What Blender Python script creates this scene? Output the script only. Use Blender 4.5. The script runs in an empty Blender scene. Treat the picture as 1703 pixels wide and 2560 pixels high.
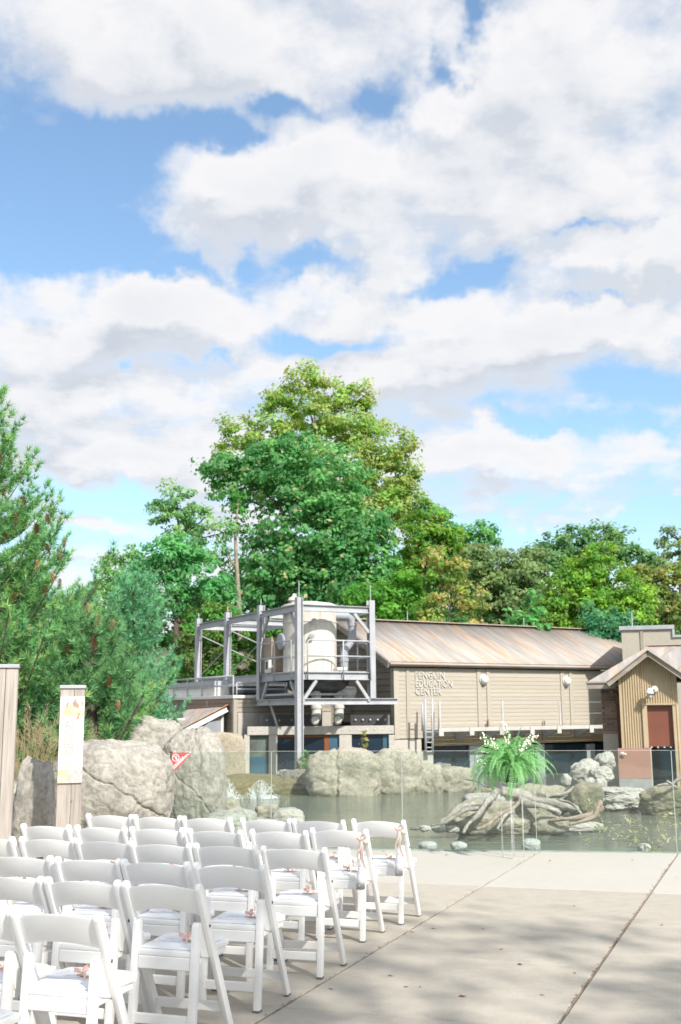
import bpy, bmesh, math, random
import numpy as np
from mathutils import Vector, Matrix, noise, Quaternion

sc = bpy.context.scene
C = bpy.context.collection
R = math.radians
random.seed(7)
rng = np.random.default_rng(11)

# ------------------------------------------------------------------ camera
F = 2700.0                       # focal length in pixels of the 1703 x 2560 photograph
CAMZ = 1.63
PITCH = 10.39
ROLL = -0.46
cam_d = bpy.data.cameras.new('camera')
cam_d.sensor_width = 36.0
cam_d.sensor_height = 36.0
cam_d.sensor_fit = 'AUTO'
cam_d.lens = F / 2560.0 * 36.0
cam_d.clip_start = 0.1
cam_d.clip_end = 3000
cam_d.dof.use_dof = True
cam_d.dof.focus_distance = 7.2
cam_d.dof.aperture_fstop = 4.5
cam = bpy.data.objects.new('camera', cam_d)
C.objects.link(cam)
CM = Matrix.Translation((0, 0, CAMZ)) @ Matrix.Rotation(R(90 + PITCH), 4, 'X') @ Matrix.Rotation(R(ROLL), 4, 'Z')
cam.matrix_world = CM
sc.camera = cam
CR = CM.to_3x3()

# ------------------------------------------------------------------ light
SUN_EL, SUN_AZ = 42.0, 147.0     # azimuth clockwise from +Y
S = Vector((math.sin(R(SUN_AZ)) * math.cos(R(SUN_EL)), math.cos(R(SUN_AZ)) * math.cos(R(SUN_EL)), math.sin(R(SUN_EL))))
sun_d = bpy.data.lights.new('sun', 'SUN')
sun_d.energy = 3.95
sun_d.angle = R(0.8)
sun_d.color = (1.0, 0.95, 0.86)
sun = bpy.data.objects.new('sun', sun_d)
sun.rotation_mode = 'QUATERNION'
sun.rotation_quaternion = S.to_track_quat('Z', 'Y')
sun.location = S * 60
C.objects.link(sun)

vs = sc.view_settings
vs.view_transform = 'Standard'
vs.look = 'None'
vs.gamma = 1.0
vs.use_curve_mapping = False
vs.exposure = 0.62
try:
    sc.cycles.use_denoising = True
    sc.cycles.max_bounces = 8
    sc.cycles.transparent_max_bounces = 16
    sc.cycles.caustics_reflective = False
    sc.cycles.caustics_refractive = False
    sc.cycles.sample_clamp_indirect = 6.0
except Exception:
    pass

# pixel helpers: where in the place a pixel of the photograph lies
def ray(u, v):
    return CR @ Vector(((u - 851.5) / F, -(v - 1280.0) / F, -1.0))
def P(u, v, d):                   # at depth d
    r = ray(u, v); k = d / r.y
    return Vector((r.x * k, d, CAMZ + r.z * k))
def G(u, v, z=0.0):               # on a horizontal plane
    r = ray(u, v); k = (z - CAMZ) / r.z
    return Vector((r.x * k, r.y * k, z))
def W(u, v, O, ang, y=0.0):       # on an upright plane through O, heading ang: (along, z above O)
    ca, sa = math.cos(R(ang)), math.sin(R(ang))
    n = Vector((-sa, ca, 0)); o = Vector((O[0], O[1], 0)) + n * y
    r = ray(u, v); k = (n.x * o.x + n.y * o.y) / (n.x * r.x + n.y * r.y)
    p = r * k
    return ((p.x - O[0]) * ca + (p.y - O[1]) * sa, CAMZ + p.z - O[2])

# ------------------------------------------------------------------ world sky with clouds
world = bpy.data.worlds.new('World'); sc.world = world; world.use_nodes = True
def build_sky():
    nt = world.node_tree; nt.nodes.clear(); L = nt.links
    out = nt.nodes.new('ShaderNodeOutputWorld'); bg = nt.nodes.new('ShaderNodeBackground')
    sky = nt.nodes.new('ShaderNodeTexSky'); sky.sky_type = 'NISHITA'; sky.sun_disc = False
    sky.sun_elevation = R(SUN_EL); sky.sun_rotation = R(SUN_AZ)
    sky.air_density = 1.0; sky.dust_density = 2.0; sky.ozone_density = 1.4
    g = bpy.data.node_groups.new('cloud_density', 'ShaderNodeTree')
    g.interface.new_socket('Dir', in_out='INPUT', socket_type='NodeSocketVector')
    g.interface.new_socket('Density', in_out='OUTPUT', socket_type='NodeSocketFloat')
    gn, gl = g.nodes, g.links
    gi = gn.new('NodeGroupInput'); go = gn.new('NodeGroupOutput')
    def M(op, a, b=None, c=None, nodes=gn, links=gl):
        n = nodes.new('ShaderNodeMath'); n.operation = op
        for i, x in enumerate((a, b, c)):
            if x is None: continue
            if isinstance(x, (int, float)): n.inputs[i].default_value = x
            else: links.new(x, n.inputs[i])
        return n.outputs[0]
    def VM(op, a, b=None, nodes=gn, links=gl):
        n = nodes.new('ShaderNodeVectorMath'); n.operation = op
        for i, x in enumerate((a, b)):
            if x is None: continue
            if isinstance(x, tuple): n.inputs[i].default_value = x
            else: links.new(x, n.inputs[i])
        return n.outputs[0]
    nrm = VM('NORMALIZE', gi.outputs[0])
    sp = gn.new('ShaderNodeSeparateXYZ'); gl.new(nrm, sp.inputs[0])
    zz = M('ADD', M('MAXIMUM', sp.outputs[2], 0.0), 0.16)
    cb = gn.new('ShaderNodeCombineXYZ')
    gl.new(M('DIVIDE', sp.outputs[0], zz), cb.inputs[0]); gl.new(M('DIVIDE', sp.outputs[1], zz), cb.inputs[1])
    def NZ(vec, scale, detail, rough=0.55, dist=0.0):
        n = gn.new('ShaderNodeTexNoise'); n.noise_dimensions = '3D'
        gl.new(vec, n.inputs['Vector']); n.inputs['Scale'].default_value = scale
        n.inputs['Detail'].default_value = detail; n.inputs['Roughness'].default_value = rough
        n.inputs['Distortion'].default_value = dist
        return n
    big = NZ(cb.outputs[0], 1.5, 3, 0.5).outputs[0]
    mid = NZ(cb.outputs[0], 4.6, 9, 0.58, 0.15).outputs[0]
    fin = NZ(nrm, 26.0, 5, 0.6).outputs[0]
    wa = NZ(nrm, 7.0, 5, 0.55); wb = NZ(nrm, 30.0, 3, 0.6)
    def warp(ch, amp, amp2):
        s1 = gn.new('ShaderNodeSeparateColor'); gl.new(wa.outputs[1], s1.inputs[0])
        s2 = gn.new('ShaderNodeSeparateColor'); gl.new(wb.outputs[1], s2.inputs[0])
        return M('ADD', M('MULTIPLY', M('SUBTRACT', s1.outputs[ch], 0.5), amp), M('MULTIPLY', M('SUBTRACT', s2.outputs[ch], 0.5), amp2))
    az = M('ADD', M('ARCTAN2', sp.outputs[0], sp.outputs[1]), warp(0, 0.17, 0.06))
    el = M('ADD', M('ARCSINE', sp.outputs[2]), warp(1, 0.11, 0.04))
    # breaks (negative) and thick masses (positive) seen over the pond, in azimuth / elevation
    blobs = [(110,400,190,110,-.9),(330,300,230,48,-.8),(60,560,110,50,-.75),(520,330,70,45,-.7),(655,238,85,22,-.7),(890,225,55,60,-.75),
             (985,130,38,45,-.75),(1078,15,50,45,-.8),(250,570,110,45,-.8),(370,640,110,22,-.7),(560,590,35,45,-.5),(780,585,110,24,-.65),(1040,655,110,28,-.75),
             (1150,600,60,26,-.6),(700,785,105,26,-.85),(1490,900,105,60,-.85),(1270,985,130,20,-.7),(1500,1010,120,25,-.7),(1500,1200,160,55,-.75),
             (230,1140,120,28,-.8),(1350,690,45,12,-.5),(1370,505,95,10,-.5),(290,862,26,14,-.5),(190,1225,150,26,-.55),(1120,1245,260,30,-.7),(1430,1280,200,40,-.8),
             (470,850,40,12,-.45),
             (420,110,420,95,.55),(1250,330,260,230,.5),(620,420,260,95,.55),(390,540,90,60,.35),(330,740,300,85,.5),(760,700,130,55,.4),(1380,760,240,70,.5),
             (1000,860,260,60,.45),(140,930,180,80,.4),(1150,1060,250,55,.5),(330,1050,220,40,.45),(1320,1225,110,22,.8),(110,290,70,32,.55),(1390,570,170,50,.4),(250,1195,90,18,.4)]
    tot = None
    for (x, y, rx, ry, w) in blobs:
        u, v = x * 1.0861, y * 1.0861
        r = ray(u, v).normalized()
        a0, e0 = math.atan2(r.x, r.y), math.asin(r.z)
        sa, se = rx * 1.0861 / F * 1.0, ry * 1.0861 / F * 1.0
        qa = M('POWER', M('ABSOLUTE', M('DIVIDE', M('SUBTRACT', az, a0), sa)), 2.0)
        qe = M('POWER', M('ABSOLUTE', M('DIVIDE', M('SUBTRACT', el, e0), se)), 2.0)
        gsn = M('MULTIPLY', M('EXPONENT', M('MULTIPLY', M('ADD', qa, qe), -0.8)), w)
        tot = gsn if tot is None else M('ADD', tot, gsn)
    base = M('ADD', M('MULTIPLY', M('SUBTRACT', big, 0.5), 0.9), M('MULTIPLY', M('SUBTRACT', mid, 0.5), 1.7))
    base = M('ADD', base, M('MULTIPLY', M('SUBTRACT', fin, 0.5), 0.35))
    dens = M('ADD', M('ADD', base, 0.20), M('MULTIPLY', tot, 1.0))
    gl.new(dens, go.inputs[0])
    # main tree
    wn, wl = nt.nodes, nt.links
    tc = wn.new('ShaderNodeTexCoord')
    def grp(vec):
        n = wn.new('ShaderNodeGroup'); n.node_tree = g; wl.new(vec, n.inputs[0]); return n.outputs[0]
    mm = lambda op, a, b=None, c=None: M(op, a, b, c, wn, wl)
    d0 = grp(tc.outputs['Generated'])
    d1 = grp(VM('ADD', tc.outputs['Generated'], (0.012, -0.004, 0.034), wn, wl))
    cover = wn.new('ShaderNodeMapRange'); cover.interpolation_type = 'SMOOTHSTEP'
    wl.new(d0, cover.inputs[0]); cover.inputs[1].default_value = -0.30; cover.inputs[2].default_value = 0.46
    # light: thin and top-lit parts white, thick undersides grey
    diff = mm('SUBTRACT', d0, d1)
    lit = wn.new('ShaderNodeMapRange'); wl.new(diff, lit.inputs[0]); lit.inputs[1].default_value = -0.20; lit.inputs[2].default_value = 0.22
    thick = wn.new('ShaderNodeMapRange'); wl.new(d0, thick.inputs[0]); thick.inputs[1].default_value = 0.15; thick.inputs[2].default_value = 1.00
    sh = mm('ADD', mm('MULTIPLY', lit.outputs[0], 0.62), mm('MULTIPLY', mm('SUBTRACT', 1.0, thick.outputs[0]), 0.45))
    ramp = wn.new('ShaderNodeValToRGB'); wl.new(sh, ramp.inputs[0])
    ramp.color_ramp.elements[0].position = 0.12; ramp.color_ramp.elements[0].color = (0.60, 0.645, 0.725, 1)
    ramp.color_ramp.elements[1].position = 0.90; ramp.color_ramp.elements[1].color = (0.96, 0.95, 0.96, 1)
    e = ramp.color_ramp.elements.new(0.5); e.color = (0.82, 0.84, 0.88, 1)
    cl = VM('SCALE', ramp.outputs[0], None, wn, wl); cl.node.inputs['Scale'].default_value = CLOUD
    skyb = VM('MULTIPLY', sky.outputs[0], SKYTINT, wn, wl)
    mx = wn.new('ShaderNodeMix'); mx.data_type = 'RGBA'
    wl.new(mm('MULTIPLY', cover.outputs[0], 0.97), mx.inputs[0]); wl.new(skyb, mx.inputs[6]); wl.new(cl, mx.inputs[7])
    wl.new(mx.outputs[2], bg.inputs[0]); bg.inputs[1].default_value = 0.15
    wl.new(bg.outputs[0], out.inputs[0])
CLOUD = 4.35
SKYTINT = (1.0, 1.11, 1.10)
build_sky()

# ------------------------------------------------------------------ materials
MATS = {}
def new_mat(name):
    m = bpy.data.materials.new(name); m.use_nodes = True
    nt = m.node_tree; nt.nodes.clear()
    out = nt.nodes.new('ShaderNodeOutputMaterial')
    MATS[name] = m
    return m, nt, out
def N(nt, typ, **kw):
    n = nt.nodes.new(typ)
    for k, v in kw.items():
        if k in n.inputs: n.inputs[k].default_value = v
        else: setattr(n, k, v)
    return n
def coords(nt, scale=(1, 1, 1), kind='Object'):
    tc = N(nt, 'ShaderNodeTexCoord'); mp = N(nt, 'ShaderNodeMapping')
    mp.inputs['Scale'].default_value = scale
    nt.links.new(tc.outputs[kind], mp.inputs[0]); return mp.outputs[0]
def noise_tex(nt, vec, scale, detail=5, rough=0.55, dist=0.0):
    n = N(nt, 'ShaderNodeTexNoise'); n.inputs['Scale'].default_value = scale; n.inputs['Detail'].default_value = detail
    n.inputs['Roughness'].default_value = rough; n.inputs['Distortion'].default_value = dist
    nt.links.new(vec, n.inputs['Vector']); return n.outputs[0]
def ramp(nt, fac, stops):
    r = N(nt, 'ShaderNodeValToRGB'); nt.links.new(fac, r.inputs[0])
    el = r.color_ramp.elements
    while len(el) < len(stops): el.new(0.5)
    for e, (p, c) in zip(el, stops):
        e.position = p; e.color = (*c, 1) if len(c) == 3 else c
    return r.outputs[0]
def mix(nt, fac, a, b, mode='MIX'):
    m = N(nt, 'ShaderNodeMix'); m.data_type = 'RGBA'; m.blend_type = mode
    for i, x in ((0, fac), (6, a), (7, b)):
        if isinstance(x, (int, float)): m.inputs[i].default_value = x
        elif isinstance(x, tuple): m.inputs[i].default_value = (*x, 1)
        else: nt.links.new(x, m.inputs[i])
    return m.outputs[2]
def bsdf(nt, out, col, rough=0.7, metal=0.0, bump=None, bstr=0.2, bdist=0.02, spec=0.5, rand=0.0, trans=0.0):
    b = N(nt, 'ShaderNodeBsdfPrincipled')
    if rand > 0:
        oi = N(nt, 'ShaderNodeObjectInfo')
        hs = N(nt, 'ShaderNodeHueSaturation')
        mr = N(nt, 'ShaderNodeMapRange'); nt.links.new(oi.outputs['Random'], mr.inputs[0])
        mr.inputs[3].default_value = 1 - rand; mr.inputs[4].default_value = 1 + rand
        nt.links.new(mr.outputs[0], hs.inputs['Value'])
        if isinstance(col, tuple): hs.inputs['Color'].default_value = (*col, 1)
        else: nt.links.new(col, hs.inputs['Color'])
        col = hs.outputs[0]
    if isinstance(col, tuple): b.inputs['Base Color'].default_value = (*col, 1)
    else: nt.links.new(col, b.inputs['Base Color'])
    if isinstance(rough, (int, float)): b.inputs['Roughness'].default_value = rough
    else: nt.links.new(rough, b.inputs['Roughness'])
    b.inputs['Metallic'].default_value = metal
    b.inputs['Specular IOR Level'].default_value = spec
    if bump is not None:
        bn = N(nt, 'ShaderNodeBump'); bn.inputs['Strength'].default_value = bstr; bn.inputs['Distance'].default_value = bdist
        nt.links.new(bump, bn.inputs['Height']); nt.links.new(bn.outputs[0], b.inputs['Normal'])
    nt.links.new(b.outputs[0], out.inputs[0])
    return b
def simple(name, c, c2=None, scale=6, rough=0.6, metal=0.0, bstr=0.0, stretch=(1, 1, 1), spec=0.5, rand=0.0, detail=6):
    m, nt, out = new_mat(name)
    c2 = c2 or tuple(x * 0.85 for x in c)
    v = coords(nt, stretch); n = noise_tex(nt, v, scale, detail)
    col = ramp(nt, n, [(0.35, c2), (0.62, c)])
    bsdf(nt, out, col, rough, metal, n if bstr else None, bstr, 0.02, spec, rand)
    return m

M_chair = simple('white_resin', (0.86, 0.855, 0.85), (0.82, 0.82, 0.82), 3, 0.38)
M_pad = simple('white_vinyl', (0.84, 0.84, 0.845), (0.80, 0.80, 0.81), 5, 0.5, bstr=0.05)
M_rubber = simple('grey_rubber', (0.16, 0.16, 0.17), None, 20, 0.8)
M_steel = simple('grey_painted_steel', (0.44, 0.45, 0.48), (0.37, 0.38, 0.41), 2.5, 0.5)
M_steel_dk = simple('dark_painted_steel', (0.10, 0.10, 0.11), (0.06, 0.06, 0.07), 3, 0.6)
M_white = simple('white_paint', (0.74, 0.73, 0.71), (0.62, 0.61, 0.58), 3, 0.6)
M_trim = simple('tan_trim', (0.36, 0.31, 0.25), (0.31, 0.265, 0.21), 3, 0.7)
M_fascia = simple('weathered_fascia', (0.40, 0.35, 0.31), (0.27, 0.22, 0.18), 4, 0.7, stretch=(0.3, 1, 1))
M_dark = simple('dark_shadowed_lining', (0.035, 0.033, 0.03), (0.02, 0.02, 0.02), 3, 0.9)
M_door = simple('red_brown_door_paint', (0.215, 0.075, 0.048), (0.19, 0.066, 0.042), 2, 0.5)
M_door2 = simple('door_paint_glass_veil', (0.42, 0.23, 0.18), (0.38, 0.205, 0.16), 2, 0.55)  # door paint paled: the glass barrier's veil is put into the colour
M_kick = simple('brushed_kick_plate', (0.42, 0.42, 0.42), (0.35, 0.35, 0.36), 8, 0.45, 0.2)
M_pvc = simple('grey_pvc_pipe', (0.36, 0.38, 0.42), (0.31, 0.33, 0.37), 3, 0.4)
M_pvcw = simple('white_pvc_pipe', (0.66, 0.64, 0.62), (0.52, 0.50, 0.48), 3, 0.45)
M_beige = simple('beige_cabinet_paint', (0.42, 0.34, 0.26), (0.34, 0.27, 0.2), 3, 0.6)
M_letters = simple('pale_grey_letters', (0.54, 0.515, 0.485), (0.50, 0.48, 0.45), 4, 0.5)
M_corr = simple('tan_corrugated_metal', (0.52, 0.415, 0.28), (0.46, 0.365, 0.24), 2, 0.5)
M_orange = simple('orange_timber', (0.24, 0.075, 0.02), None, 3, 0.6)
M_blue = simple('deep_blue_pool_wall', (0.006, 0.024, 0.045), (0.004, 0.012, 0.025), 1.2, 0.35)
M_blue2 = simple('pale_blue_panel', (0.05, 0.13, 0.19), (0.03, 0.085, 0.135), 1.5, 0.4)
M_paper = simple('white_card', (0.80, 0.80, 0.83), (0.76, 0.76, 0.81), 12, 0.8)
M_ink = simple('grey_ink', (0.33, 0.31, 0.30), None, 9, 0.8)
M_inkl = simple('pale_grey_ink', (0.56, 0.55, 0.54), None, 9, 0.8)
M_pink = simple('coral_ribbon', (0.80, 0.57, 0.51), (0.75, 0.49, 0.43), 14, 0.55)
M_peach = simple('peach_ribbon', (0.84, 0.70, 0.62), (0.80, 0.62, 0.53), 14, 0.5)
M_stick = simple('pale_wood_stick', (0.62, 0.48, 0.33), None, 20, 0.7)
M_red = simple('coral_red_sticker', (0.68, 0.10, 0.11), (0.63, 0.09, 0.10), 5, 0.5)
M_signw = simple('sign_white', (0.80, 0.79, 0.77), (0.78, 0.77, 0.75), 5, 0.55)
M_illo = simple('ochre_print', (0.72, 0.47, 0.26), (0.80, 0.68, 0.52), 14, 0.6)
M_illo2 = simple('mauve_print', (0.50, 0.38, 0.36), (0.62, 0.56, 0.58), 40, 0.6)
M_brownp = simple('brown_print', (0.32, 0.22, 0.19), (0.45, 0.30, 0.24), 40, 0.6)
M_bark = simple('bark', (0.135, 0.105, 0.08), (0.07, 0.052, 0.04), 9, 0.9, bstr=0.6, stretch=(1, 1, 0.25))
M_bark2 = simple('pale_bark', (0.34, 0.29, 0.23), (0.20, 0.165, 0.13), 6, 0.9, bstr=0.4, stretch=(1, 1, 0.4))
M_cone = simple('pine_cone_scale', (0.42, 0.25, 0.13), (0.27, 0.15, 0.075), 30, 0.8)
M_dry = simple('dry_leaf', (0.34, 0.14, 0.05), (0.22, 0.09, 0.04), 30, 0.8, rand=0.3)
M_rust_plate = simple('galvanised_gutter', (0.42, 0.38, 0.345), (0.44, 0.33, 0.255), 2.2, 0.6, 0.1, stretch=(0.6, 1, 1))
M_down = simple('brown_downspout', (0.20, 0.12, 0.08), (0.14, 0.08, 0.055), 4, 0.55)
M_mortar = simple('mortar', (0.40, 0.37, 0.33), (0.33, 0.30, 0.27), 20, 0.9)
M_foam = None
M_seal = simple('pale_silicone_joint', (0.40, 0.455, 0.435), None, 8, 0.35)
M_channel = simple('green_tinted_channel', (0.30, 0.38, 0.34), (0.22, 0.29, 0.26), 5, 0.4)
M_black = simple('black_edge_trim', (0.02, 0.028, 0.028), None, 6, 0.5)

def m_brick():
    m, nt, out = new_mat('brown_brick')
    v = coords(nt); n = noise_tex(nt, v, 18, 6)
    bsdf(nt, out, ramp(nt, n, [(0.3, (0.19, 0.12, 0.09)), (0.6, (0.32, 0.215, 0.165)), (0.75, (0.48, 0.41, 0.35))]), 0.9, 0, n, 0.4, 0.01, rand=0.3)
    return m
M_brick = m_brick()
def m_siding(name, c, c2):
    m, nt, out = new_mat(name)
    v = coords(nt, (0.5, 6, 6)); n = noise_tex(nt, v, 3.0, 6)
    v2 = coords(nt, (1, 1, 1)); n2 = noise_tex(nt, v2, 0.9, 4)
    col = ramp(nt, n, [(0.3, c2), (0.65, c)])
    col = mix(nt, 0.22, col, ramp(nt, n2, [(0.35, c2), (0.65, c)]))
    bsdf(nt, out, col, 0.75, 0, n, 0.12, 0.006, rand=0.05)
    return m
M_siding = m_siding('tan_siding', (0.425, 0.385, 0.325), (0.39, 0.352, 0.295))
M_siding_shade = m_siding('tan_siding_shaded', (0.265, 0.23, 0.185), (0.23, 0.20, 0.16))  # darker copy of the tan siding, shade of unlit faces put into colour
def m_roof():
    m, nt, out = new_mat('rusted_galvanised_roof')
    tc = N(nt, 'ShaderNodeTexCoord'); oi = N(nt, 'ShaderNodeObjectInfo')
    mp = N(nt, 'ShaderNodeMapping'); mp.inputs['Scale'].default_value = (5.0, 0.45, 1.0)
    nt.links.new(tc.outputs['Object'], mp.inputs[0])
    av = N(nt, 'ShaderNodeVectorMath'); av.operation = 'ADD'
    cx = N(nt, 'ShaderNodeCombineXYZ'); mu = N(nt, 'ShaderNodeMath'); mu.operation = 'MULTIPLY'; mu.inputs[1].default_value = 60
    nt.links.new(oi.outputs['Random'], mu.inputs[0]); nt.links.new(mu.outputs[0], cx.inputs[0]); nt.links.new(mu.outputs[0], cx.inputs[1])
    nt.links.new(mp.outputs[0], av.inputs[0]); nt.links.new(cx.outputs[0], av.inputs[1])
    n1 = noise_tex(nt, av.outputs[0], 1.1, 7, 0.6); n2 = noise_tex(nt, av.outputs[0], 0.55, 6, 0.62, 0.4)
    base = ramp(nt, n1, [(0.32, (0.29, 0.27, 0.255)), (0.5, (0.35, 0.325, 0.305)), (0.68, (0.45, 0.425, 0.395))])
    rust = ramp(nt, n2, [(0.50, (0, 0, 0)), (0.60, (0.4, 0.4, 0.4)), (0.72, (0.95, 0.95, 0.95))])
    col = mix(nt, rust, base, ramp(nt, n1, [(0.35, (0.44, 0.20, 0.09)), (0.6, (0.58, 0.36, 0.21))]))
    bsdf(nt, out, col, 0.62, 0.05, rand=0.07)
    return m
M_roof = m_roof()
def m_wood():
    m, nt, out = new_mat('weathered_grey_timber')
    v = coords(nt, (9, 9, 0.55)); n = noise_tex(nt, v, 3.0, 8, 0.62, 0.5)
    v2 = coords(nt, (30, 30, 0.8)); n2 = noise_tex(nt, v2, 3.0, 4)
    col = ramp(nt, n, [(0.25, (0.25, 0.215, 0.19)), (0.5, (0.40, 0.355, 0.32)), (0.75, (0.50, 0.46, 0.42))])
    col = mix(nt, 0.35, col, ramp(nt, n2, [(0.35, (0.24, 0.20, 0.18)), (0.65, (0.50, 0.46, 0.42))]))
    bsdf(nt, out, col, 0.85, 0, n2, 0.35, 0.006, rand=0.08)
    return m
M_wood = m_wood()
def m_drift():
    m, nt, out = new_mat('driftwood_grey')
    v = coords(nt); n = noise_tex(nt, v, 7.0, 8, 0.7, 1.2)
    col = ramp(nt, n, [(0.3, (0.16, 0.14, 0.12)), (0.5, (0.35, 0.32, 0.29)), (0.7, (0.48, 0.45, 0.415))])
    bsdf(nt, out, col, 0.9, 0, n, 0.7, 0.03)
    return m
M_drift = m_drift()
def m_drift2():
    m, nt, out = new_mat('reddish_driftwood')
    v = coords(nt); n = noise_tex(nt, v, 7.0, 8, 0.7, 1.2)
    bsdf(nt, out, ramp(nt, n, [(0.3, (0.20, 0.145, 0.115)), (0.7, (0.44, 0.36, 0.30))]), 0.9, 0, n, 0.6, 0.03)
    return m
M_drift2 = m_drift2()
def m_rock(name, ca, cb, cc, moss=0.0, streak=0.5):
    m, nt, out = new_mat(name)
    v = coords(nt); big = noise_tex(nt, v, 1.3, 8, 0.62, 0.5); fine = noise_tex(nt, v, 16, 8, 0.7); grain = noise_tex(nt, v, 70, 4, 0.7)
    vs_ = coords(nt, (5, 5, 0.7)); st = noise_tex(nt, vs_, 1.2, 6, 0.6)
    col = ramp(nt, big, [(0.28, cb), (0.48, ca), (0.7, cc)])
    col = mix(nt, streak, col, ramp(nt, st, [(0.33, tuple(x * 0.52 for x in ca)), (0.5, ca), (0.68, tuple(min(1, x * 1.22) for x in cc))]))
    col = mix(nt, 0.58, col, ramp(nt, fine, [(0.33, tuple(x * 0.5 for x in cb)), (0.55, ca), (0.7, cc)]))
    if moss > 0:
        mn = noise_tex(nt, v, 2.1, 7, 0.65)
        k = ramp(nt, mn, [(0.5 - 0.12 * moss, (0, 0, 0)), (0.62, (moss, moss, moss))])
        col = mix(nt, k, col, ramp(nt, fine, [(0.35, (0.075, 0.085, 0.045)), (0.65, (0.20, 0.205, 0.135))]))
    vo = N(nt, 'ShaderNodeTexVoronoi'); vo.feature = 'DISTANCE_TO_EDGE'; vo.inputs['Scale'].default_value = 0.6
    wv = N(nt, 'ShaderNodeVectorMath'); wv.operation = 'ADD'
    wn_ = N(nt, 'ShaderNodeTexNoise'); wn_.inputs['Scale'].default_value = 2.2; wn_.inputs['Detail'].default_value = 5; nt.links.new(v, wn_.inputs['Vector'])
    sc_ = N(nt, 'ShaderNodeVectorMath'); sc_.operation = 'SCALE'; sc_.inputs['Scale'].default_value = 0.7
    nt.links.new(wn_.outputs[1], sc_.inputs[0]); nt.links.new(v, wv.inputs[0]); nt.links.new(sc_.outputs[0], wv.inputs[1]); nt.links.new(wv.outputs[0], vo.inputs['Vector'])
    crack = ramp(nt, vo.outputs['Distance'], [(0.0, (0.55, 0.55, 0.55)), (0.010, (1, 1, 1))])
    col = mix(nt, 0.0, col, crack, 'MULTIPLY')
    hb = N(nt, 'ShaderNodeMath'); hb.operation = 'ADD'; nt.links.new(fine, hb.inputs[0]); nt.links.new(grain, hb.inputs[1])
    h2 = N(nt, 'ShaderNodeMath'); h2.operation = 'ADD'; nt.links.new(hb.outputs[0], h2.inputs[0]); h2.inputs[1].default_value = 0.0
    bsdf(nt, out, col, 0.92, 0, h2.outputs[0], 0.6, 0.035)
    return m
M_rock = m_rock('grey_beige_rock', (0.41, 0.388, 0.345), (0.265, 0.245, 0.21), (0.54, 0.52, 0.48), 0.0, 0.75)
M_rockp = m_rock('tan_pond_rock', (0.44, 0.40, 0.33), (0.30, 0.27, 0.21), (0.53, 0.495, 0.425), 0.42, 0.35)
M_rockm = m_rock('mossy_rock', (0.34, 0.30, 0.23), (0.22, 0.195, 0.14), (0.42, 0.38, 0.31), 0.95, 0.3)
M_rockw = m_rock('pale_rock', (0.50, 0.48, 0.445), (0.34, 0.32, 0.29), (0.58, 0.56, 0.53), 0.0, 0.3)
M_rockd = m_rock('dark_rock', (0.24, 0.22, 0.19), (0.14, 0.125, 0.105), (0.34, 0.31, 0.27), 0.3, 0.3)  # darker than the grey and tan rocks
M_pebble = m_rock('blue_grey_pebble', (0.44, 0.47, 0.46), (0.34, 0.37, 0.36), (0.55, 0.58, 0.57), 0.0, 0.2)
M_tanwall = m_rock('tan_faux_rock_wall', (0.44, 0.385, 0.30), (0.33, 0.285, 0.22), (0.52, 0.44, 0.34), 0.0, 0.4)
M_mossledge = m_rock('algae_ledge', (0.20, 0.165, 0.075), (0.11, 0.10, 0.05), (0.30, 0.25, 0.13), 0.6, 0.2)
def m_concrete(name, ca, cb, stain=0.3):
    m, nt, out = new_mat(name)
    tc = N(nt, 'ShaderNodeTexCoord'); geo = N(nt, 'ShaderNodeNewGeometry')
    v = geo.outputs['Position']
    a = noise_tex(nt, v, 0.9, 6, 0.6); f = noise_tex(nt, v, 7, 7, 0.65); g = noise_tex(nt, v, 90, 3, 0.7)
    mp = N(nt, 'ShaderNodeMapping'); mp.inputs['Rotation'].default_value = (0, 0, R(17)); mp.inputs['Scale'].default_value = (1.2, 26, 1)
    nt.links.new(v, mp.inputs[0]); br = noise_tex(nt, mp.outputs[0], 2.2, 3, 0.5)
    col = ramp(nt, a, [(0.3, cb), (0.68, ca)])
    col = mix(nt, stain, col, ramp(nt, f, [(0.3, tuple(x * 0.72 for x in cb)), (0.52, cb), (0.7, ca)]))
    col = mix(nt, 0.22, col, ramp(nt, g, [(0.3, tuple(x * 0.5 for x in cb)), (0.55, ca), (0.75, tuple(min(1, x * 1.2) for x in ca))]))
    hb = N(nt, 'ShaderNodeMath'); hb.operation = 'ADD'; nt.links.new(br, hb.inputs[0]); nt.links.new(g, hb.inputs[1])
    bsdf(nt, out, col, 0.85, 0, hb.outputs[0], 0.16, 0.008, rand=0.03)
    return m
M_conc_new = m_concrete('pale_new_concrete', (0.475, 0.452, 0.412), (0.44, 0.417, 0.38), 0.2)
M_conc_old = m_concrete('worn_concrete', (0.455, 0.415, 0.357), (0.40, 0.365, 0.31), 0.5)
M_conc_w = m_concrete('whitish_concrete', (0.55, 0.52, 0.48), (0.44, 0.41, 0.37), 0.45)
M_stucco = m_concrete('beige_stucco', (0.50, 0.455, 0.385), (0.43, 0.39, 0.33), 0.4)
M_bed = simple('dark_joint_bed', (0.085, 0.07, 0.055), (0.05, 0.04, 0.03), 20, 0.95)
M_soil = simple('soil_and_groundcover', (0.10, 0.105, 0.05), (0.065, 0.055, 0.035), 1.5, 0.95, bstr=0.4)

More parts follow.
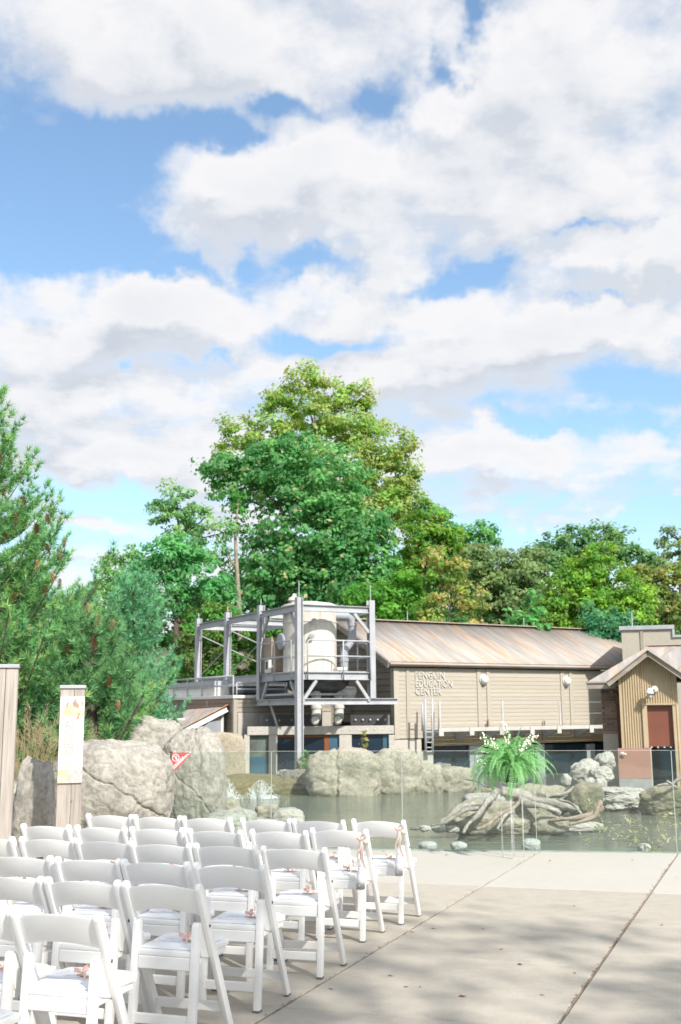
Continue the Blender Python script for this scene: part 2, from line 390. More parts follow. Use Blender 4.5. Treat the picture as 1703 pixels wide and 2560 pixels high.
def m_glass(name, tint, gloss_rough=0.03, milk=0.06, fres=1.45, body=(0.62, 0.70, 0.67)):
    m, nt, out = new_mat(name)
    tr = N(nt, 'ShaderNodeBsdfTransparent'); tr.inputs[0].default_value = (*tint, 1)
    gl = N(nt, 'ShaderNodeBsdfGlossy'); gl.inputs['Roughness'].default_value = gloss_rough; gl.inputs['Color'].default_value = (0.9, 0.95, 0.93, 1)
    df = N(nt, 'ShaderNodeBsdfDiffuse'); df.inputs[0].default_value = (*body, 1)
    lw = N(nt, 'ShaderNodeLayerWeight'); lw.inputs['Blend'].default_value = 0.5; pw_ = N(nt, 'ShaderNodeMath'); pw_.operation = 'POWER'; pw_.inputs[1].default_value = 5.0; nt.links.new(lw.outputs['Facing'], pw_.inputs[0])
    fr = N(nt, 'ShaderNodeMath'); fr.operation = 'MULTIPLY_ADD'; fr.inputs[1].default_value = 0.9; fr.inputs[2].default_value = ((fres - 1) / (fres + 1)) ** 2; nt.links.new(pw_.outputs[0], fr.inputs[0])
    m1 = N(nt, 'ShaderNodeMixShader'); nt.links.new(fr.outputs[0], m1.inputs[0]); nt.links.new(tr.outputs[0], m1.inputs[1]); nt.links.new(gl.outputs[0], m1.inputs[2])
    m2 = N(nt, 'ShaderNodeMixShader'); m2.inputs[0].default_value = milk; nt.links.new(m1.outputs[0], m2.inputs[1]); nt.links.new(df.outputs[0], m2.inputs[2])
    nt.links.new(m2.outputs[0], out.inputs[0]); return m
M_glass = m_glass('clear_green_glass', (0.94, 0.975, 0.955), 0.02, 0.012)
M_foam = m_glass('white_water_foam', (0.96, 0.97, 0.97), 0.3, 0.52, 1.2, (0.85, 0.87, 0.88))
M_acryl = m_glass('clear_acrylic', (0.98, 0.98, 0.98), 0.15, 0.22, 1.25, (0.85, 0.85, 0.85))
def m_darkglass(name, c):
    m, nt, out = new_mat(name)
    v = coords(nt); n = noise_tex(nt, v, 1.6, 5, 0.6, 0.5)
    b = bsdf(nt, out, ramp(nt, n, [(0.35, tuple(x * 0.5 for x in c)), (0.65, c)]), 0.08, 0.0, spec=0.35)
    return m
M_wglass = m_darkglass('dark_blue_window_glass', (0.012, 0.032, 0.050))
M_wglass2 = m_darkglass('window_glass_pale_reflection', (0.16, 0.19, 0.17))  # pale reflection of the left bay put into the glass colour
def m_water():
    m, nt, out = new_mat('pond_water')
    geo = N(nt, 'ShaderNodeNewGeometry'); v = geo.outputs['Position']
    mp = N(nt, 'ShaderNodeMapping'); mp.inputs['Scale'].default_value = (0.8, 3.2, 1); nt.links.new(v, mp.inputs[0])
    n1 = noise_tex(nt, mp.outputs[0], 1.6, 5, 0.55, 0.6); n2 = noise_tex(nt, mp.outputs[0], 6.0, 4, 0.5, 0.4)
    ad = N(nt, 'ShaderNodeMath'); ad.operation = 'MULTIPLY_ADD'; ad.inputs[1].default_value = 0.35; nt.links.new(n2, ad.inputs[0]); nt.links.new(n1, ad.inputs[2])
    big = noise_tex(nt, v, 0.35, 4)
    col = ramp(nt, big, [(0.35, (0.115, 0.14, 0.11)), (0.65, (0.18, 0.185, 0.14))])
    bsdf(nt, out, col, 0.03, 0, ad.outputs[0], 0.75, 0.08, spec=0.6)
    return m
M_water = m_water()
def m_leaf(name, trans=0.52, rough=0.6):
    m, nt, out = new_mat(name)
    at = N(nt, 'ShaderNodeAttribute'); at.attribute_name = 'tint'
    p = N(nt, 'ShaderNodeBsdfPrincipled'); p.inputs['Roughness'].default_value = rough; p.inputs['Specular IOR Level'].default_value = 0.3
    nt.links.new(at.outputs['Color'], p.inputs['Base Color'])
    t = N(nt, 'ShaderNodeBsdfTranslucent')
    hs = N(nt, 'ShaderNodeHueSaturation'); hs.inputs['Hue'].default_value = 0.485; hs.inputs['Value'].default_value = 1.5; hs.inputs['Saturation'].default_value = 1.05
    nt.links.new(at.outputs['Color'], hs.inputs['Color']); nt.links.new(hs.outputs[0], t.inputs[0])
    mx = N(nt, 'ShaderNodeMixShader'); mx.inputs[0].default_value = trans
    nt.links.new(p.outputs[0], mx.inputs[1]); nt.links.new(t.outputs[0], mx.inputs[2]); nt.links.new(mx.outputs[0], out.inputs[0])
    return m
M_leaf = m_leaf('leaf')
M_needle = m_leaf('pine_needle', 0.25, 0.55)
M_tank = None
def m_tank():
    m, nt, out = new_mat('stained_white_tank')
    v = coords(nt, (6, 6, 0.5)); n = noise_tex(nt, v, 1.2, 7, 0.6); v2 = coords(nt); n2 = noise_tex(nt, v2, 2.5, 5)
    col = ramp(nt, n, [(0.28, (0.33, 0.27, 0.20)), (0.42, (0.56, 0.525, 0.46)), (0.6, (0.66, 0.64, 0.60))])
    bsdf(nt, out, col, 0.55, 0, n2, 0.05, 0.01); return m
M_tank = m_tank()

# ------------------------------------------------------------------ builders
def thing(name, label, cat, loc=(0, 0, 0), rotz=0.0, group=None):
    o = bpy.data.objects.new(name, None); C.objects.link(o)
    o.location = loc; o.rotation_euler = (0, 0, R(rotz)); o.empty_display_size = 0.2
    o['label'] = label; o['category'] = cat
    if group: o['group'] = group
    return o
def tag(o, label, cat, group=None, kind=None):
    o['label'] = label; o['category'] = cat
    if group: o['group'] = group
    if kind: o['kind'] = kind
    return o
def inst(src, parent=None, loc=(0, 0, 0), rot=(0, 0, 0), scale=(1, 1, 1), name=None, mat=None):
    o = bpy.data.objects.new(name or src.name.split('.')[0], src.data); C.objects.link(o)
    o.location = loc; o.rotation_euler = rot; o.scale = scale
    if parent: o.parent = parent
    return o
def copy_tree(o, parent=None):
    c = o.copy(); C.objects.link(c)
    if parent is not None: c.parent = parent
    for ch in list(o.children): copy_tree(ch, c)
    return c

class MB:
    def __init__(s): s.v = []; s.f = []
    def add(s, vs, fs):
        b = len(s.v); s.v.extend([tuple(x) for x in vs]); s.f.extend([tuple(i + b for i in f) for f in fs]); return s
    def box(s, c, size, rot=None):
        hx, hy, hz = size[0] / 2, size[1] / 2, size[2] / 2
        p = [Vector((x, y, z)) for x in (-hx, hx) for y in (-hy, hy) for z in (-hz, hz)]
        if rot is not None: p = [rot @ q for q in p]
        return s.add([q + Vector(c) for q in p], [(0, 1, 3, 2), (4, 6, 7, 5), (0, 4, 5, 1), (2, 3, 7, 6), (0, 2, 6, 4), (1, 5, 7, 3)])
    def span(s, a, b):
        return s.box([(a[i] + b[i]) / 2 for i in range(3)], [abs(b[i] - a[i]) for i in range(3)])
    def beam(s, p0, p1, w, h, side=(1, 0, 0)):
        # rectangular bar; w across 'side', h across the other
        p0, p1 = Vector(p0), Vector(p1); d = (p1 - p0).normalized(); a = Vector(side); a = (a - d * a.dot(d)).normalized(); b = d.cross(a)
        q = []
        for p in (p0, p1):
            for (i, j) in ((-1, -1), (1, -1), (1, 1), (-1, 1)): q.append(p + a * i * w / 2 + b * j * h / 2)
        return s.add(q, [(3, 2, 1, 0), (4, 5, 6, 7), (0, 1, 5, 4), (1, 2, 6, 5), (2, 3, 7, 6), (3, 0, 4, 7)])
    def ibeam(s, p0, p1, w, h, up=(0, 0, 1), t=0.025):
        # I section: flanges of width w, depth h along 'up'
        p0, p1 = Vector(p0), Vector(p1); d = (p1 - p0).normalized(); b = Vector(up); b = (b - d * b.dot(d)).normalized(); a = d.cross(b)
        W2, H2, T2 = w / 2, h / 2, t / 2
        prof = [(-W2, -H2), (W2, -H2), (W2, -H2 + t), (T2, -H2 + t), (T2, H2 - t), (W2, H2 - t), (W2, H2), (-W2, H2), (-W2, H2 - t), (-T2, H2 - t), (-T2, -H2 + t), (-W2, -H2 + t)]
        n = len(prof); q = [p + a * x + b * y for p in (p0, p1) for (x, y) in prof]
        fs = [(i, (i + 1) % n, n + (i + 1) % n, n + i) for i in range(n)]
        for o in (0, n):
            for quad in ((0, 1, 2, 11), (11, 2, 3, 10), (10, 3, 4, 9), (9, 4, 5, 8), (8, 5, 6, 7)): fs.append(tuple(o + k for k in (quad if o else quad[::-1])))
        return s.add(q, fs)
    def tube(s, pts, r, n=10, cap=True, jit=0.0, ridge=None):
        pts = [Vector(p) for p in pts]; m = len(pts)
        rr = r if isinstance(r, (list, tuple)) else [r] * m
        q = []; prev = None
        for i, p in enumerate(pts):
            d = (pts[min(i + 1, m - 1)] - pts[max(i - 1, 0)]).normalized()
            a = prev if prev is not None else (Vector((0, 0, 1)) if abs(d.z) < 0.9 else Vector((1, 0, 0)))
            a = (a - d * a.dot(d))
            if a.length < 1e-6: a = d.orthogonal()
            a.normalize(); prev = a; b = d.cross(a)
            for k in range(n):
                t = 2 * math.pi * k / n; kk = rr[i] * (1 + (random.uniform(-jit, jit) if jit else 0)) * (ridge[(k + i // 5) % n] if ridge else 1); q.append(p + (a * math.cos(t) + b * math.sin(t)) * kk)
        fs = [(i * n + k, i * n + (k + 1) % n, (i + 1) * n + (k + 1) % n, (i + 1) * n + k) for i in range(m - 1) for k in range(n)]
        if cap: fs.append(tuple(range(n))[::-1]); fs.append(tuple((m - 1) * n + k for k in range(n)))
        return s.add(q, fs)
    def lathe(s, prof, c=(0, 0, 0), n=24, cap=True):
        q = []
        for (r, z) in prof:
            for k in range(n):
                t = 2 * math.pi * k / n; q.append((c[0] + r * math.cos(t), c[1] + r * math.sin(t), c[2] + z))
        m = len(prof)
        fs = [(i * n + k, i * n + (k + 1) % n, (i + 1) * n + (k + 1) % n, (i + 1) * n + k) for i in range(m - 1) for k in range(n)]
        if cap: fs.append(tuple(range(n))[::-1]); fs.append(tuple((m - 1) * n + k for k in range(n)))
        return s.add(q, fs)
    def prism(s, poly, y0, y1):
        # polygon in x,z extruded along y
        n = len(poly); q = [(x, y0, z) for x, z in poly] + [(x, y1, z) for x, z in poly]
        fs = [tuple(range(n)), tuple(range(2 * n - 1, n - 1, -1))] + [(i, n + i, n + (i + 1) % n, (i + 1) % n) for i in range(n)]
        return s.add(q, fs)
    def build(s, name, mat, parent=None, smooth=False, bevel=0.0, seg=2, loc=None):
        me = bpy.data.meshes.new(name); me.from_pydata(s.v, [], s.f)
        if bevel > 0 or True:
            bm = bmesh.new(); bm.from_mesh(me)
            if bevel > 0:
                ed = [e for e in bm.edges if len(e.link_faces) == 2 and e.calc_face_angle(0) > 0.5]
                bmesh.ops.bevel(bm, geom=ed, offset=bevel, segments=seg, affect='EDGES', profile=0.6)
            bmesh.ops.recalc_face_normals(bm, faces=bm.faces)
            bm.to_mesh(me); bm.free()
        if smooth:
            for p in me.polygons: p.use_smooth = True
        me.materials.append(mat)
        o = bpy.data.objects.new(name, me); C.objects.link(o)
        if parent: o.parent = parent
        if loc is not None: o.location = loc
        return o
def smooth_angle(o, deg=40):
    me = o.data
    for p in me.polygons: p.use_smooth = True
    bm = bmesh.new(); bm.from_mesh(me)
    for e in bm.edges:
        if len(e.link_faces) == 2 and e.calc_face_angle(0) > R(deg): e.smooth = False
    bm.to_mesh(me); bm.free()
    return o

def np_mesh(name, verts, quads, mat, parent=None, tint=None, loc=None, tris=False):
    k = 3 if tris else 4
    me = bpy.data.meshes.new(name); nv, nf = len(verts), len(quads)
    me.vertices.add(nv); me.vertices.foreach_set('co', np.asarray(verts, dtype=np.float32).ravel())
    me.loops.add(nf * k); me.loops.foreach_set('vertex_index', np.asarray(quads, dtype=np.int32).ravel())
    me.polygons.add(nf); me.polygons.foreach_set('loop_start', np.arange(0, nf * k, k, dtype=np.int32))
    me.update(calc_edges=True)
    if tint is not None:
        a = me.attributes.new('tint', 'FLOAT_COLOR', 'POINT')
        t = np.concatenate([tint, np.ones((nv, 1))], axis=1).astype(np.float32); a.data.foreach_set('color', t.ravel())
    me.materials.append(mat)
    o = bpy.data.objects.new(name, me); C.objects.link(o)
    if parent: o.parent = parent
    if loc is not None: o.location = loc
    return o

def text_mesh(name, txt, size, mat, parent, depth=0.0, loc=(0, 0, 0), rot=(90, 0, 0), spacing=1.0, bold=0.0):
    cu = bpy.data.curves.new(name, 'FONT'); cu.body = txt; cu.size = size; cu.extrude = depth; cu.space_character = spacing; cu.offset = bold
    cu.resolution_u = 2
    t = bpy.data.objects.new('tmp_text', cu); C.objects.link(t)
    dg = bpy.context.evaluated_depsgraph_get(); me = bpy.data.meshes.new_from_object(t.evaluated_get(dg))
    bpy.data.objects.remove(t); bpy.data.curves.remove(cu)
    me.name = name; me.materials.clear(); me.materials.append(mat)
    o = bpy.data.objects.new(name, me); C.objects.link(o); o.parent = parent
    o.location = loc; o.rotation_euler = tuple(R(a) for a in rot)
    return o

def fbm(p, oct=4):
    return noise.fractal(p, 1.0, 2.0, oct, noise_basis='PERLIN_ORIGINAL')
def rock(name, label, c, size, seed, mat, rough=0.16, sq=2.6, sub=4, group=None, cat='rock', rotz=0.0, tilt=0.0, parent=None, grooves=None, cuts=None):
    bm = bmesh.new(); bmesh.ops.create_icosphere(bm, subdivisions=sub, radius=1.0)
    off = Vector((seed * 13.7, seed * 7.1, seed * 3.3))
    rm = Matrix.Rotation(R(rotz), 3, 'Z') @ Matrix.Rotation(R(tilt), 3, 'Y')
    for v in bm.verts:
        d = v.co.normalized()
        k = (abs(d.x) ** sq + abs(d.y) ** sq + abs(d.z) ** sq) ** (-1.0 / sq)
        n = fbm(d * 1.2 + off, 3) * rough * 1.5 + fbm(d * 3.2 + off, 4) * rough * 0.6
        ridge = 1.0 - abs(fbm(d * 2.1 + off * 2, 3)) * 2.2
        n += -max(0.0, ridge - 0.80) * rough * 1.6
        n += fbm(d * 9 + off, 3) * rough * 0.14
        if grooves:
            for (gx, gd, gw) in grooves:
                n -= gd * math.exp(-(((d.x + 0.05 * fbm(d * 4 + off, 2)) - gx) / gw) ** 2)
        if cuts:
            wv_ = 0.10 * fbm(d * 2.3 + off, 4)
            for (cn_, c0, gd, gw) in cuts:
                n -= gd * math.exp(-((d.dot(Vector(cn_).normalized()) + wv_ - c0) / gw) ** 2)
        q = d * (k * (1.0 + n))
        v.co = rm @ Vector((q.x * size[0], q.y * size[1], q.z * size[2]))
    for f in bm.faces: f.smooth = True
    me = bpy.data.meshes.new(name); bm.to_mesh(me); bm.free(); me.materials.append(mat)
    o = bpy.data.objects.new(name, me); C.objects.link(o); o.location = c
    if parent: o.parent = parent
    else: tag(o, label, cat, group)
    return o
def rock_px(name, label, u0, u1, v0, v1, d, seed, mat, deep=0.8, sink=0.15, **kw):
    # a rock whose outline spans these pixels at depth d
    a, b = P(u0, v1, d), P(u1, v1, d); t = P((u0 + u1) / 2, v0, d)
    w = (b.x - a.x) / 2; h = (t.z - a.z) * (1 + sink); zc = a.z - (t.z - a.z) * sink + h / 2
    return rock(name, label, ((a.x + b.x) / 2, d + w * deep * 0.3, zc), (w, w * deep, h / 2), seed, mat, **kw)

# ================================================================== SETTING
WZ = -0.45                                     # pond level
GA = G(900, 2124); GB = G(1700, 2133)          # foot of the glass
gdir = (GB - GA).normalized()
def glass_y(x): return GA.y + (x - GA.x) * gdir.y / gdir.x
def ground_h(x, y):
    pond = (y > glass_y(x) + 0.6) & (x > -3.3 - 0.12 * (y - 12)) & (y < 33)
    h = np.where(pond, -1.3, -0.30)
    h = np.where((y > 31) & (x > -6), -0.9, h)
    h = np.where((x <= -6) & (y > 24), -0.3 + np.clip(y - 24, 0, 16) * 0.02, h)
    return h + np.clip(y - 42, 0, 130) * 0.10
gx = np.concatenate([np.arange(-700, -60, 40), np.arange(-60, 60, 1.0), np.arange(60, 701, 40)]); gy = np.concatenate([np.arange(-300, -30, 30), np.arange(-30, 60, 1.0), np.arange(60, 1500, 30)])
XX, YY = np.meshgrid(gx, gy); ZZ = ground_h(XX, YY)
nx, ny = len(gx), len(gy)
gv = np.stack([XX.ravel(), YY.ravel(), ZZ.ravel()], 1)
ii, jj = np.meshgrid(np.arange(nx - 1), np.arange(ny - 1)); b = (jj * nx + ii).ravel()
gq = np.stack([b, b + 1, b + nx + 1, b + nx], 1)
ground = np_mesh('ground', gv, gq, M_soil); ground['kind'] = 'structure'

wm = MB(); wm.add([(-7, 11.0, WZ), (40, 9.0, WZ), (40, 36, WZ), (-7, 36, WZ)], [(0, 1, 2, 3)])
water = wm.build('water', M_water); water['kind'] = 'structure'

# --- plaza of concrete slabs
J1a, J1b = G(635, 2560), G(1347, 2131)
J2a, J2b = G(1396, 2560), G(1694, 2134)
aisle = (J1b - J1a).normalized()
l1a, l1b = G(1100, 2211), G(1700, 2234)
cross = Vector((math.cos(R(17.2)), -math.sin(R(17.2)), 0))
def st(p):
    p = Vector(p) - J1a; det = cross.x * aisle.y - cross.y * aisle.x
    return ((p.x * aisle.y - p.y * aisle.x) / det, (cross.x * p.y - cross.y * p.x) / det)
def xy(s, t): return J1a + cross * s + aisle * t
SW = st(J2a)[0]
tA = st(l1a)[1]; tB = st(G(1300, 2286))[1]; tC = st(G(1300, 2406))[1]; tD = st(G(1000, 2541))[1]
def t_glass(s):
    # along the column line s until the glass
    lo, hi = 0.0, 40.0
    for _ in range(50):
        m = (lo + hi) / 2; p = xy(s, m)
        if p.y < glass_y(p.x) + 0.10: lo = m
        else: hi = m
    return lo
pav = MB()
e0, e1 = Vector((-12, glass_y(-12) + 0.12, 0)), Vector((14, glass_y(14) + 0.12, 0))
top = [(-12, -22, -0.03), (14, -22, -0.03), (e1.x, e1.y, -0.03), (e0.x, e0.y, -0.035)]
pav.add(top + [(x, y, -1.4) for x, y, z in top], [(0, 1, 2, 3), (7, 6, 5, 4), (0, 4, 5, 1), (1, 5, 6, 2), (2, 6, 7, 3), (3, 7, 4, 0)])
pavement = pav.build('pavement', M_bed); pavement['kind'] = 'structure'
rows_t = [-14.0, -11.4, -8.9, -6.4, -4.2, tD - 2.3, tD, tC, tB, tA, None]
for ci in range(-6, 5):
    s0, s1 = ci * SW, (ci + 1) * SW
    for ri in range(len(rows_t) - 1):
        g1 = 0.010; g2 = 0.0045
        ta0 = ta1 = rows_t[ri]
        if rows_t[ri + 1] is None: tb0, tb1 = t_glass(s0), t_glass(s1)
        else: tb0 = tb1 = rows_t[ri + 1]
        q = [xy(s0 + g1, ta0 + g2), xy(s1 - g1, ta1 + g2), xy(s1 - g1, tb1 - g2), xy(s0 + g1, tb0 - g2)]
        dz = random.uniform(-0.0015, 0.0015)
        c = sum(q, Vector()) / 4
        m = MB(); m.add([(p.x, p.y, dz) for p in q] + [(p.x, p.y, -0.06) for p in q], [(0, 1, 2, 3), (0, 4, 5, 1), (1, 5, 6, 2), (2, 6, 7, 3), (3, 7, 4, 0)])
        m.build('slab', M_conc_new if ri == len(rows_t) - 2 else M_conc_old, pavement, bevel=0.004, seg=1)

# --- far bank walls of the pond (faux rock)
def pxbox(name, mat, u0, u1, v0, v1, d, thick, parent=None, bevel=0.0):
    a, b_ = P(u0, v1, d), P(u1, v0, d)
    m = MB(); m.span((a.x, d, a.z), (b_.x, d + thick, b_.z)); return m.build(name, mat, parent, bevel=bevel)

# ================================================================== STEEL FRAME WITH TANK
TO = P(748, 1893, 32.0); TO.z = -0.45
TA = 28.4
tower = thing('steel_tower', 'grey steel frame tower carrying the white tank beside the tan building', 'steel tower', TO, TA)
def tz(v, d, u=800): return P(u, v, d).z - TO.z
Ztop = tz(1493, 32.0, 748)
z_tb1 = tz(1510, 32.0, 748); z_db1, z_db0 = tz(1679, 32, 748), tz(1699, 32, 748)
z_lb1, z_lb0 = tz(1746, 32, 748), tz(1762, 32, 748)
BX, BY = 2.45, 2.75
posts = [(0, 0), (0, BY), (0, 2 * BY), (0, 3 * BY), (BX, 0), (BX, BY), (BX, 2 * BY), (BX, 3 * BY)]
for i, (x, y) in enumerate(posts):
    m = MB(); z0 = 0.0 if i == 0 else (z_lb1 if y <= BY else z_lb0 - 0.1)
    m.ibeam((x, y, z0), (x, y, Ztop), 0.19, 0.20, up=(0, 1, 0) if i in (4,) else (1, 0, 0), t=0.022)
    m.build('post', M_steel, tower)
    m = MB(); m.tube([(x, y, Ztop), (x, y, Ztop + (0.48 if i in (0, 4) else 0.2))], 0.016, 6); m.build('lightning_rod', M_steel if i != 2 else M_stick, tower)
def bm_(p0, p1, h, w=0.15, name='beam', up=(0, 0, 1), mat=None):
    m = MB(); m.ibeam(p0, p1, w, h, up, 0.02); return m.build(name, mat or M_steel, tower)
hb = 0.20
zt = z_tb1 - hb / 2
gap = 0.10
for y0 in (0, BY, 2 * BY):
    for x in (0, BX): bm_((x, y0 + gap, zt), (x, y0 + BY - gap, zt), hb)
for y in (0, BY, 2 * BY, 3 * BY): bm_((gap, y, zt), (BX - gap, y, zt), hb)
hd = z_db1 - z_db0; zd = (z_db1 + z_db0) / 2
for y0 in (0, BY, 2 * BY):
    for x in (0, BX): bm_((x, y0 + gap, zd), (x, y0 + BY - gap, zd), hd)
for y in (0, BY): bm_((gap, y, zd), (BX - gap, y, zd), hd)
hl = z_lb1 - z_lb0; zl = (z_lb1 + z_lb0) / 2
bm_((gap, 0, zl), (3.35, 0, zl), hl, 0.17); bm_((0, gap, zl), (0, BY + 0.25, zl), hl, 0.17); bm_((BX, gap, zl), (BX, BY + 0.2, zl), hl, 0.17)
m = MB(); m.span((0.08, 0.08, z_db1 + 0.004), (BX - 0.08, BY - 0.08, z_db1 + 0.03)); m.build('deck_plate', M_steel, tower)
m = MB(); m.span((0.0, 0.5, z_lb1 + 0.1), (1.9, 3.2, z_lb1 + 0.16)); m.build('lower_shelf', M_steel, tower)
# knee braces
def brace(p0, p1, r=0.045):
    m = MB(); m.beam(p0, p1, 0.07, 0.09, (0, 1, 0)); m.build('knee_brace', M_steel, tower)
for (x, sx) in ((0, 1), (BX, -1)):
    brace((x + sx * 0.10, -0.03, z_db0 - 0.62), (x + sx * 0.55, -0.03, z_db0 - 0.02))
brace((BX - 0.10, -0.03, zt - 0.68), (BX - 0.60, -0.03, zt - 0.12))
for (y, sy) in ((0, 1), (BY, -1)):
    m = MB(); m.beam((0.0, y + sy * 0.1, z_db0 - 0.62), (0.0, y + sy * 0.55, z_db0 - 0.02), 0.07, 0.09, (1, 0, 0)); m.build('knee_brace', M_steel, tower)
    m = MB(); m.beam((0.0, y + sy * 0.1, zt - 0.70), (0.0, y + sy * 0.58, zt - 0.12), 0.07, 0.09, (1, 0, 0)); m.build('knee_brace', M_steel, tower)
# diagonal rods in the rear bays
for y0 in (BY, 2 * BY):
    m = MB(); m.tube([(0, y0 + BY - 0.1, zt - 0.3), (BX, y0 + 0.1, z_db1)], 0.018, 6); m.build('tie_rod', M_steel, tower)
    m = MB(); m.tube([(0.02, y0 + 0.12, zt - 0.9), (0.02, y0 + BY - 0.12, z_db1 + 0.1)], 0.014, 6); m.build('tie_rod', M_steel, tower)
# guard rails on the deck
zr1 = tz(1602, 32.6, 840); zr2 = tz(1641, 32.6, 840)
def rail(pts, name='guard_rail'):
    m = MB(); m.tube(pts, 0.024, 8); o = m.build(name, M_steel, tower, smooth=True); return o
fy = -0.12
rail([(0.22, fy, z_db0), (0.22, fy, zr1 - 0.06), (0.28, fy, zr1), (BX - 0.16, fy, zr1), (BX - 0.10, fy, zr1 - 0.06), (BX - 0.10, fy, z_db0)])
rail([(0.22, fy, zr2), (BX - 0.10, fy, zr2)])
rail([(1.42, fy, z_db0), (1.42, fy, zr1)], 'rail_post')
fx = -0.13
rail([(fx, 0.25, z_db0), (fx, 0.25, zr1), (fx, BY - 0.2, zr1), (fx, BY - 0.2, z_db0)])
rail([(fx, 0.25, zr2), (fx, BY - 0.2, zr2)])
rail([(fx, 1.45, z_db0), (fx, 1.45, zr1)], 'rail_post')
rail([(BX + 0.02, 0.25, zr1), (BX + 0.02, BY - 0.2, zr1)]); rail([(BX + 0.02, 0.25, zr2), (BX + 0.02, BY - 0.2, zr2)])
for y in (0.9, 2.0): rail([(BX + 0.02, y, z_db1), (BX + 0.02, y, zr1)], 'rail_post')
ROTT = Matrix.Rotation(R(TA), 3, 'Z')
def tw(p): return TO + ROTT @ Vector(p)

# the tank and its fittings
tc_ = tw((1.02, 1.32, z_db1 + 0.03)); RT = 0.83
ZT = P(790, 1518, 33.7).z - tc_.z
tank = thing('filter_tank', 'tall white round tank with brown streaks standing on the steel deck', 'tank', tc_, TA)
m = MB(); m.lathe([(RT, 0), (RT, ZT - 0.12), (RT + 0.04, ZT - 0.12), (RT + 0.04, ZT - 0.05), (RT, ZT - 0.03)], n=48); smooth_angle(m.build('shell', M_tank, tank), 30)
m = MB(); m.lathe([(RT + 0.06, ZT - 0.03), (RT + 0.06, ZT + 0.03), (RT - 0.1, ZT + 0.09), (0.3, ZT + 0.16), (0.02, ZT + 0.17)], n=48); smooth_angle(m.build('lid', M_tank, tank), 30)
m = MB(); m.lathe([(0.13, 0), (0.13, 0.10), (0.2, 0.12), (0.16, 0.2), (0.07, 0.24), (0.07, 0.3), (0.02, 0.33)], (-0.62, -0.18, ZT + 0.05), 16); smooth_angle(m.build('vent_cap', M_tank, tank), 40)
# front cover; its arch is part real edge, part beam shadow built as shape
for zz in (ZT * 0.66,):
    m = MB(); n = 20; prof = []
    for k in range(n + 1):
        a = R(-128 + 76 * k / n); prof.append((math.cos(a) * (RT + 0.012), math.sin(a) * (RT + 0.012)))
    q = [(x, y, 0.02) for x, y in prof]
    hi = [(x, y, zz + 0.26 * math.sin(math.pi * k / n)) for k, (x, y) in enumerate(prof)]
    o_in = [(x * 0.985, y * 0.985, 0.02) for x, y in prof]; o_hi = [(x * 0.985, y * 0.985, h[2]) for (x, y), h in zip(prof, hi)]
    N_ = n + 1; m.add(q + hi + o_in + o_hi, [(i, i + 1, N_ + i + 1, N_ + i) for i in range(n)] + [(N_ + i, N_ + i + 1, 3 * N_ + i + 1, 3 * N_ + i) for i in range(n)] + [(2 * N_ + i + 1, 2 * N_ + i, 3 * N_ + i, 3 * N_ + i + 1) for i in range(n)])
    m.build('front_cover', M_tank, tank, smooth=False)
for zz in (0.45, 1.5):
    m = MB(); m.lathe([(RT + 0.016, zz), (RT + 0.02, zz + 0.02), (RT + 0.016, zz + 0.04)], n=48, cap=False); m.build('band', M_pvcw, tank)
m = MB(); m.lathe([(0.26, 0), (0.26, 0.05), (0.22, 0.07), (0.02, 0.07)], n=20); o = m.build('hatch', M_pvc, tank); o.location = (-RT - 0.0, 0.28, 0.95); o.rotation_euler = (0, R(-90), 0)
for (x, z) in ((-0.30, ZT - 0.5), (-0.38, ZT - 0.95)):
    m = MB(); m.lathe([(0.035, -0.14), (0.09, 0.0), (0.09, 0.04), (0.02, 0.05)], n=14); o = m.build('floodlight', M_pvcw, tank)
    o.location = (x, -RT - 0.06, z); o.rotation_euler = (R(115), 0, R(-20))
m = MB(); m.box((0.62, -RT - 0.02, 0.05), (0.35, 0.25, 0.16)); m.build('foot_flange', M_pvcw, tank, bevel=0.03)

def pipe(name, label, pts, r, mat, n=14, ends=True):
    o = thing(name, label, 'pipe', tw(pts[0]), TA)
    p0 = Vector(pts[0]); m = MB(); m.tube([Vector(p) - p0 for p in pts], r, n, cap=not ends); smooth_angle(m.build('pipe_run', mat, o), 35)
    return o
def arc(c, r, a0, a1, plane='xz', n=6):
    out = []
    for k in range(n + 1):
        a = R(a0 + (a1 - a0) * k / n); i, j = r * math.cos(a), r * math.sin(a)
        out.append((c[0] + i, c[1], c[2] + j) if plane == 'xz' else ((c[0], c[1] + i, c[2] + j) if plane == 'yz' else (c[0] + i, c[1] + j, c[2])))
    return out
zb = z_db1
pt = [(2.30, 0.9, zt - 0.15)] + arc((2.16, 0.9, zt - 0.65), 0.14, 0, 0) + [(2.30, 0.9, zb + 1.15), (2.22, 0.9, zb + 0.95), (2.05, 0.9, zb + 0.75), (2.0, 0.9, zb + 0.55), (2.0, 0.9, zb + 0.05)]
o = pipe('standpipe', 'thick grey vertical pipe with a bend right of the white tank', [(1.5, 0.9, zt - 0.12), (2.1, 0.9, zt - 0.12), (2.24, 0.9, zt - 0.2), (2.30, 0.9, zt - 0.4), (2.30, 0.9, zb + 1.15), (2.22, 0.9, zb + 0.95), (2.05, 0.9, zb + 0.75), (2.0, 0.9, zb + 0.55), (2.0, 0.9, zb + 0.05)], 0.125, M_pvc)
for (x, z) in ((2.30, zb + 1.5), (2.0, zb + 0.4)):
    m = MB(); m.lathe([(0.125, -0.05), (0.145, -0.04), (0.145, 0.04), (0.125, 0.05)], (x - 1.5, 0.0, z - (zt - 0.12)), 16, cap=False); smooth_angle(m.build('collar', M_pvc, o), 30)
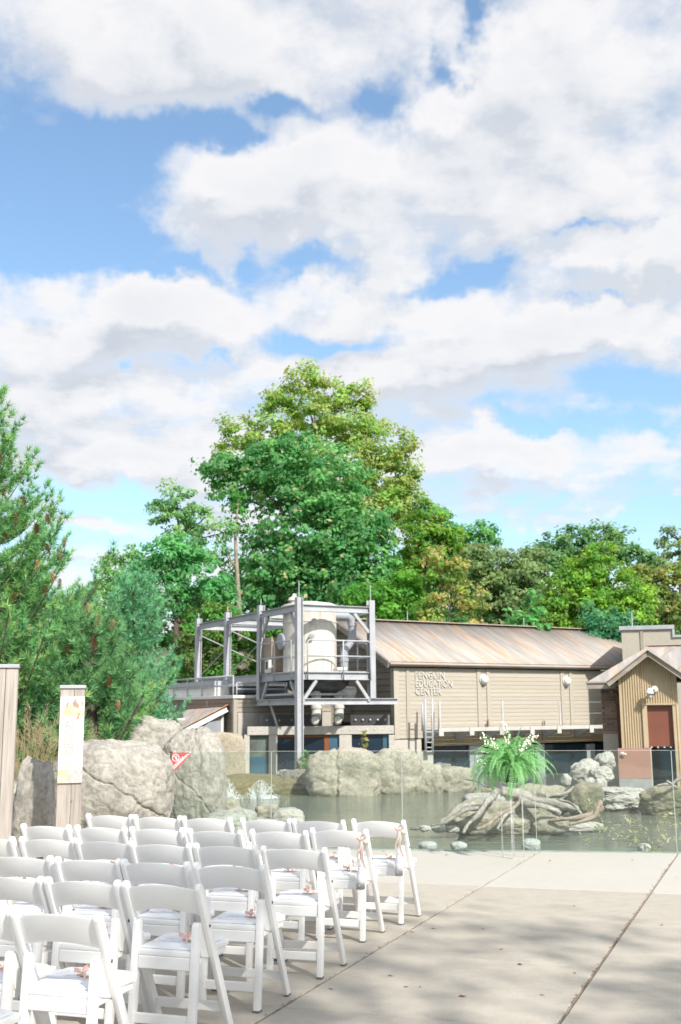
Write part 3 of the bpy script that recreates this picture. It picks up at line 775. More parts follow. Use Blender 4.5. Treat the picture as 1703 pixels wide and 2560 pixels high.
# outlets that pour into the trough
zo = z_lb0
for (x, y, lab) in ((0.95, 0.75, 'left white elbow outlet pipe hanging under the steel tower'), (1.72, 0.75, 'right white elbow outlet pipe hanging under the steel tower')):
    o = pipe('outlet_pipe', lab, [(x, y, zo + 0.55), (x, y, zo - 0.18), (x - 0.02, y - 0.04, zo - 0.30), (x - 0.08, y - 0.14, zo - 0.38), (x - 0.20, y - 0.32, zo - 0.44)], 0.145, M_pvcw, 18)
    o['group'] = 'outlet pipes under the tower'
    m = MB(); m.lathe([(0.148, -0.05), (0.17, -0.04), (0.17, 0.04), (0.148, 0.05)], (0, 0, -0.62), 18, cap=False); smooth_angle(m.build('collar', M_pvcw, o), 30)
    m = MB(); m.tube([(-0.05, -0.1, -0.95), (-0.19, -0.305, -0.985)], 0.12, 18); m.build('bore', M_pvcw, o)
for k, (x, y, r, lab) in enumerate(((0.85, 1.4, 0.20, 'dark vertical drain pipe under the middle of the steel deck'), (1.55, 1.5, 0.17, 'grey drain pipe below the tank at right of centre'), (2.1, 1.2, 0.15, 'short grey pipe stub under the right side of the deck'))):
    pipe('drain_pipe', lab, [(x, y, z_db0 + 0.05), (x, y, z_lb1 + 0.45), (x + 0.12, y, z_lb1 + 0.22), (x + 0.4, y - 0.1, z_lb1 + 0.16)], r, M_steel_dk)  # grey pipes coloured near-black to put in the shade under the deck
o = thing('pump', 'white rounded pump housing lying on the lower tower beams', 'pump', tw((2.0, 0.7, z_lb1 + 0.02)), TA)
m = MB(); m.lathe([(0.05, -0.28), (0.17, -0.22), (0.19, 0), (0.17, 0.22), (0.05, 0.28)], n=18); q = m.build('housing', M_pvcw, o, smooth=True); q.rotation_euler = (0, R(90), 0); q.location = (0, 0, 0.2)
m = MB(); m.span((-0.2, -0.12, 0), (0.2, 0.12, 0.05)); m.build('foot', M_steel, o)
m = MB(); m.lathe([(0.95, 0.0), (0.95, -0.22), (0.35, -0.6), (0.1, -0.62)], n=24)  # cone made wide and near-black to stand for shade under the deck
o = thing('hopper', 'dark cone hopper hanging beneath the tank deck', 'hopper', tw((1.3, 1.32, z_db0 - 0.01)), TA); smooth_angle(m.build('cone', M_steel_dk, o), 30)
m = MB(); m.lathe([(0.11, -0.6), (0.11, -0.8)], n=16); m.build('spout', M_steel_dk, o)
o = thing('control_cabinet', 'beige rusty equipment cabinet on the deck left of the tank', 'cabinet', tw((0.35, 2.35, z_db1 + 0.03)), TA)
m = MB(); m.span((-0.3, -0.3, 0), (0.3, 0.3, 1.1)); m.build('case', M_beige, o, bevel=0.01)
m = MB(); m.span((-0.27, -0.318, 0.05), (0.27, -0.303, 1.05)); m.build('door', M_beige, o)
o = thing('valve_box', 'small white box with dark window on the deck near the left post', 'box', tw((0.1, 2.2, z_db1 + 0.03)), TA)
m = MB(); m.span((-0.14, -0.14, 0), (0.14, 0.14, 0.4)); m.build('case', M_white, o, bevel=0.01)
m = MB(); m.span((-0.152, -0.09, 0.12), (-0.142, 0.06, 0.34)); m.build('window', M_steel_dk, o)

# ================================================================== UNDERWATER VIEWING WALL
d_w = 33.3; WA = 3.0
WO = P(618, 1938, d_w); WO.z = -1.0
vw = thing('viewing_wall', 'low concrete framed wall of blue windows at the pond edge under the steel tower', 'viewing wall', WO, WA)
def wv(u, v, y=0.0): return W(u, v, WO, WA, y)
def wbox(name, mat, u0, u1, v0, v1, y0, y1, parent, bevel=0.0, O=None, ang=None, plane=0.0):
    O = O or WO; ang = WA if ang is None else ang
    a, b_ = W(u0, v1, O, ang, plane), W(u1, v0, O, ang, plane)
    um = (u0 + u1) / 2
    z1 = W(um, v0, O, ang, plane)[1]; z0 = W(um, v1, O, ang, plane)[1]
    m = MB(); m.span((a[0], y0, z0), (b_[0], y1, z1)); return m.build(name, mat, parent, bevel=bevel)
zb_ = 560
def Z5(x, y): return (450 + x * 0.3508, 1440 + y * 0.3508)
def z5box(name, mat, x0, x1, y0_, y1_, ya, yb, parent, **kw):
    (u0, v0), (u1, v1) = Z5(x0, y0_), Z5(x1, y1_); return wbox(name, mat, u0, u1, v0, v1, ya, yb, parent, **kw)
z5box('lintel', M_conc_w, 480, 1525, 1070, 1130, -0.02, 0.30, vw, bevel=0.015)
for (x0, x1) in ((455, 497), (632, 694), (1138, 1172), (1172, 1224), (1494, 1530)):
    z5box('pier', M_conc_w, x0, x1, 1132, 1470, 0.0, 0.28, vw, bevel=0.01)
for (x0, x1, mt, nm) in ((497, 632, M_wglass2, 'window'), (694, 1138, M_blue, 'window'), (1224, 1494, M_blue, 'window')):
    o = z5box(nm, mt, x0, x1, 1130, 1470, 0.12, 0.16, vw)
    a_, b_ = Z5(x0, 1130), Z5(x1, 1420)
z5box('orange_post', M_orange, 1030, 1066, 1132, 1260, 0.095, 0.115, vw); z5box('header_strip', M_orange, 700, 1030, 1132, 1150, 0.095, 0.115, vw)
z5box('pale_panel', M_blue2, 1068, 1134, 1132, 1262, 0.098, 0.116, vw); z5box('pale_panel', M_blue2, 1450, 1490, 1132, 1262, 0.098, 0.116, vw)
z5box('blue_panel', M_blue2, 505, 625, 1290, 1440, 0.10, 0.116, vw)
for k in range(18):
    x = 520 + k * 58; u, v = Z5(x, 1098 + random.uniform(-4, 4)); t_, z_ = wv(u, v)
    m = MB(); m.lathe([(0.022, 0), (0.022, 0.012), (0.012, 0.02)], n=8); q = m.build('bolt', M_pvcw, vw); q.location = (t_, -0.02, z_); q.rotation_euler = (R(90), 0, 0)
# shallow trough of dark water on top and its rims
zt_ = wv(800, 1817)[1]; xl = wv(618, 1817)[0]; xr = wv(985, 1817)[0]
m = MB(); m.span((xl, 0.30, zt_ - 0.35), (xr, 3.4, zt_ - 0.03)); m.build('trough_floor', M_wglass, vw)
def rim(x0, y0, x1, y1, h):
    m = MB(); m.beam((x0, y0, zt_ + h / 2), (x1, y1, zt_ + h / 2), 0.12, h, (0, 0, 0.0001 + 0) if False else (1, 0, 0)); o = m.build('rim_plate', M_rubber, vw)
    for k in range(5):
        f = (k + 0.5) / 5
        b2 = MB(); b2.lathe([(0.03, 0), (0.03, 0.02), (0.012, 0.03)], n=8); q = b2.build('bolt', M_pvcw, vw); q.location = (x0 + (x1 - x0) * f, y0 + (y1 - y0) * f - 0.075, zt_ + h * 0.55); q.rotation_euler = (R(90), 0, 0)
rim(xl + 0.4, 0.75, xl + 2.3, 1.5, 0.36); rim(xr - 1.2, 1.4, xr - 0.1, 0.55, 0.34)
m = MB(); m.span((xl + 0.1, 3.2, zt_ - 0.03), (xr + 0.3, 3.4, zt_ + 1.15)); m.build('back_wall', M_dark, vw)  # near-black colour puts the under-deck shade into this wall
for k in range(4):
    m = MB(); m.span((xl + 0.1, 3.17, zt_ + 0.1 + k * 0.27), (xr + 0.28, 3.197, zt_ + 0.35 + k * 0.27)); m.build('siding_board', M_siding_shade, vw)  # darker boards carry the shade below the tower
m = MB(); m.beam((xl + 0.95, 0.5, zt_ - 0.1), (xl + 0.65, 0.5, zt_ + 0.8), 0.09, 0.07, (0, 1, 0)); m.build('strut', M_conc_w, vw)

# ================================================================== LOW BUILDING LEFT OF THE TOWER
LO = P(585, 1780, 34.6); LA = 30.0
zc = P(585, 1738, 34.6).z
LO.z = -0.6
lb = thing('plant_room', 'low tan sided flat roofed building left of the steel tower', 'building', LO, LA)
H1 = zc - LO.z
BH = 0.20
def lW(u, v, y=0.0): return W(u, v, LO, LA, y)
zs0 = lW(585, 1781)[1]
xw = lW(652, 1760)[0]
m = MB(); m.span((0.03, 0.03, 0), (3.6, 8.6, H1 - 0.10)); m.build('core_wall', M_siding_shade, lb)
m = MB(); m.span((-0.06, -0.06, H1 - 0.10), (3.7, 8.7, H1)); m.build('coping', M_white, lb, bevel=0.01)
nb = 3
for k in range(nb):
    z0 = zs0 + (H1 - 0.10 - zs0) * k / nb; z1 = zs0 + (H1 - 0.10 - zs0) * (k + 1) / nb
    m = MB(); m.span((0.12, 0.0, z0 + 0.012), (3.5, 0.028, z1 - 0.004)); m.build('siding_board', M_siding, lb)
nb = 7; zlow = lW(585, 1834)[1]
for k in range(nb):
    z0 = zlow + (H1 - 0.10 - zlow) * k / nb; z1 = zlow + (H1 - 0.10 - zlow) * (k + 1) / nb
    m = MB(); m.span((0.0, 0.12, z0 + 0.012), (0.028, 8.5, z1 - 0.004)); m.build('siding_board', M_siding_shade, lb)  # left face lies out of the sun; its shade is in the colour
m = MB(); m.span((-0.02, -0.02, zlow), (0.115, 0.115, H1 - 0.105)); m.build('corner_board', M_siding, lb)
m = MB(); m.span((0.13, -0.03, 0.0), (3.5, 0.026, zs0 - 0.01)); m.build('base_wall', M_conc_w, lb, bevel=0.01)
for y in (2.1, 4.2): m = MB(); m.span((-0.012, y, zlow), (-0.001, y + 0.1, H1 - 0.11)); m.build('batten', M_siding, lb)
# lean-to with a rusted roof, fixed to the left face
pB = P(568, 1764, 34.9); pA = P(472, 1772, 37.6); pC = P(445, 1827, 33.7); pD = P(418, 1799, 36.4)
lt = thing('lean_to', 'small lean-to with rust streaked metal roof against the low tan building', 'shed', (pC.x, pC.y, -0.6), 0)
Lo = Vector((pC.x, pC.y, -0.6))
quad = [p - Lo for p in (pA, pB, pC, pD)]
nsh = 5
for k in range(nsh):
    f0, f1 = k / nsh, (k + 1) / nsh - 0.006
    q = [quad[1].lerp(quad[0], f0), quad[1].lerp(quad[0], f1), quad[2].lerp(quad[3], f1), quad[2].lerp(quad[3], f0)]
    m = MB(); m.add(q + [v_ - Vector((0, 0, 0.03)) for v_ in q], [(0, 1, 2, 3), (7, 6, 5, 4), (0, 4, 5, 1), (1, 5, 6, 2), (2, 6, 7, 3), (3, 7, 4, 0)]); m.build('roof_sheet', M_roof, lt)
m = MB(); m.beam(quad[1] - Vector((0, 0, 0.115)), quad[2] - Vector((0, 0, 0.115)), 0.05, 0.16, (0, 1, 0)); m.build('fascia', M_white, lt)
m = MB(); m.beam(quad[1] + Vector((0, 0, 0.012)), quad[2] + Vector((0, 0, 0.012)), 0.18, 0.02, (0, 1, 0)); m.build('rusty_edge_flashing', simple('rust_flashing', (0.52, 0.22, 0.08), (0.46, 0.38, 0.32), 3.5, 0.7), lt)
m = MB(); m.beam(quad[0] + Vector((0, 0, 0.012)), quad[1] + Vector((0, 0, 0.012)), 0.14, 0.02, (1, 0, 0)); m.build('top_flashing', MATS['rust_flashing'], lt)
q0, q1 = quad[1] + Vector((-0.2, 0.06, -0.22)), quad[2] + Vector((0.45, 0.06, -0.14))
m = MB(); m.add([q0, q1, Vector((q1.x, q1.y, 0.3)), Vector((q0.x, q0.y, 0.3))] + [v_ + Vector((0.0, 0.05, 0)) for v_ in (q0, q1, Vector((q1.x, q1.y, 0.3)), Vector((q0.x, q0.y, 0.3)))], [(0, 1, 2, 3), (7, 6, 5, 4), (0, 4, 5, 1), (1, 5, 6, 2), (2, 6, 7, 3), (3, 7, 4, 0)]); m.build('end_wall', M_pvc, lt)
m = MB(); m.span((q0.x - 0.0, q0.y - 0.03, 0.3), (q0.x + 0.09, q0.y - 0.002, q0.z)); m.build('corner_board', M_white, lt)
pv = P(437, 1800, 34.3)
fl = thing('roof_vent', 'low dark four slot vent box on the lean-to roof edge', 'vent', pv, 10)
m = MB(); m.span((-0.42, -0.06, 0), (0.30, 0.08, 0.05)); m.build('base', M_white, fl)
for k in range(4): m = MB(); m.span((-0.40 + k * 0.17, -0.05, 0.06), (-0.25 + k * 0.17, 0.07, 0.19)); m.build('slot_box', M_steel_dk, fl)
# roof clutter and rail behind the coping
def roof_rail(x0, y0, x1, y1, z0, h, n, label):
    p0 = LO + Matrix.Rotation(R(LA), 3, 'Z') @ Vector((x0, y0, z0)); o = thing('roof_rail', label, 'handrail', p0, LA)
    d = Vector((x1 - x0, y1 - y0, 0))
    for z in (h, h * 0.5): m = MB(); m.tube([(0, 0, z), d + Vector((0, 0, z))], 0.026, 8); m.build('rail', M_steel, o, smooth=True)
    for k in range(n + 1): m = MB(); m.tube([d * (k / n), d * (k / n) + Vector((0, 0, h))], 0.024, 8); m.build('rail_post', M_steel, o, smooth=True)
    return o
roof_rail(0.15, 0.4, 0.15, 5.6, H1, 0.62, 4, 'grey pipe handrail along the flat roof edge left of the tower')
roof_rail(0.25, 0.35, 2.0, 0.35, H1, 0.40, 2, 'short grey pipe handrail on the flat roof next to the left tower post')
o = thing('roof_hatch', 'long white roof box with grey lid on the flat roof', 'roof box', LO + Matrix.Rotation(R(LA), 3, 'Z') @ Vector((1.0, 5.2, H1)), LA)
m = MB(); m.span((-0.8, -3.2, 0), (0.8, 3.2, 0.34)); m.build('curb', M_white, o)
m = MB(); m.span((-0.86, -3.26, 0.345), (0.86, 3.26, 0.5)); m.build('lid', M_steel, o)
o = thing('rooftop_unit', 'dark slatted machine on the flat roof behind the handrail', 'roof unit', LO + Matrix.Rotation(R(LA), 3, 'Z') @ Vector((1.5, 1.3, H1)), LA)
m = MB(); m.span((-0.8, -0.5, 0.08), (0.8, 0.6, 0.3)); m.build('casing', M_steel_dk, o)
m = MB(); m.span((-0.86, -0.56, 0.31), (0.86, 0.66, 0.4)); m.build('top_plate', M_white, o)

# ================================================================== PENGUIN BUILDING
PO = P(988, 1847, 34.5); PA = 32.0; zsb = PO.z
PO.z = -1.0
pec = thing('exhibit_building', 'long tan sided building with rust streaked metal roof and raised lettering', 'building', PO, PA)
def pw(u, v, y=0.0): return W(u, v, PO, PA, y)
def Z6(x, y): return (900 + x * 0.5121, 1500 + y * 0.5121)
LEN = 15.0; DEP = 6.2
OVH = 0.16
ze = pw(*Z6(175, 331))[1]               # underside of eave at the wall
z_sb = zsb - PO.z
nb = 17; bh = (ze - z_sb) / nb
m = MB(); m.span((0.03, 0.03, z_sb - 0.02), (LEN, DEP, ze)); m.build('core_wall', M_dark, pec)
for k in range(nb):
    z0 = z_sb + bh * k
    m = MB()
    # lapped clapboard: foot proud of the head
    prof = [(-0.016, z0 + 0.003), (-0.006, z0 + bh + 0.004), (0.028, z0 + bh + 0.004), (0.028, z0 + 0.003)]
    m.add([(0.16, y, z) for y, z in prof] + [(LEN, y, z) for y, z in prof], [(0, 1, 2, 3), (7, 6, 5, 4), (0, 4, 5, 1), (1, 5, 6, 2), (2, 6, 7, 3), (3, 7, 4, 0)])
    m.build('siding_board', M_siding, pec)
m = MB(); m.span((-0.035, -0.035, z_sb - 0.01), (0.158, 0.158, ze)); m.build('corner_board', M_siding, pec)
for xs in ((225, 240), (572, 590), (618, 634), (980, 996), (1022, 1038)):
    a, b_ = pw(*Z6(xs[0], 480))[0], pw(*Z6(xs[1], 480))[0]
    m = MB(); m.span((a, -0.040, z_sb), (b_, -0.0275, ze)); m.build('batten', M_siding, pec)
# gable end on the left, clapboards cut to the slope
yR = DEP / 2
zR = P(857, 1549, PO.y + 2.7).z - PO.z
ez = pw(*Z6(175, 300), y=-OVH)[1]      # top of eave edge
slope = (zR - ez) / (yR + OVH)
gz0 = 1.0; gb = 0.2
k = 0
while gz0 + gb * k < zR - 0.2:
    z0 = gz0 + gb * k; z1 = z0 + gb - 0.008
    def yspan(z):
        if z < ze: return 0.16, DEP - 0.02
        f = (z - ez) / slope - OVH + 0.06
        return min(max(0.16, f), yR), max(min(DEP - 0.02, DEP - f), yR)
    a0, b0 = yspan(z0); a1, b1 = yspan(z1)
    m = MB(); m.add([(-0.03, a0, z0), (-0.03, b0, z0), (-0.008, b1, z1), (-0.008, a1, z1), (0.028, a0, z0), (0.028, b0, z0), (0.028, b1, z1), (0.028, a1, z1)], [(0, 1, 2, 3), (7, 6, 5, 4), (0, 4, 5, 1), (1, 5, 6, 2), (2, 6, 7, 3), (3, 7, 4, 0)])
    m.build('gable_board', M_siding_shade, pec); k += 1  # dim side of the building, shade put into the darker board colour
# roof of corrugated sheets, each its own
roof = bpy.data.objects.new('roof', None); C.objects.link(roof); roof.parent = pec
sw = 0.86; ns = 18; x_start = -0.30
def corr_sheet(length, width, waves, amp, thick=0.02):
    n = waves * 6; q = []; f = []
    for j, y in enumerate((0, length)):
        for i in range(n + 1):
            x = width * i / n; q.append((x, y, amp * math.cos(2 * math.pi * waves * i / n)))
    f += [(i, i + 1, n + 1 + i + 1, n + 1 + i) for i in range(n)]
    b2 = len(q); q += [(x, y, z - thick) for x, y, z in q]
    f += [(b2 + i + 1, b2 + i, b2 + n + 1 + i, b2 + n + 1 + i + 1) for i in range(n)] + [(i + 1, i, b2 + i, b2 + i + 1) for i in range(n)] + [(n + 1 + i, n + 2 + i, b2 + n + 2 + i, b2 + n + 1 + i) for i in range(n)]
    m = MB(); m.add(q, f); return m
Lsl = math.hypot(yR + OVH, zR - ez); ang = math.atan2(zR - ez, yR + OVH)
first = None
for k in range(ns):
    if first is None:
        first = corr_sheet(Lsl, sw, 9, 0.016).build('roof_sheet', M_roof, roof, smooth=True); o = first
    else: o = inst(first, roof, name='roof_sheet')
    o.location = (x_start + k * (sw - 0.004), -OVH, ez + 0.002 * (k % 2)); o.rotation_euler = (ang, 0, 0)
    o2 = inst(first, roof, name='roof_sheet'); o2.location = (x_start + sw + k * (sw - 0.004), DEP + OVH, ez + 0.002 * (k % 2)); o2.rotation_euler = (ang, 0, R(180))
XE = x_start + ns * (sw - 0.004)
m = MB(); m.beam((x_start, yR, zR + 0.035), (XE, yR, zR + 0.035), 0.34, 0.03, (0, 1, 0)); m.build('ridge_cap', M_rust_plate, roof)
m = MB(); m.span((x_start, -OVH - 0.022, ez - 0.15), (XE, -OVH + 0.015, ez - 0.025)); m.build('eave_fascia', M_fascia, pec)
m = MB(); m.tube([(x_start, -OVH - 0.062, ez - 0.07), (XE, -OVH - 0.062, ez - 0.07)], 0.04, 8); m.build('gutter', M_rust_plate, pec)
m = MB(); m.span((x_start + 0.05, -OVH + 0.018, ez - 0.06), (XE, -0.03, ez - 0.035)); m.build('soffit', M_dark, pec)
for s_, y_e in ((1, -OVH), (-1, DEP + OVH)):
    m = MB(); m.beam((x_start - 0.01, y_e, ez - 0.11), (x_start - 0.01, yR, zR - 0.11), 0.05, 0.19, (1, 0, 0)); m.build('barge_board', M_fascia, pec)
for (x, y) in ((232, 88), (800, 120)):
    t_, z_ = pw(*Z6(x, y), y=yR); m = MB(); m.tube([(t_, yR, zR + 0.05), (t_, yR, zR + 0.36)], 0.018, 6); m.build('lightning_rod', M_steel, roof)
# base of the building: concrete pillar, dark windows, canopy of ribs, catwalk
def pbox(name, mat, x0, x1, y0_, y1_, ya, yb, parent=None, plane=None, **kw):
    (u0, v0), (u1, v1) = Z6(x0, y0_), Z6(x1, y1_)
    return wbox(name, mat, u0, u1, v0, v1, ya, yb, parent or pec, O=PO, ang=PA, plane=ya if plane is None else plane, **kw)
pbox('base_pier', M_conc_w, 172, 300, 682, 860, -0.02, 0.3, bevel=0.01)
pbox('base_pier', M_conc_w, 302, 358, 740, 860, -0.03, 0.3, bevel=0.01)
zwin0 = pw(*Z6(700, 700))[1]
x0_, x1_ = pw(*Z6(360, 760))[0], LEN
zsill = 0.3
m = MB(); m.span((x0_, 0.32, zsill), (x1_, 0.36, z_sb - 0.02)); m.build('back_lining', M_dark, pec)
cols = [(540, 600), (870, 900), (1116, 1146)]
edges = [360] + [v_ for c in cols for v_ in c] + [1300]
for i in range(0, len(edges), 2):
    pbox('window', M_wglass, edges[i], edges[i + 1], 702, 900, 0.10, 0.14)
for (a, b_) in cols: pbox('window_pier', M_pvc, a, b_, 702, 900, 0.02, 0.2)
for k in range(6):
    y = 662 + k * 6.6
    pbox('rib', M_corr, 358, 1260, y, y + 4.4, -0.055 + 0.002 * (k % 2), 0.02)
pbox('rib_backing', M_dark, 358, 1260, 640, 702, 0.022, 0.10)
# catwalk standing out from the wall
cw = thing('catwalk', 'white steel catwalk bracketed along the tan building below the lettering', 'catwalk', PO, PA)
yc = -0.85
def cbox(name, mat, x0, x1, y0_, y1_, ya, yb): return pbox(name, mat, x0, x1, y0_, y1_, ya, yb, cw, plane=yc)
xa, xb = pw(*Z6(385, 636), y=yc)[0], pw(*Z6(1215, 636), y=yc)[0]
zt1, zt0 = pw(*Z6(700, 619), y=yc)[1], pw(*Z6(700, 637), y=yc)[1]
m = MB(); m.span((xa, yc, zt0), (xb, yc + 0.05, zt1)); m.build('edge_beam', simple('off_white_steel', (0.52, 0.505, 0.48), (0.46, 0.445, 0.42), 3, 0.6), cw)
m = MB()
for k in range(9): m.span((xa, yc + 0.09 + k * 0.08, zt0 + 0.02), (xb, yc + 0.12 + k * 0.08, zt0 + 0.06))
o = m.build('grating', M_steel, cw); o['kind'] = 'stuff'
for x in (395, 545, 692, 840, 972, 1130):
    t_ = pw(*Z6(x, 636), y=yc)[0]
    m = MB(); m.span((t_ - 0.09, yc - 0.03, zt0 - 0.13), (t_ + 0.09, yc - 0.003, zt1)); m.build('post_shoe', MATS['off_white_steel'], cw)
    m = MB(); m.add([(t_ - 0.03, yc + 0.05, zt0 - 0.02), (t_ - 0.03, -0.06, zt0 - 0.02), (t_ - 0.03, -0.06, zt0 - 0.34), (t_ + 0.03, yc + 0.05, zt0 - 0.02), (t_ + 0.03, -0.06, zt0 - 0.02), (t_ + 0.03, -0.06, zt0 - 0.34)], [(0, 1, 2), (5, 4, 3), (0, 3, 4, 1), (1, 4, 5, 2), (2, 5, 3, 0)]); m.build('bracket', M_steel, cw)
for x, y in ((386, 492), (692, 492), (972, 495)):
    t_, z_ = pw(*Z6(x, y), y=yc); m = MB(); m.tube([(t_, yc - 0.02, zt1 + 0.002), (t_, yc - 0.02, z_)], 0.03, 8); m.build('rail_post', M_pvcw, cw)
for x in (628, 900, 1158):
    t_, z_ = pw(*Z6(x, 582), y=-0.1); m = MB(); m.tube([(t_, -0.1, zt1), (t_, -0.1, z_)], 0.022, 6); m.build('rear_rail_post', M_fascia, cw)
for zz in (0.78, 0.4):
    m = MB(); m.tube([(xa, yc - 0.02, zt1 + zz), (xb, yc - 0.02, zt1 + zz)], 0.005, 5); m.build('cable', M_steel, cw)
# ladder in front of the pier
la = thing('ladder', 'grey steel ladder from the catwalk end down to the water', 'ladder', PO, PA)
yl = yc - 0.05
for x in (318, 352):
    (tA_, zA) = pw(*Z6(x, 478), y=yl); (tB_, zB) = pw(*Z6(x + 3, 752), y=yl)
    m = MB(); m.tube([(tA_, yl, zA), (tB_, yl, zB)], 0.038, 8); m.build('rail', M_steel, la, smooth=True)
for y in (505, 560, 620, 645, 670, 695, 720, 740):
    a, b_ = pw(*Z6(319, y), y=yl), pw(*Z6(353, y), y=yl); m = MB(); m.tube([(a[0], yl, a[1]), (b_[0], yl, b_[1])], 0.016, 6); m.build('rung', M_steel, la)
for (x, y) in ((305, 508), (386, 508)):
    a = pw(*Z6(x, y), y=-0.3); b_ = pw(*Z6(x, 640), y=-0.3); m = MB(); m.tube([(a[0], -0.3, a[1]), (b_[0], -0.3, b_[1])], 0.03, 8); m.build('grab_post', M_steel, la, smooth=True)
# wall lamps
for k, (x, y, lab) in enumerate(((603, 389, 'round white wall lamp nearer the lettering on the tan building'), (1007, 397, 'round white wall lamp at the far right end of the tan building'))):
    t_, z_ = pw(*Z6(x, y), y=-0.05); base = PO + Matrix.Rotation(R(PA), 3, 'Z') @ Vector((t_, -0.045, z_))
    o = thing('wall_lamp', lab, 'wall lamp', base, PA, 'round lamps on the tan building')
    m = MB(); m.lathe([(0.17, 0), (0.17, 0.03), (0.15, 0.05)], n=24); q = m.build('back_plate', M_white, o); q.rotation_euler = (R(90), 0, 0)
    m = MB(); m.lathe([(0.15, 0.05), (0.145, 0.09), (0.11, 0.14), (0.06, 0.165), (0.01, 0.17)], n=24); q = m.build('globe', M_white, o, smooth=True); q.rotation_euler = (R(90), 0, 0)
# lettering
sg = thing('building_sign', 'raised pale letters reading PENGUIN EDUCATION CENTER on tan siding', 'sign', PO + Matrix.Rotation(R(PA), 3, 'Z') @ Vector((pw(*Z6(266, 400))[0], -0.05, 0)), PA, None)
for word, y, xr_ in (('PENGUIN', 383, 410), ('EDUCATION', 425, 448), ('CENTER', 463, 392)):
    t0, z0 = pw(*Z6(266, y), y=-0.05); t1 = pw(*Z6(xr_, y), y=-0.05)[0]
    hcap = 0.235
    wd = bpy.data.objects.new('word', None); C.objects.link(wd); wd.parent = sg; wd['label'] = 'word ' + word
    wd.location = (0, 0, z0)
    full = text_mesh('tmp', word, 0.32, M_letters, wd, 0.02)
    x1f = max(v.co.x for v in full.data.vertices); bpy.data.objects.remove(full)
    sx = (t1 - t0) / x1f
    # each letter its own mesh, advanced by the width of the string before it
    for i, ch in enumerate(word):
        o = text_mesh('letter', word[:i + 1], 0.32, M_letters, wd, 0.012, bold=0.003)
        bm = bmesh.new(); bm.from_mesh(o.data); bmesh.ops.remove_doubles(bm, verts=bm.verts, dist=1e-5); bm.verts.index_update()
        # keep only the islands of the last character
        seen = set(); isl = []
        for v in bm.verts:
            if v.index in seen: continue
            st_ = [v]; comp = []
            while st_:
                w = st_.pop()
                if w.index in seen: continue
                seen.add(w.index); comp.append(w); st_.extend(e.other_vert(w) for e in w.link_edges)
            isl.append(comp)
        isl.sort(key=lambda c_: max(v.co.x for v in c_)); keep = set(isl[-1])
        bmesh.ops.delete(bm, geom=[v for v in bm.verts if v not in keep], context='VERTS'); bm.to_mesh(o.data); bm.free()
        o.location = (0, 0.016, 0); o.scale = (sx, 1, 1)

# ================================================================== SMALL GABLED HOUSE
HO = P(1557, 1960, 28.5); HA = -14.0; HO.z = -0.5
hs = thing('pump_house', 'small brown gabled house with corrugated front and red brown door', 'house', HO, HA)
def ZH(x, y): return (1400 + x * 0.1951, 1540 + y * 0.1951)
def hw(x, y, pl=0.0): return W(*ZH(x, y), HO, HA, pl)
def hbox(name, mat, x0, x1, y0, y1, ya, yb, parent=None, pl=None, **kw):
    (u0, v0), (u1, v1) = ZH(x0, y0), ZH(x1, y1)
    return wbox(name, mat, u0, u1, v0, v1, ya, yb, parent or hs, O=HO, ang=HA, plane=ya if pl is None else pl, **kw)
OV = 0.30                                    # roof overhang in front of the wall
px, pz = hw(1125, 500, -OV)                  # underside of the peak
lx, lz = hw(612, 900, -OV)
sl = (pz - lz) / (px - lx)
rx = px + (px - lx) * 1.03; rz = pz - sl * (rx - px)
xl0 = hw(795, 1000)[0]; xr0 = px + (px - xl0)
dx0, dz1 = hw(1060, 1140); dx1 = hw(1462, 1140)[0]
dz_mid = hw(1300, 1690)[1]
def under(x): return pz - sl * abs(x - px) - 0.02
def corr_wall(name, x0, x1, zlo, zhi, pitch=0.062, amp=0.013):
    n = max(4, int((x1 - x0) / pitch * 4)); q = []
    for i in range(n + 1):
        x = x0 + (x1 - x0) * i / n; ph = (x / pitch) % 1.0
        y = -amp if ph < 0.5 else amp
        q.append((x, y, zlo(x))); q.append((x, y, zhi(x)))
    m = MB(); m.add(q, [(2 * i, 2 * i + 2, 2 * i + 3, 2 * i + 1) for i in range(n)]); return m.build(name, M_corr, hs)
corr_wall('corrugated_sheet', xl0, dx0, lambda x: -0.1, under)
corr_wall('corrugated_sheet', dx1, xr0, lambda x: -0.1, under)
corr_wall('corrugated_sheet', dx0 + 0.001, dx1 - 0.001, lambda x: dz1 + 0.02, under)
m = MB(); m.span((xl0 - 0.07, -0.03, -0.1), (xl0 - 0.004, 0.06, under(xl0) - 0.03)); m.build('corner_post', M_corr, hs)
m = MB(); m.span((dx0 - 0.02, -0.05, dz_mid), (dx0 + 0.10, 0.10, dz1)); m.build('door_jamb', M_corr, hs)
m = MB(); m.span((dx1 - 0.04, -0.05, -0.1), (dx1 + 0.03, 0.10, dz1)); m.build('door_jamb', M_corr, hs)
m = MB(); m.span((dx0 - 0.04, -0.07, dz1 + 0.002), (dx1 + 0.04, 0.10, dz1 + 0.04)); m.build('door_head', M_corr, hs)
m = MB(); m.span((dx0 + 0.105, 0.06, dz_mid + 0.03), (dx1 - 0.045, 0.10, dz1 - 0.004)); up = m.build('upper_door_leaf', M_door, hs)
m = MB()
for k in range(4): m.lathe([(0.022, 0), (0.022, 0.03)], (dx0 + 0.2 + k * 0.2, 0.05, dz_mid + 0.0), 8)
for k in range(4):
    m = MB(); m.lathe([(0.022, 0), (0.022, 0.03)], n=8); q = m.build('latch', M_white, hs); q.location = (dx0 + 0.16 + k * (dx1 - dx0 - 0.3) / 3, 0.05, dz_mid)
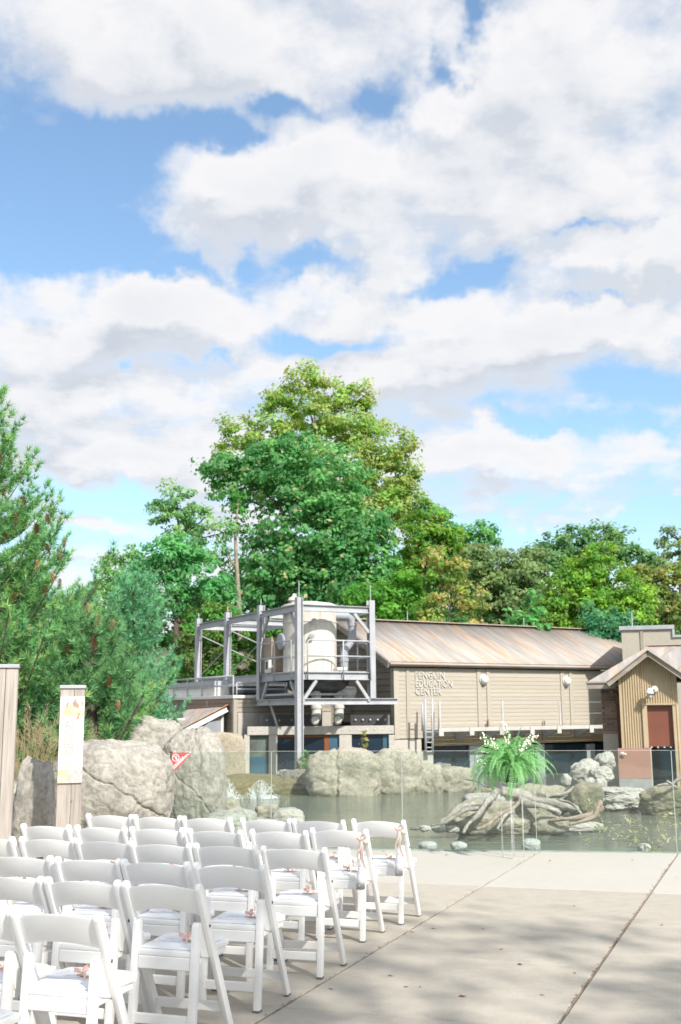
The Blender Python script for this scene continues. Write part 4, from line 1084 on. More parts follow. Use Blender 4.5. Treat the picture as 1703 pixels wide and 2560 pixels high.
m = MB(); m.span((dx0 - 0.2, 0.5, -0.1), (dx1 + 0.1, 0.54, dz_mid + 0.1)); m.build('dark_interior', M_wglass, hs)
m = MB(); m.span((dx0 + 0.105, 0.02, -0.1), (dx0 + 0.15, 0.10, dz_mid)); m.build('door_edge', M_pvcw, hs)
# lower leaf of the door swung open in front of the wall
a = hw(765, 2205, -0.45); b_ = hw(1158, 1695, -0.45)
z1_ = b_[1]; z0_ = a[1]
ol = bpy.data.objects.new('lower_door_leaf', None); C.objects.link(ol); ol.parent = hs; ol['label'] = 'pale pink lower door leaf swung open'
m = MB(); m.span((a[0], -0.47, z0_ + 0.24), (b_[0], -0.43, z1_)); m.build('panel', M_door2, ol, bevel=0.004)
m = MB(); m.span((a[0], -0.475, z0_ - 0.02), (b_[0], -0.43, z0_ + 0.236)); m.build('kick_plate', M_kick, ol)
m = MB(); m.tube([(0, 0, 0), (0, -0.06, 0), (0.1, -0.07, -0.01)], 0.02, 8); q = m.build('handle', M_white, ol, smooth=True); hx, hz = hw(800, 1765, -0.47); q.location = (hx, -0.47, hz)
m = MB(); m.lathe([(0.05, 0), (0.05, 0.015), (0.02, 0.02)], n=14); q = m.build('rose', M_white, ol); q.location = (hx, -0.471, hz); q.rotation_euler = (R(90), 0, 0)
# porch roof
def slab(pts, th, name, mat, parent):
    m = MB(); q = [Vector(p) for p in pts]; n = (q[1] - q[0]).cross(q[3] - q[0]).normalized()
    if n.z < 0: n = -n
    m.add(q + [p + n * th for p in q], [(3, 2, 1, 0), (4, 5, 6, 7), (0, 1, 5, 4), (1, 2, 6, 5), (2, 3, 7, 6), (3, 0, 4, 7)]); return m.build(name, mat, parent)
hroof = bpy.data.objects.new('roof', None); C.objects.link(hroof); hroof.parent = hs
for s_, ex, ez_ in ((-1, lx, lz), (1, rx, rz)):
    L = math.hypot(px - ex, pz - ez_)
    for k in range(3):
        y0, y1 = -OV + k * 0.75, -OV + (k + 1) * 0.75 - 0.006
        slab([(ex, y0, ez_ + 0.105), (px, y0, pz + 0.105), (px, y1, pz + 0.105), (ex, y1, ez_ + 0.105)], 0.03, 'roof_sheet', M_roof, hroof)
    m = MB(); m.beam((ex, -OV - 0.015, ez_ + 0.045), (px, -OV - 0.015, pz + 0.045), 0.035, 0.125, (0, 1, 0)); m.build('barge_board', M_fascia, hs)
    m = MB(); m.beam((ex, -OV - 0.03, ez_ + 0.13), (px, -OV - 0.03, pz + 0.13), 0.12, 0.02, (0, 1, 0)); m.build('edge_flashing', M_rust_plate, hroof)
    slab([(ex, -OV + 0.01, ez_ + 0.03), (px, -OV + 0.01, pz + 0.03), (px, 0.6, pz + 0.03), (ex, 0.6, ez_ + 0.03)], 0.02, 'soffit', M_trim, hs)
# main roof slope and brick wall behind the porch
yb_ = 0.75; ye_ = 0.15
ex0, ez0 = hw(330, 880, ye_); rx0, rz0 = hw(1150, 392, 3.2); ez0 += 0.02
xR = 7.0
nsh = 8
for k in range(nsh):
    f0, f1 = k / nsh, (k + 1) / nsh - 0.004
    A, B = Vector((ex0, ye_, ez0)), Vector((xR, ye_, ez0)); Cc, D = Vector((rx0, 3.2, rz0)), Vector((xR + 0.6, 3.2, rz0))
    q = [A.lerp(B, f0), A.lerp(B, f1), Cc.lerp(D, f1), Cc.lerp(D, f0)]
    slab(q, 0.03, 'roof_sheet', M_roof, hroof)
m = MB(); m.beam((rx0 - 0.1, 3.2, rz0 + 0.04), (xR + 0.6, 3.2, rz0 + 0.04), 0.3, 0.04, (0, 1, 0)); m.build('ridge_cap', M_rust_plate, hroof)
m = MB(); m.span((ex0 + 0.02, ye_ + 0.02, ez0 - 0.13), (lx + 0.2, ye_ + 0.05, ez0 - 0.005)); m.build('eave_fascia', M_fascia, hs)
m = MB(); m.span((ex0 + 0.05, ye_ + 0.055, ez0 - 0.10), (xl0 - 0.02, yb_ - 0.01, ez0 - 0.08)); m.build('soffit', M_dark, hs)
m = MB(); w = 14
for i in range(w):
    m = MB(); m.tube([(0, -0.02, 0), (0, 0.06, 0.005)], 0.024, 8); q = m.build('roof_corrugation_end', M_rust_plate, hroof); q.location = (ex0 + 0.06 + i * (lx - ex0) / w, ye_ + 0.0, ez0 + 0.038)
bx0, bz1 = hw(522, 935, yb_); bx1 = xl0 + 0.05; bz0 = -0.2; bz1 = ez0 - 0.11
m = MB(); m.span((bx0, yb_ + 0.02, bz0), (bx1, yb_ + 0.3, bz1)); bw = m.build('brick_wall', M_mortar, hs)
zsplit = hw(600, 1505, yb_)[1]
bl, bhh, gj = 0.200, 0.0585, 0.012
zrow = zsplit; row = 0; proto = None
while zrow + bhh < bz1:
    x = bx0 + 0.003 - (0.5 * (bl + gj) if row % 2 else 0)
    while x < bx1:
        a_, c_ = max(x, bx0 + 0.003), min(x + bl, bx1)
        if c_ - a_ > 0.03:
            if proto is None:
                pm = MB(); pm.span((0, 0, 0), (1, 0.03, bhh)); proto = pm.build('brick', M_brick, bw, bevel=0.004, seg=1); o = proto
            else: o = inst(proto, bw, name='brick')
            o.location = (a_, yb_ + random.uniform(-0.003, 0.002), zrow); o.scale = (c_ - a_, 1, 1)
        x += bl + gj
    zrow += bhh + gj; row += 1
m = MB(); m.span((bx0 + 0.002, yb_ - 0.008, bz0), (bx1, yb_ + 0.018, zsplit - 0.01)); m.build('plinth_render', M_stucco, bw)
dxp, dzp = hw(735, 1000, yb_ - 0.1)
m = MB(); m.tube([(hw(660, 900, ye_ + 0.1)[0], ye_ + 0.12, ez0 - 0.12), (hw(665, 980, ye_)[0], ye_ + 0.14, ez0 - 0.28), (dxp, yb_ - 0.07, dzp - 0.05), (dxp + 0.02, yb_ - 0.07, 0.1)], 0.05, 10); m.build('downspout', M_down, hs, smooth=True)
# lamp over the door
hx, hz = hw(1212, 940); lp = thing('door_lamp', 'white barn style wall lamp above the red brown door', 'wall lamp', HO + Matrix.Rotation(R(HA), 3, 'Z') @ Vector((hx, -0.03, hz)), HA)
m = MB(); m.lathe([(0.09, 0), (0.09, 0.03), (0.06, 0.06), (0.02, 0.07)], n=20); q = m.build('back_plate', M_white, lp, smooth=True); q.rotation_euler = (R(90), 0, 0)
m = MB(); m.tube([(0, -0.05, 0), (-0.04, -0.16, 0.02), (-0.11, -0.20, -0.02)], 0.024, 8); m.build('arm', M_white, lp, smooth=True)
m = MB(); m.lathe([(0.03, 0.09), (0.07, 0.06), (0.09, -0.02), (0.115, -0.05), (0.10, -0.055)], (-0.13, -0.21, -0.06), 20); m.build('shade', M_white, lp, smooth=True)
m = MB(); m.lathe([(0.055, -0.05), (0.06, -0.11), (0.045, -0.17), (0.01, -0.19)], (-0.13, -0.21, -0.06), 16); m.build('glass_jar', M_pvcw, lp, smooth=True)

# stucco block behind the house
BO = P(1560, 1700, 37.5); BA = -16.0; BO.z = -1.0
bb = thing('stucco_building', 'beige stucco block with grey coping rising behind the small house', 'building', BO, BA)
def bwv(x, y): return W(*ZH(x, y), BO, BA, 0.0)
zL = bwv(825, 150)[1]; xS, zS = bwv(1450, 255); zR_ = bwv(1450, 95)[1]
m = MB(); m.span((0, 0, 0), (xS - 0.02, 4, zL - 0.09)); m.build('wall', M_stucco, bb)
m = MB(); m.span((xS - 0.019, 0.002, 0), (xS + 6, 4, zS - 0.05)); m.build('wall', M_stucco, bb)
m = MB(); m.span((-0.07, -0.07, zL - 0.09), (xS + 0.05, 4.1, zL + 0.05)); m.build('coping', M_steel, bb, bevel=0.008)
m = MB(); m.span((xS - 0.018, -0.06, zS - 0.05), (xS + 0.06, -0.001, zL - 0.092)); m.build('coping', M_steel, bb)
m = MB(); m.span((xS + 0.062, -0.05, zS - 0.05), (xS + 6, 0.3, zS + 0.03)); m.build('coping', M_steel, bb)
m = MB(); m.span((xS + 0.5, 1.5, zS + 0.03), (xS + 6, 4, zL + 0.1)); m.build('white_upstand', M_white, bb)
m = MB(); m.span((0.62, -0.03, 0.5), (0.72, -0.001, zL - 0.1)); m.build('stained_pipe_chase', M_trim, bb)
t_, z_ = bwv(925, 90); m = MB(); m.tube([(t_, 0.1, zL + 0.05), (t_, 0.1, zL + 0.55)], 0.02, 6); m.build('lightning_rod', M_steel, bb)

# ================================================================== ROCKS, LEFT BANK
rock_px('boulder', 'large rounded grey boulder behind the slim wooden sign post', 104, 425, 1846, 2085, 12.9, 3, M_rock, deep=0.8, sub=7, rough=0.06, sq=2.5, cuts=[((0.5, 0.25, 0.85), -0.02, 0.06, 0.012), ((-0.2, 0.1, 1.0), 0.72, 0.03, 0.03), ((0.6, 0.3, 0.7), 0.62, 0.03, 0.02), ((-0.9, 0, 0.35), 0.55, 0.05, 0.05)])
rock_px('boulder', 'tall grey white boulder behind the glass with the red sticker', 398, 559, 1824, 2075, 14.4, 8, M_rock, deep=0.9, sub=7, rough=0.07, sq=2.8, cuts=[((0.5, 0.1, 0.8), -0.1, 0.05, 0.012), ((1.0, 0.2, 0.1), 0.1, 0.05, 0.06)])
rock_px('boulder', 'low wide rock ridge rising behind the two big boulders', 235, 470, 1790, 1960, 15.6, 12, M_rock, deep=0.6, sub=6, rough=0.10, sq=2.3, cuts=[((0.8, 0, 0.5), 0.2, 0.05, 0.03), ((0.3, 0.2, 0.9), 0.5, 0.04, 0.03)])
rock_px('boulder', 'narrow brown grey boulder between the two wooden posts', 26, 128, 1898, 2120, 11.9, 21, M_rock, deep=0.9, sub=5, rough=0.13, sq=2.7)
rock_px('boulder', 'far left grey rock low behind the wide wooden post', -90, 55, 1945, 2130, 12.6, 25, M_rock, deep=0.9, sub=5, rough=0.14)
G_sm = 'flat stones at the left pond edge'
rock_px('rock', 'rounded tan stone in the water right of the tall boulder', 528, 600, 1996, 2046, 16.0, 31, M_rockp, deep=1.0, sub=4, group=G_sm)
rock_px('rock', 'pale flat stone slab at the foot of the tall boulder', 500, 640, 2028, 2090, 14.2, 33, M_rockw, deep=1.2, sub=5, sq=3.6, rough=0.1, group=G_sm)
rock_px('rock', 'brown stone half under water behind the front row of chairs', 636, 700, 2012, 2052, 16.4, 35, M_rockp, deep=1.0, sub=4, group=G_sm)
rock_px('rock', 'buff flat topped stone in the pond beside the first glass joint', 680, 756, 2021, 2058, 16.0, 36, M_rockw, deep=1.1, sub=4, sq=3.2, group=G_sm)
rock_px('rock', 'low pale stone in the pond behind the fourth front chair', 560, 700, 2050, 2095, 14.5, 38, M_rockw, deep=1.0, sub=4, sq=3.2, group=G_sm)
# bank wall and ledges, far left
rock_px('bank_wall', 'tan faux rock bank wall left of the viewing windows', 470, 614, 1832, 1965, 33.4, 41, M_tanwall, deep=0.35, sub=5, sq=6.0, rough=0.05, cat='rock wall')
rock_px('ledge', 'algae brown ledge where the water spills at left', 505, 770, 1940, 2005, 28.6, 43, M_mossledge, deep=0.4, sub=5, sq=3.5, rough=0.10, cat='rock ledge')
rock_px('rock', 'dark stacked stone under the steel tower post', 700, 792, 1925, 1990, 28.6, 45, M_rockd, deep=0.7, sub=5, sq=3.0, rough=0.2)
rock_px('rock', 'flat grey stone lying on the dark stones by the tower post', 694, 742, 1924, 1942, 29.6, 46, M_rockw, deep=1.2, sub=4)
rock_px('rock', 'blocky dark stone beside the green sprout', 742, 800, 1892, 1955, 29.6, 47, M_rockd, deep=0.9, sub=5, sq=3.5, rough=0.2)
# main far rocks
rock_px('boulder', 'broad tan pond boulder right of the front tower post', 765, 955, 1874, 1999, 27.6, 51, M_rockp, deep=0.6, sub=6, sq=3.2, rough=0.08, grooves=[(-0.18, 0.10, 0.03)])
rock_px('boulder', 'tan pond boulder below the second glass joint', 925, 1062, 1874, 1990, 28.2, 53, M_rockp, deep=0.75, sub=6, sq=3.1, rough=0.09, grooves=[(0.5, 0.06, 0.03)])
rock_px('boulder', 'sloping tan boulder below the white ladder', 1040, 1110, 1909, 1983, 28.4, 55, M_rockp, deep=0.9, sub=5, sq=2.8, rough=0.1)
rock_px('boulder', 'low flat topped tan boulder left of the fern', 1094, 1190, 1918, 1978, 28.6, 57, M_rockp, deep=0.8, sub=5, sq=3.6, rough=0.08)
rock_px('rock', 'dark rounded stone behind the tan boulders near the ladder', 1078, 1130, 1908, 1945, 30.2, 58, M_rockd, deep=0.8, sub=4)
# island with driftwood
def ZI(x, y): return (1000 + x * 0.3189, 1900 + y * 0.319)
def isl(name, label, x0, x1, y0, y1, d, seed, mat, **kw):
    (u0, v0), (u1, v1) = ZI(x0, y0), ZI(x1, y1); return rock_px(name, label, u0, u1, v0, v1, d, seed, mat, **kw)
isl('boulder', 'main tan island boulder under the driftwood', 375, 1115, 315, 575, 18.9, 61, M_rockp, deep=0.5, sub=6, sq=2.6, rough=0.10)
isl('rock', 'smooth rounded island rock at the right of the main boulder', 1035, 1335, 440, 570, 18.7, 63, M_rockp, deep=0.8, sub=5, sq=2.6, rough=0.06)
isl('rock', 'flat pale rock shelf low on the right of the island', 1290, 1600, 488, 560, 19.2, 64, M_rockw, deep=0.6, sub=5, sq=3.0, rough=0.08)
isl('rock', 'pale flat rock behind the driftwood at left of the island', 500, 830, 266, 390, 20.5, 66, M_rockw, deep=0.8, sub=5, sq=3.2, rough=0.12)
isl('rock', 'mossy grey rock at the back left of the island', 560, 760, 222, 330, 21.5, 67, M_rockm, deep=0.8, sub=5)
isl('rock', 'large mossy boulder at the back right of the island', 1325, 1600, 185, 440, 21.4, 68, M_rockm, deep=0.8, sub=5, rough=0.12)
isl('rock', 'lumpy tan rock behind the fern stand', 900, 1330, 195, 420, 21.8, 69, M_rockp, deep=0.6, sub=5, rough=0.18)
for i, (x0, x1, y0, y1, lab) in enumerate(((150, 238, 512, 556, 'small white stone at the left tip of the island'), (255, 365, 518, 562, 'flat pinkish stone beside the left tip of the island'), (365, 470, 518, 566, 'small buff stone at the foot of the driftwood'), (80, 160, 525, 548, 'thin dark stone at the waterline left of the island'))):
    isl('stone', lab, x0, x1, y0, y1, 18.4, 71 + i, (M_rockw, M_rockw, M_rockw, M_rockd)[i], deep=1.0, sub=4, group='small stones at the island tip')
for i, (x0, x1, y0, y1, lab) in enumerate(((148, 292, 640, 705, 'flat blue grey stone in shallow water, leftmost by the glass'), (398, 525, 640, 706, 'streaked blue grey stone, second from left by the glass'), (962, 1105, 618, 712, 'large pale egg shaped stone behind the fern stand legs'), (1866, 1970, 655, 722, 'pale stone by the glass near the right edge'))):
    isl('stone', lab, x0, x1, y0, y1, 16.1, 81 + i, M_pebble, deep=1.0, sub=4, rough=0.08, group='blue grey stones by the glass')
# right bank pile
def rk(name, label, x0, x1, y0, y1, d, seed, mat, **kw):
    (u0, v0), (u1, v1) = ZH(x0, y0), ZH(x1, y1); return rock_px(name, label, u0, u1, v0, v1, d, seed, mat, **kw)
GP = 'pale rocks piled left of the pink door'
rk('rock', 'top pale rock of the pile left of the pink door', 480, 705, 1745, 1950, 25.6, 91, M_rockw, deep=0.9, sub=5, rough=0.16, tilt=-18, group=GP)
rk('rock', 'long slanting pale rock at the left of the pile', 140, 520, 1850, 2120, 25.4, 92, M_rockw, deep=0.6, sub=5, rough=0.18, tilt=-22, group=GP)
rk('rock', 'pale rock in the middle of the pile under the top rock', 400, 680, 1935, 2110, 25.2, 93, M_rockw, deep=0.8, sub=5, rough=0.18, group=GP)
rk('rock', 'small pale rock at the left end of the pile', 25, 150, 2030, 2160, 25.0, 94, M_rockw, deep=0.9, sub=4, rough=0.15, group=GP)
rk('rock', 'round pale rock low in the pile', 320, 470, 2070, 2240, 24.7, 95, M_rockw, deep=0.9, sub=4, rough=0.13, group=GP)
rk('rock', 'angular pale rock at the lower right of the pile', 450, 610, 2080, 2270, 24.6, 96, M_rockw, deep=0.9, sub=4, rough=0.16, group=GP)
rk('rock', 'broad tan rock below the pile of pale rocks', 150, 560, 2140, 2400, 22.6, 97, M_rockp, deep=0.6, sub=5, rough=0.15)
rk('rock', 'pale flat rock shelf below the pink door', 520, 1080, 2200, 2330, 23.4, 98, M_rockw, deep=0.7, sub=5, sq=3.4, rough=0.16)
rk('rock', 'grey broken rock at the waterline under the pale shelf', 560, 1060, 2290, 2470, 22.8, 99, M_rockw, deep=0.5, sub=5, sq=3.0, rough=0.25)
rk('boulder', 'large moss topped boulder at the right edge of the pond', 1060, 1800, 2185, 2540, 22.0, 101, M_rockm, deep=0.5, sub=6, sq=3.2, rough=0.13)
rk('rock', 'dark rock between the pile and the boulder', 900, 1150, 2300, 2500, 23.6, 102, M_rockd, deep=0.5, sub=4, rough=0.2)

# ---- driftwood
def limb(name, label, pts, r0, r1, mat, n=9, tw=0.18, cat='driftwood', group='driftwood on the island'):
    pts = [Vector(p) for p in pts]; q = []; rr = []
    m_ = 26
    for i in range(m_):
        f = i / (m_ - 1) * (len(pts) - 1); k = min(int(f), len(pts) - 2); g = f - k
        p0 = pts[max(k - 1, 0)]; p1 = pts[k]; p2 = pts[k + 1]; p3 = pts[min(k + 2, len(pts) - 1)]
        p = 0.5 * ((2 * p1) + (-p0 + p2) * g + (2 * p0 - 5 * p1 + 4 * p2 - p3) * g * g + (-p0 + 3 * p1 - 3 * p2 + p3) * g ** 3)
        f2 = i / (m_ - 1)
        p += Vector((noise.noise(p * 3), noise.noise(p * 3 + Vector((5, 0, 0))), noise.noise(p * 3 + Vector((0, 9, 0))))) * 0.05
        q.append(p); rr.append((r0 + (r1 - r0) * f2) * 0.47 * (1 + 0.35 * noise.noise(p * 5)))
    m = MB(); base = q[0].copy(); m.tube([p - base for p in q], rr, 12, jit=0.10, ridge=[random.choice((0.62, 0.8, 1.0, 1.2, 1.3)) for _ in range(12)]); o = m.build(name, mat, None, smooth=True, loc=base)
    return tag(o, label, cat, group)
def D(x, y, d): return P(*ZI(x, y), d)
limb('driftwood', 'thick pale driftwood root reaching down to the water at left', [D(760, 262, 18.6), D(690, 330, 18.1), D(590, 440, 17.9), D(520, 500, 17.8), D(490, 572, 17.7)], 0.13, 0.05, M_drift)
limb('driftwood', 'long grey driftwood arm lying left over the island boulder', [D(700, 340, 18.5), D(560, 355, 18.3), D(450, 392, 18.2), D(370, 455, 18.2), D(318, 492, 18.2)], 0.11, 0.09, M_drift)
limb('driftwood', 'second grey driftwood arm just below the long left arm', [D(640, 380, 18.2), D(520, 395, 18.1), D(420, 440, 18.1), D(350, 500, 18.1), D(235, 518, 18.2)], 0.07, 0.03, M_drift)
limb('driftwood', 'dark driftwood branch slanting across the front of the boulder', [D(930, 330, 18.6), D(820, 410, 18.2), D(720, 480, 18.0), D(600, 552, 17.9)], 0.09, 0.05, M_drift2)
limb('driftwood', 'short pale stub of driftwood in the middle of the boulder', [D(880, 400, 18.2), D(820, 450, 17.9), D(770, 530, 17.8)], 0.08, 0.05, M_drift)
limb('driftwood', 'thick main driftwood trunk lying right behind the fern stand', [D(800, 250, 18.9), D(960, 285, 18.9), D(1120, 320, 18.9), D(1280, 350, 18.8), D(1400, 385, 18.8)], 0.17, 0.10, M_drift)
limb('driftwood', 'lower grey driftwood trunk under the main trunk', [D(920, 310, 18.6), D(1060, 345, 18.5), D(1180, 380, 18.5), D(1270, 425, 18.5)], 0.13, 0.09, M_drift)
limb('driftwood', 'curved pale driftwood branch hooking down at the right', [D(1250, 300, 18.7), D(1330, 330, 18.6), D(1390, 375, 18.5), D(1425, 425, 18.5)], 0.06, 0.03, M_drift)
limb('driftwood', 'reddish driftwood log along the right of the island', [D(1180, 462, 18.5), D(1300, 452, 18.4), D(1420, 440, 18.4), D(1540, 415, 18.4), D(1600, 370, 18.4)], 0.05, 0.11, M_drift2)
limb('driftwood', 'reddish twisted driftwood root at the right tip of the island', [D(1590, 330, 18.5), D(1560, 380, 18.4), D(1500, 450, 18.3), D(1330, 492, 18.3)], 0.10, 0.05, M_drift2)
limb('driftwood', 'grey driftwood branch rising to the rock pile at right', [D(1150, 270, 19.6), D(1250, 265, 19.6), D(1320, 235, 19.6), D(1365, 208, 19.6)], 0.10, 0.03, M_drift)
limb('driftwood', 'thin dark stick leaning left behind the fern', [D(850, 290, 19.2), D(740, 225, 19.6), D(620, 180, 20), D(525, 150, 20.5)], 0.04, 0.02, M_drift)
limb('driftwood', 'pale driftwood log on top of the right boulder', [P(*ZH(1250, 2160), 21.6), P(*ZH(1330, 2150), 21.6), P(*ZH(1430, 2150), 21.6), P(*ZH(1553, 2085), 21.6), P(*ZH(1650, 2050), 21.6)], 0.05, 0.10, M_drift, group='driftwood on the right boulder')
limb('driftwood', 'short forked driftwood knot on the right boulder', [P(*ZH(1480, 2190), 21.4), P(*ZH(1420, 2160), 21.4), P(*ZH(1370, 2120), 21.4)], 0.07, 0.04, M_drift, group='driftwood on the right boulder')

# ---- splashing water
def splash(label, u, v, d, w, h, n):
    c = P(u, v, d); c.z = WZ
    m = MB(); r_ = random.Random(int(u))
    # low ragged foam on the water
    k_ = 26
    for j in range(4):
        x0, y0, rr = r_.gauss(0, 0.45) * w, r_.gauss(0, 0.12), r_.uniform(0.10, 0.22) * w; ring = []
        for k in range(k_): a = 2 * math.pi * k / k_; q = rr * r_.uniform(0.6, 1.25); ring.append((x0 + math.cos(a) * q * 1.5, y0 + math.sin(a) * q * 0.6, 0.004))
        m.add(ring + [(x0, y0, r_.uniform(0.03, 0.08))], [(k, (k + 1) % k_, k_) for k in range(k_)])
    # thin leaping tongues of water
    for k in range(36):
        x = r_.gauss(0, 0.40) * w; hh = h * r_.random() ** 1.7 * math.exp(-(x / (0.6 * w)) ** 2); lean = r_.gauss(0, 0.35) * hh; y = r_.gauss(0, 0.10)
        m.tube([(x, y, 0), (x + lean * 0.4, y, hh * 0.6), (x + lean, y, hh), (x + lean * 1.3, y, hh * 1.03)], [0.022, 0.017, 0.010, 0.002], 5)
    for k in range(n):
        x = r_.gauss(0, 0.42) * w; z = r_.uniform(0.0, 1.05) * h * math.exp(-(x / (0.7 * w)) ** 2); y = r_.gauss(0, 0.12); s_ = r_.uniform(0.004, 0.011)
        m.add([(x - s_, y, z), (x, y - s_, z), (x + s_, y, z), (x, y + s_, z), (x, y, z + s_ * 1.5), (x, y, z - s_)], [(0, 1, 4), (1, 2, 4), (2, 3, 4), (3, 0, 4), (1, 0, 5), (2, 1, 5), (3, 2, 5), (0, 3, 5)])
    o = m.build('water_splash', M_foam, None, loc=c); tag(o, label, 'splash', None, 'stuff')
splash('white splash at the left where water spills off the ledge', 566, 1996, 26.8, 0.36, 0.46, 700)
splash('white splash at the right where water spills off the ledge', 652, 1998, 26.8, 0.46, 0.42, 800)
# sprouts on the rocks
def leafy(name, label, base, h, w, n, col, seed, cat='plant', leaf=0.09):
    g = np.random.default_rng(seed); o = thing(name, label, cat, base)
    m = MB(); m.tube([(0, 0, -0.1), (0.02, 0, h * 0.5), (0.0, 0.0, h * 0.95)], [0.012, 0.01, 0.005], 6); m.build('stem', M_bark, o)
    cz = g.uniform(0.15, 1, n) * h; cx = g.normal(0, w * 0.4, n); cy = g.normal(0, w * 0.4, n)
    quads_from(o, np.stack([cx, cy, cz], 1), np.tile([0, -0.4, 0.8], (n, 1)), leaf, col, g, 'foliage', M_leaf)
    return o

# ================================================================== FOLIAGE
def quads_from(parent, cen, nrm, size, cols, g, name, mat, aspect=0.62, jitter=0.75, tints=None):
    n = len(cen)
    nrm = nrm / (np.linalg.norm(nrm, axis=1, keepdims=True) + 1e-9); nv = nrm + g.normal(0, jitter, (n, 3)); nv /= np.linalg.norm(nv, axis=1, keepdims=True) + 1e-9
    t = g.normal(0, 1, (n, 3)); t -= nv * (t * nv).sum(1, keepdims=True); t /= np.linalg.norm(t, axis=1, keepdims=True) + 1e-9
    b = np.cross(nv, t); s = size * g.uniform(0.45, 1.5, (n, 1))
    v = np.stack([cen - t * s * 0.5, cen + b * s * 0.5 * aspect + nv * s * 0.06, cen + t * s * 0.55, cen - b * s * 0.5 * aspect + nv * s * 0.06], 1).reshape(-1, 3)
    q = np.arange(4 * n).reshape(-1, 4)
    if tints is None:
        cols = np.asarray(cols); k = g.integers(0, len(cols), n); tints = cols[k] * g.uniform(0.75, 1.25, (n, 1))
    return np_mesh(name, v, q, mat, parent, np.repeat(np.clip(tints, 0, 1), 4, axis=0))
NLEAF = 0
GAIN = np.array([3.1, 2.6, 2.7]); LS = 0.82
def tree(name, label, d, blobs, trunk, leaf, dens, cols, seed, group='trees behind the buildings', cl=0.55, bark=None, hi=None, hi_p=0.0, sparse=1.0, base_z=None, cat='tree', limbs=7, tr=0.22):
    g = np.random.default_rng(seed); rr = random.Random(seed)
    tp = [P(u, v, d) for u, v in trunk]
    o = thing(name, label, cat, tp[0]); o['group'] = group
    O = np.array(tp[0])
    k_ = d / F
    cc, cr, bc = [], [], []
    for bl in blobs:
        u, v, r = bl[:3]; dd = d + (bl[3] if len(bl) > 3 else 0); c = P(u, v, dd); r *= dd / F
        n = max(4, int(dens * r * r / (cl * cl) * 7.5 * sparse))
        dirs = g.normal(0, 1, (n, 3)); dirs /= np.linalg.norm(dirs, axis=1, keepdims=True)
        rad = r * g.uniform(0.35, 1.0, (n, 1)) ** 0.55
        pts = np.array(c) + dirs * rad * np.array([1, 0.9, 1]); cc.append(pts); bc.append(np.tile(np.array(c), (n, 1)))
    cc = np.concatenate(cc); bc = np.concatenate(bc); n = len(cc)
    leaf = leaf * LS; per = int(7.0 * (cl / leaf) ** 2); per = max(14, min(per, 110))
    cs = cl * g.uniform(0.55, 1.25, (n, 1))
    dirs = g.normal(0, 1, (n, per, 3)); dirs /= np.linalg.norm(dirs, axis=2, keepdims=True)
    lp = cc[:, None, :] + dirs * (g.uniform(0.15, 1, (n, per, 1)) ** 0.6) * cs[:, None, :] * np.array([1.0, 1.0, 0.62])
    out = (cc - bc); out /= np.linalg.norm(out, axis=1, keepdims=True) + 1e-9
    nr = out[:, None, :] * 0.7 + dirs * 0.5 + np.array([0, 0, 0.55])
    cols = np.asarray(cols) * GAIN; ck = cols[g.integers(0, len(cols), n)] * g.uniform(0.8, 1.2, (n, 1))
    tint = ck[:, None, :] * g.uniform(0.8, 1.22, (n, per, 1))
    if hi is not None:
        msk = g.random((n, per, 1)) < hi_p * g.uniform(0.2, 1.8, (n, 1, 1)); tint = np.where(msk, np.asarray(hi) * g.uniform(0.8, 1.2, (n, per, 1)), tint)
    lp = lp.reshape(-1, 3) - O; nr = nr.reshape(-1, 3); tint = tint.reshape(-1, 3)
    quads_from(o, lp, nr, leaf, None, g, 'crown', M_leaf, tints=tint, jitter=0.36)
    # trunk and limbs
    bark = bark or M_bark
    base = tp[0].copy(); base.z = float(ground_h(np.array(base.x), np.array(base.y))) - 0.3 if base_z is None else base_z
    pts = [base - tp[0]] + [p - tp[0] for p in tp]
    if (pts[1] - pts[0]).length < 0.3: pts.pop(1)
    rad = [tr * (1 - 0.8 * i / (len(pts) - 1)) for i in range(len(pts))]
    m = MB(); m.tube(pts, rad, 10, jit=0.08); m.build('trunk', bark, o, smooth=True)
    tpn = [p - tp[0] for p in tp]
    global NLEAF; NLEAF += n * per
    idx = list(range(n)); rr.shuffle(idx)
    for i in idx[:limbs]:
        e = Vector(cc[i] - O); s = min(tpn, key=lambda p: (p - e).length + max(0, p.z - e.z) * 3)
        mid = s.lerp(e, 0.5) + Vector((0, 0, -0.12 * (e - s).length)); m = MB(); m.tube([s, mid, e], [tr * 0.3, tr * 0.18, 0.02], 7); m.build('limb', bark, o, smooth=True)
    return o
g_dark = [(0.034, 0.122, 0.042), (0.045, 0.145, 0.052), (0.062, 0.168, 0.058)]
g_mid = [(0.035, 0.125, 0.030), (0.045, 0.145, 0.034), (0.030, 0.11, 0.034)]
g_yel = [(0.075, 0.17, 0.026), (0.10, 0.20, 0.030), (0.055, 0.15, 0.030)]
g_syc = [(0.080, 0.165, 0.038), (0.100, 0.185, 0.048), (0.12, 0.175, 0.058)]
g_grey = [(0.075, 0.135, 0.055), (0.095, 0.155, 0.066), (0.060, 0.115, 0.048)]
g_pale = [(0.085, 0.185, 0.080), (0.105, 0.205, 0.085), (0.070, 0.165, 0.068)]
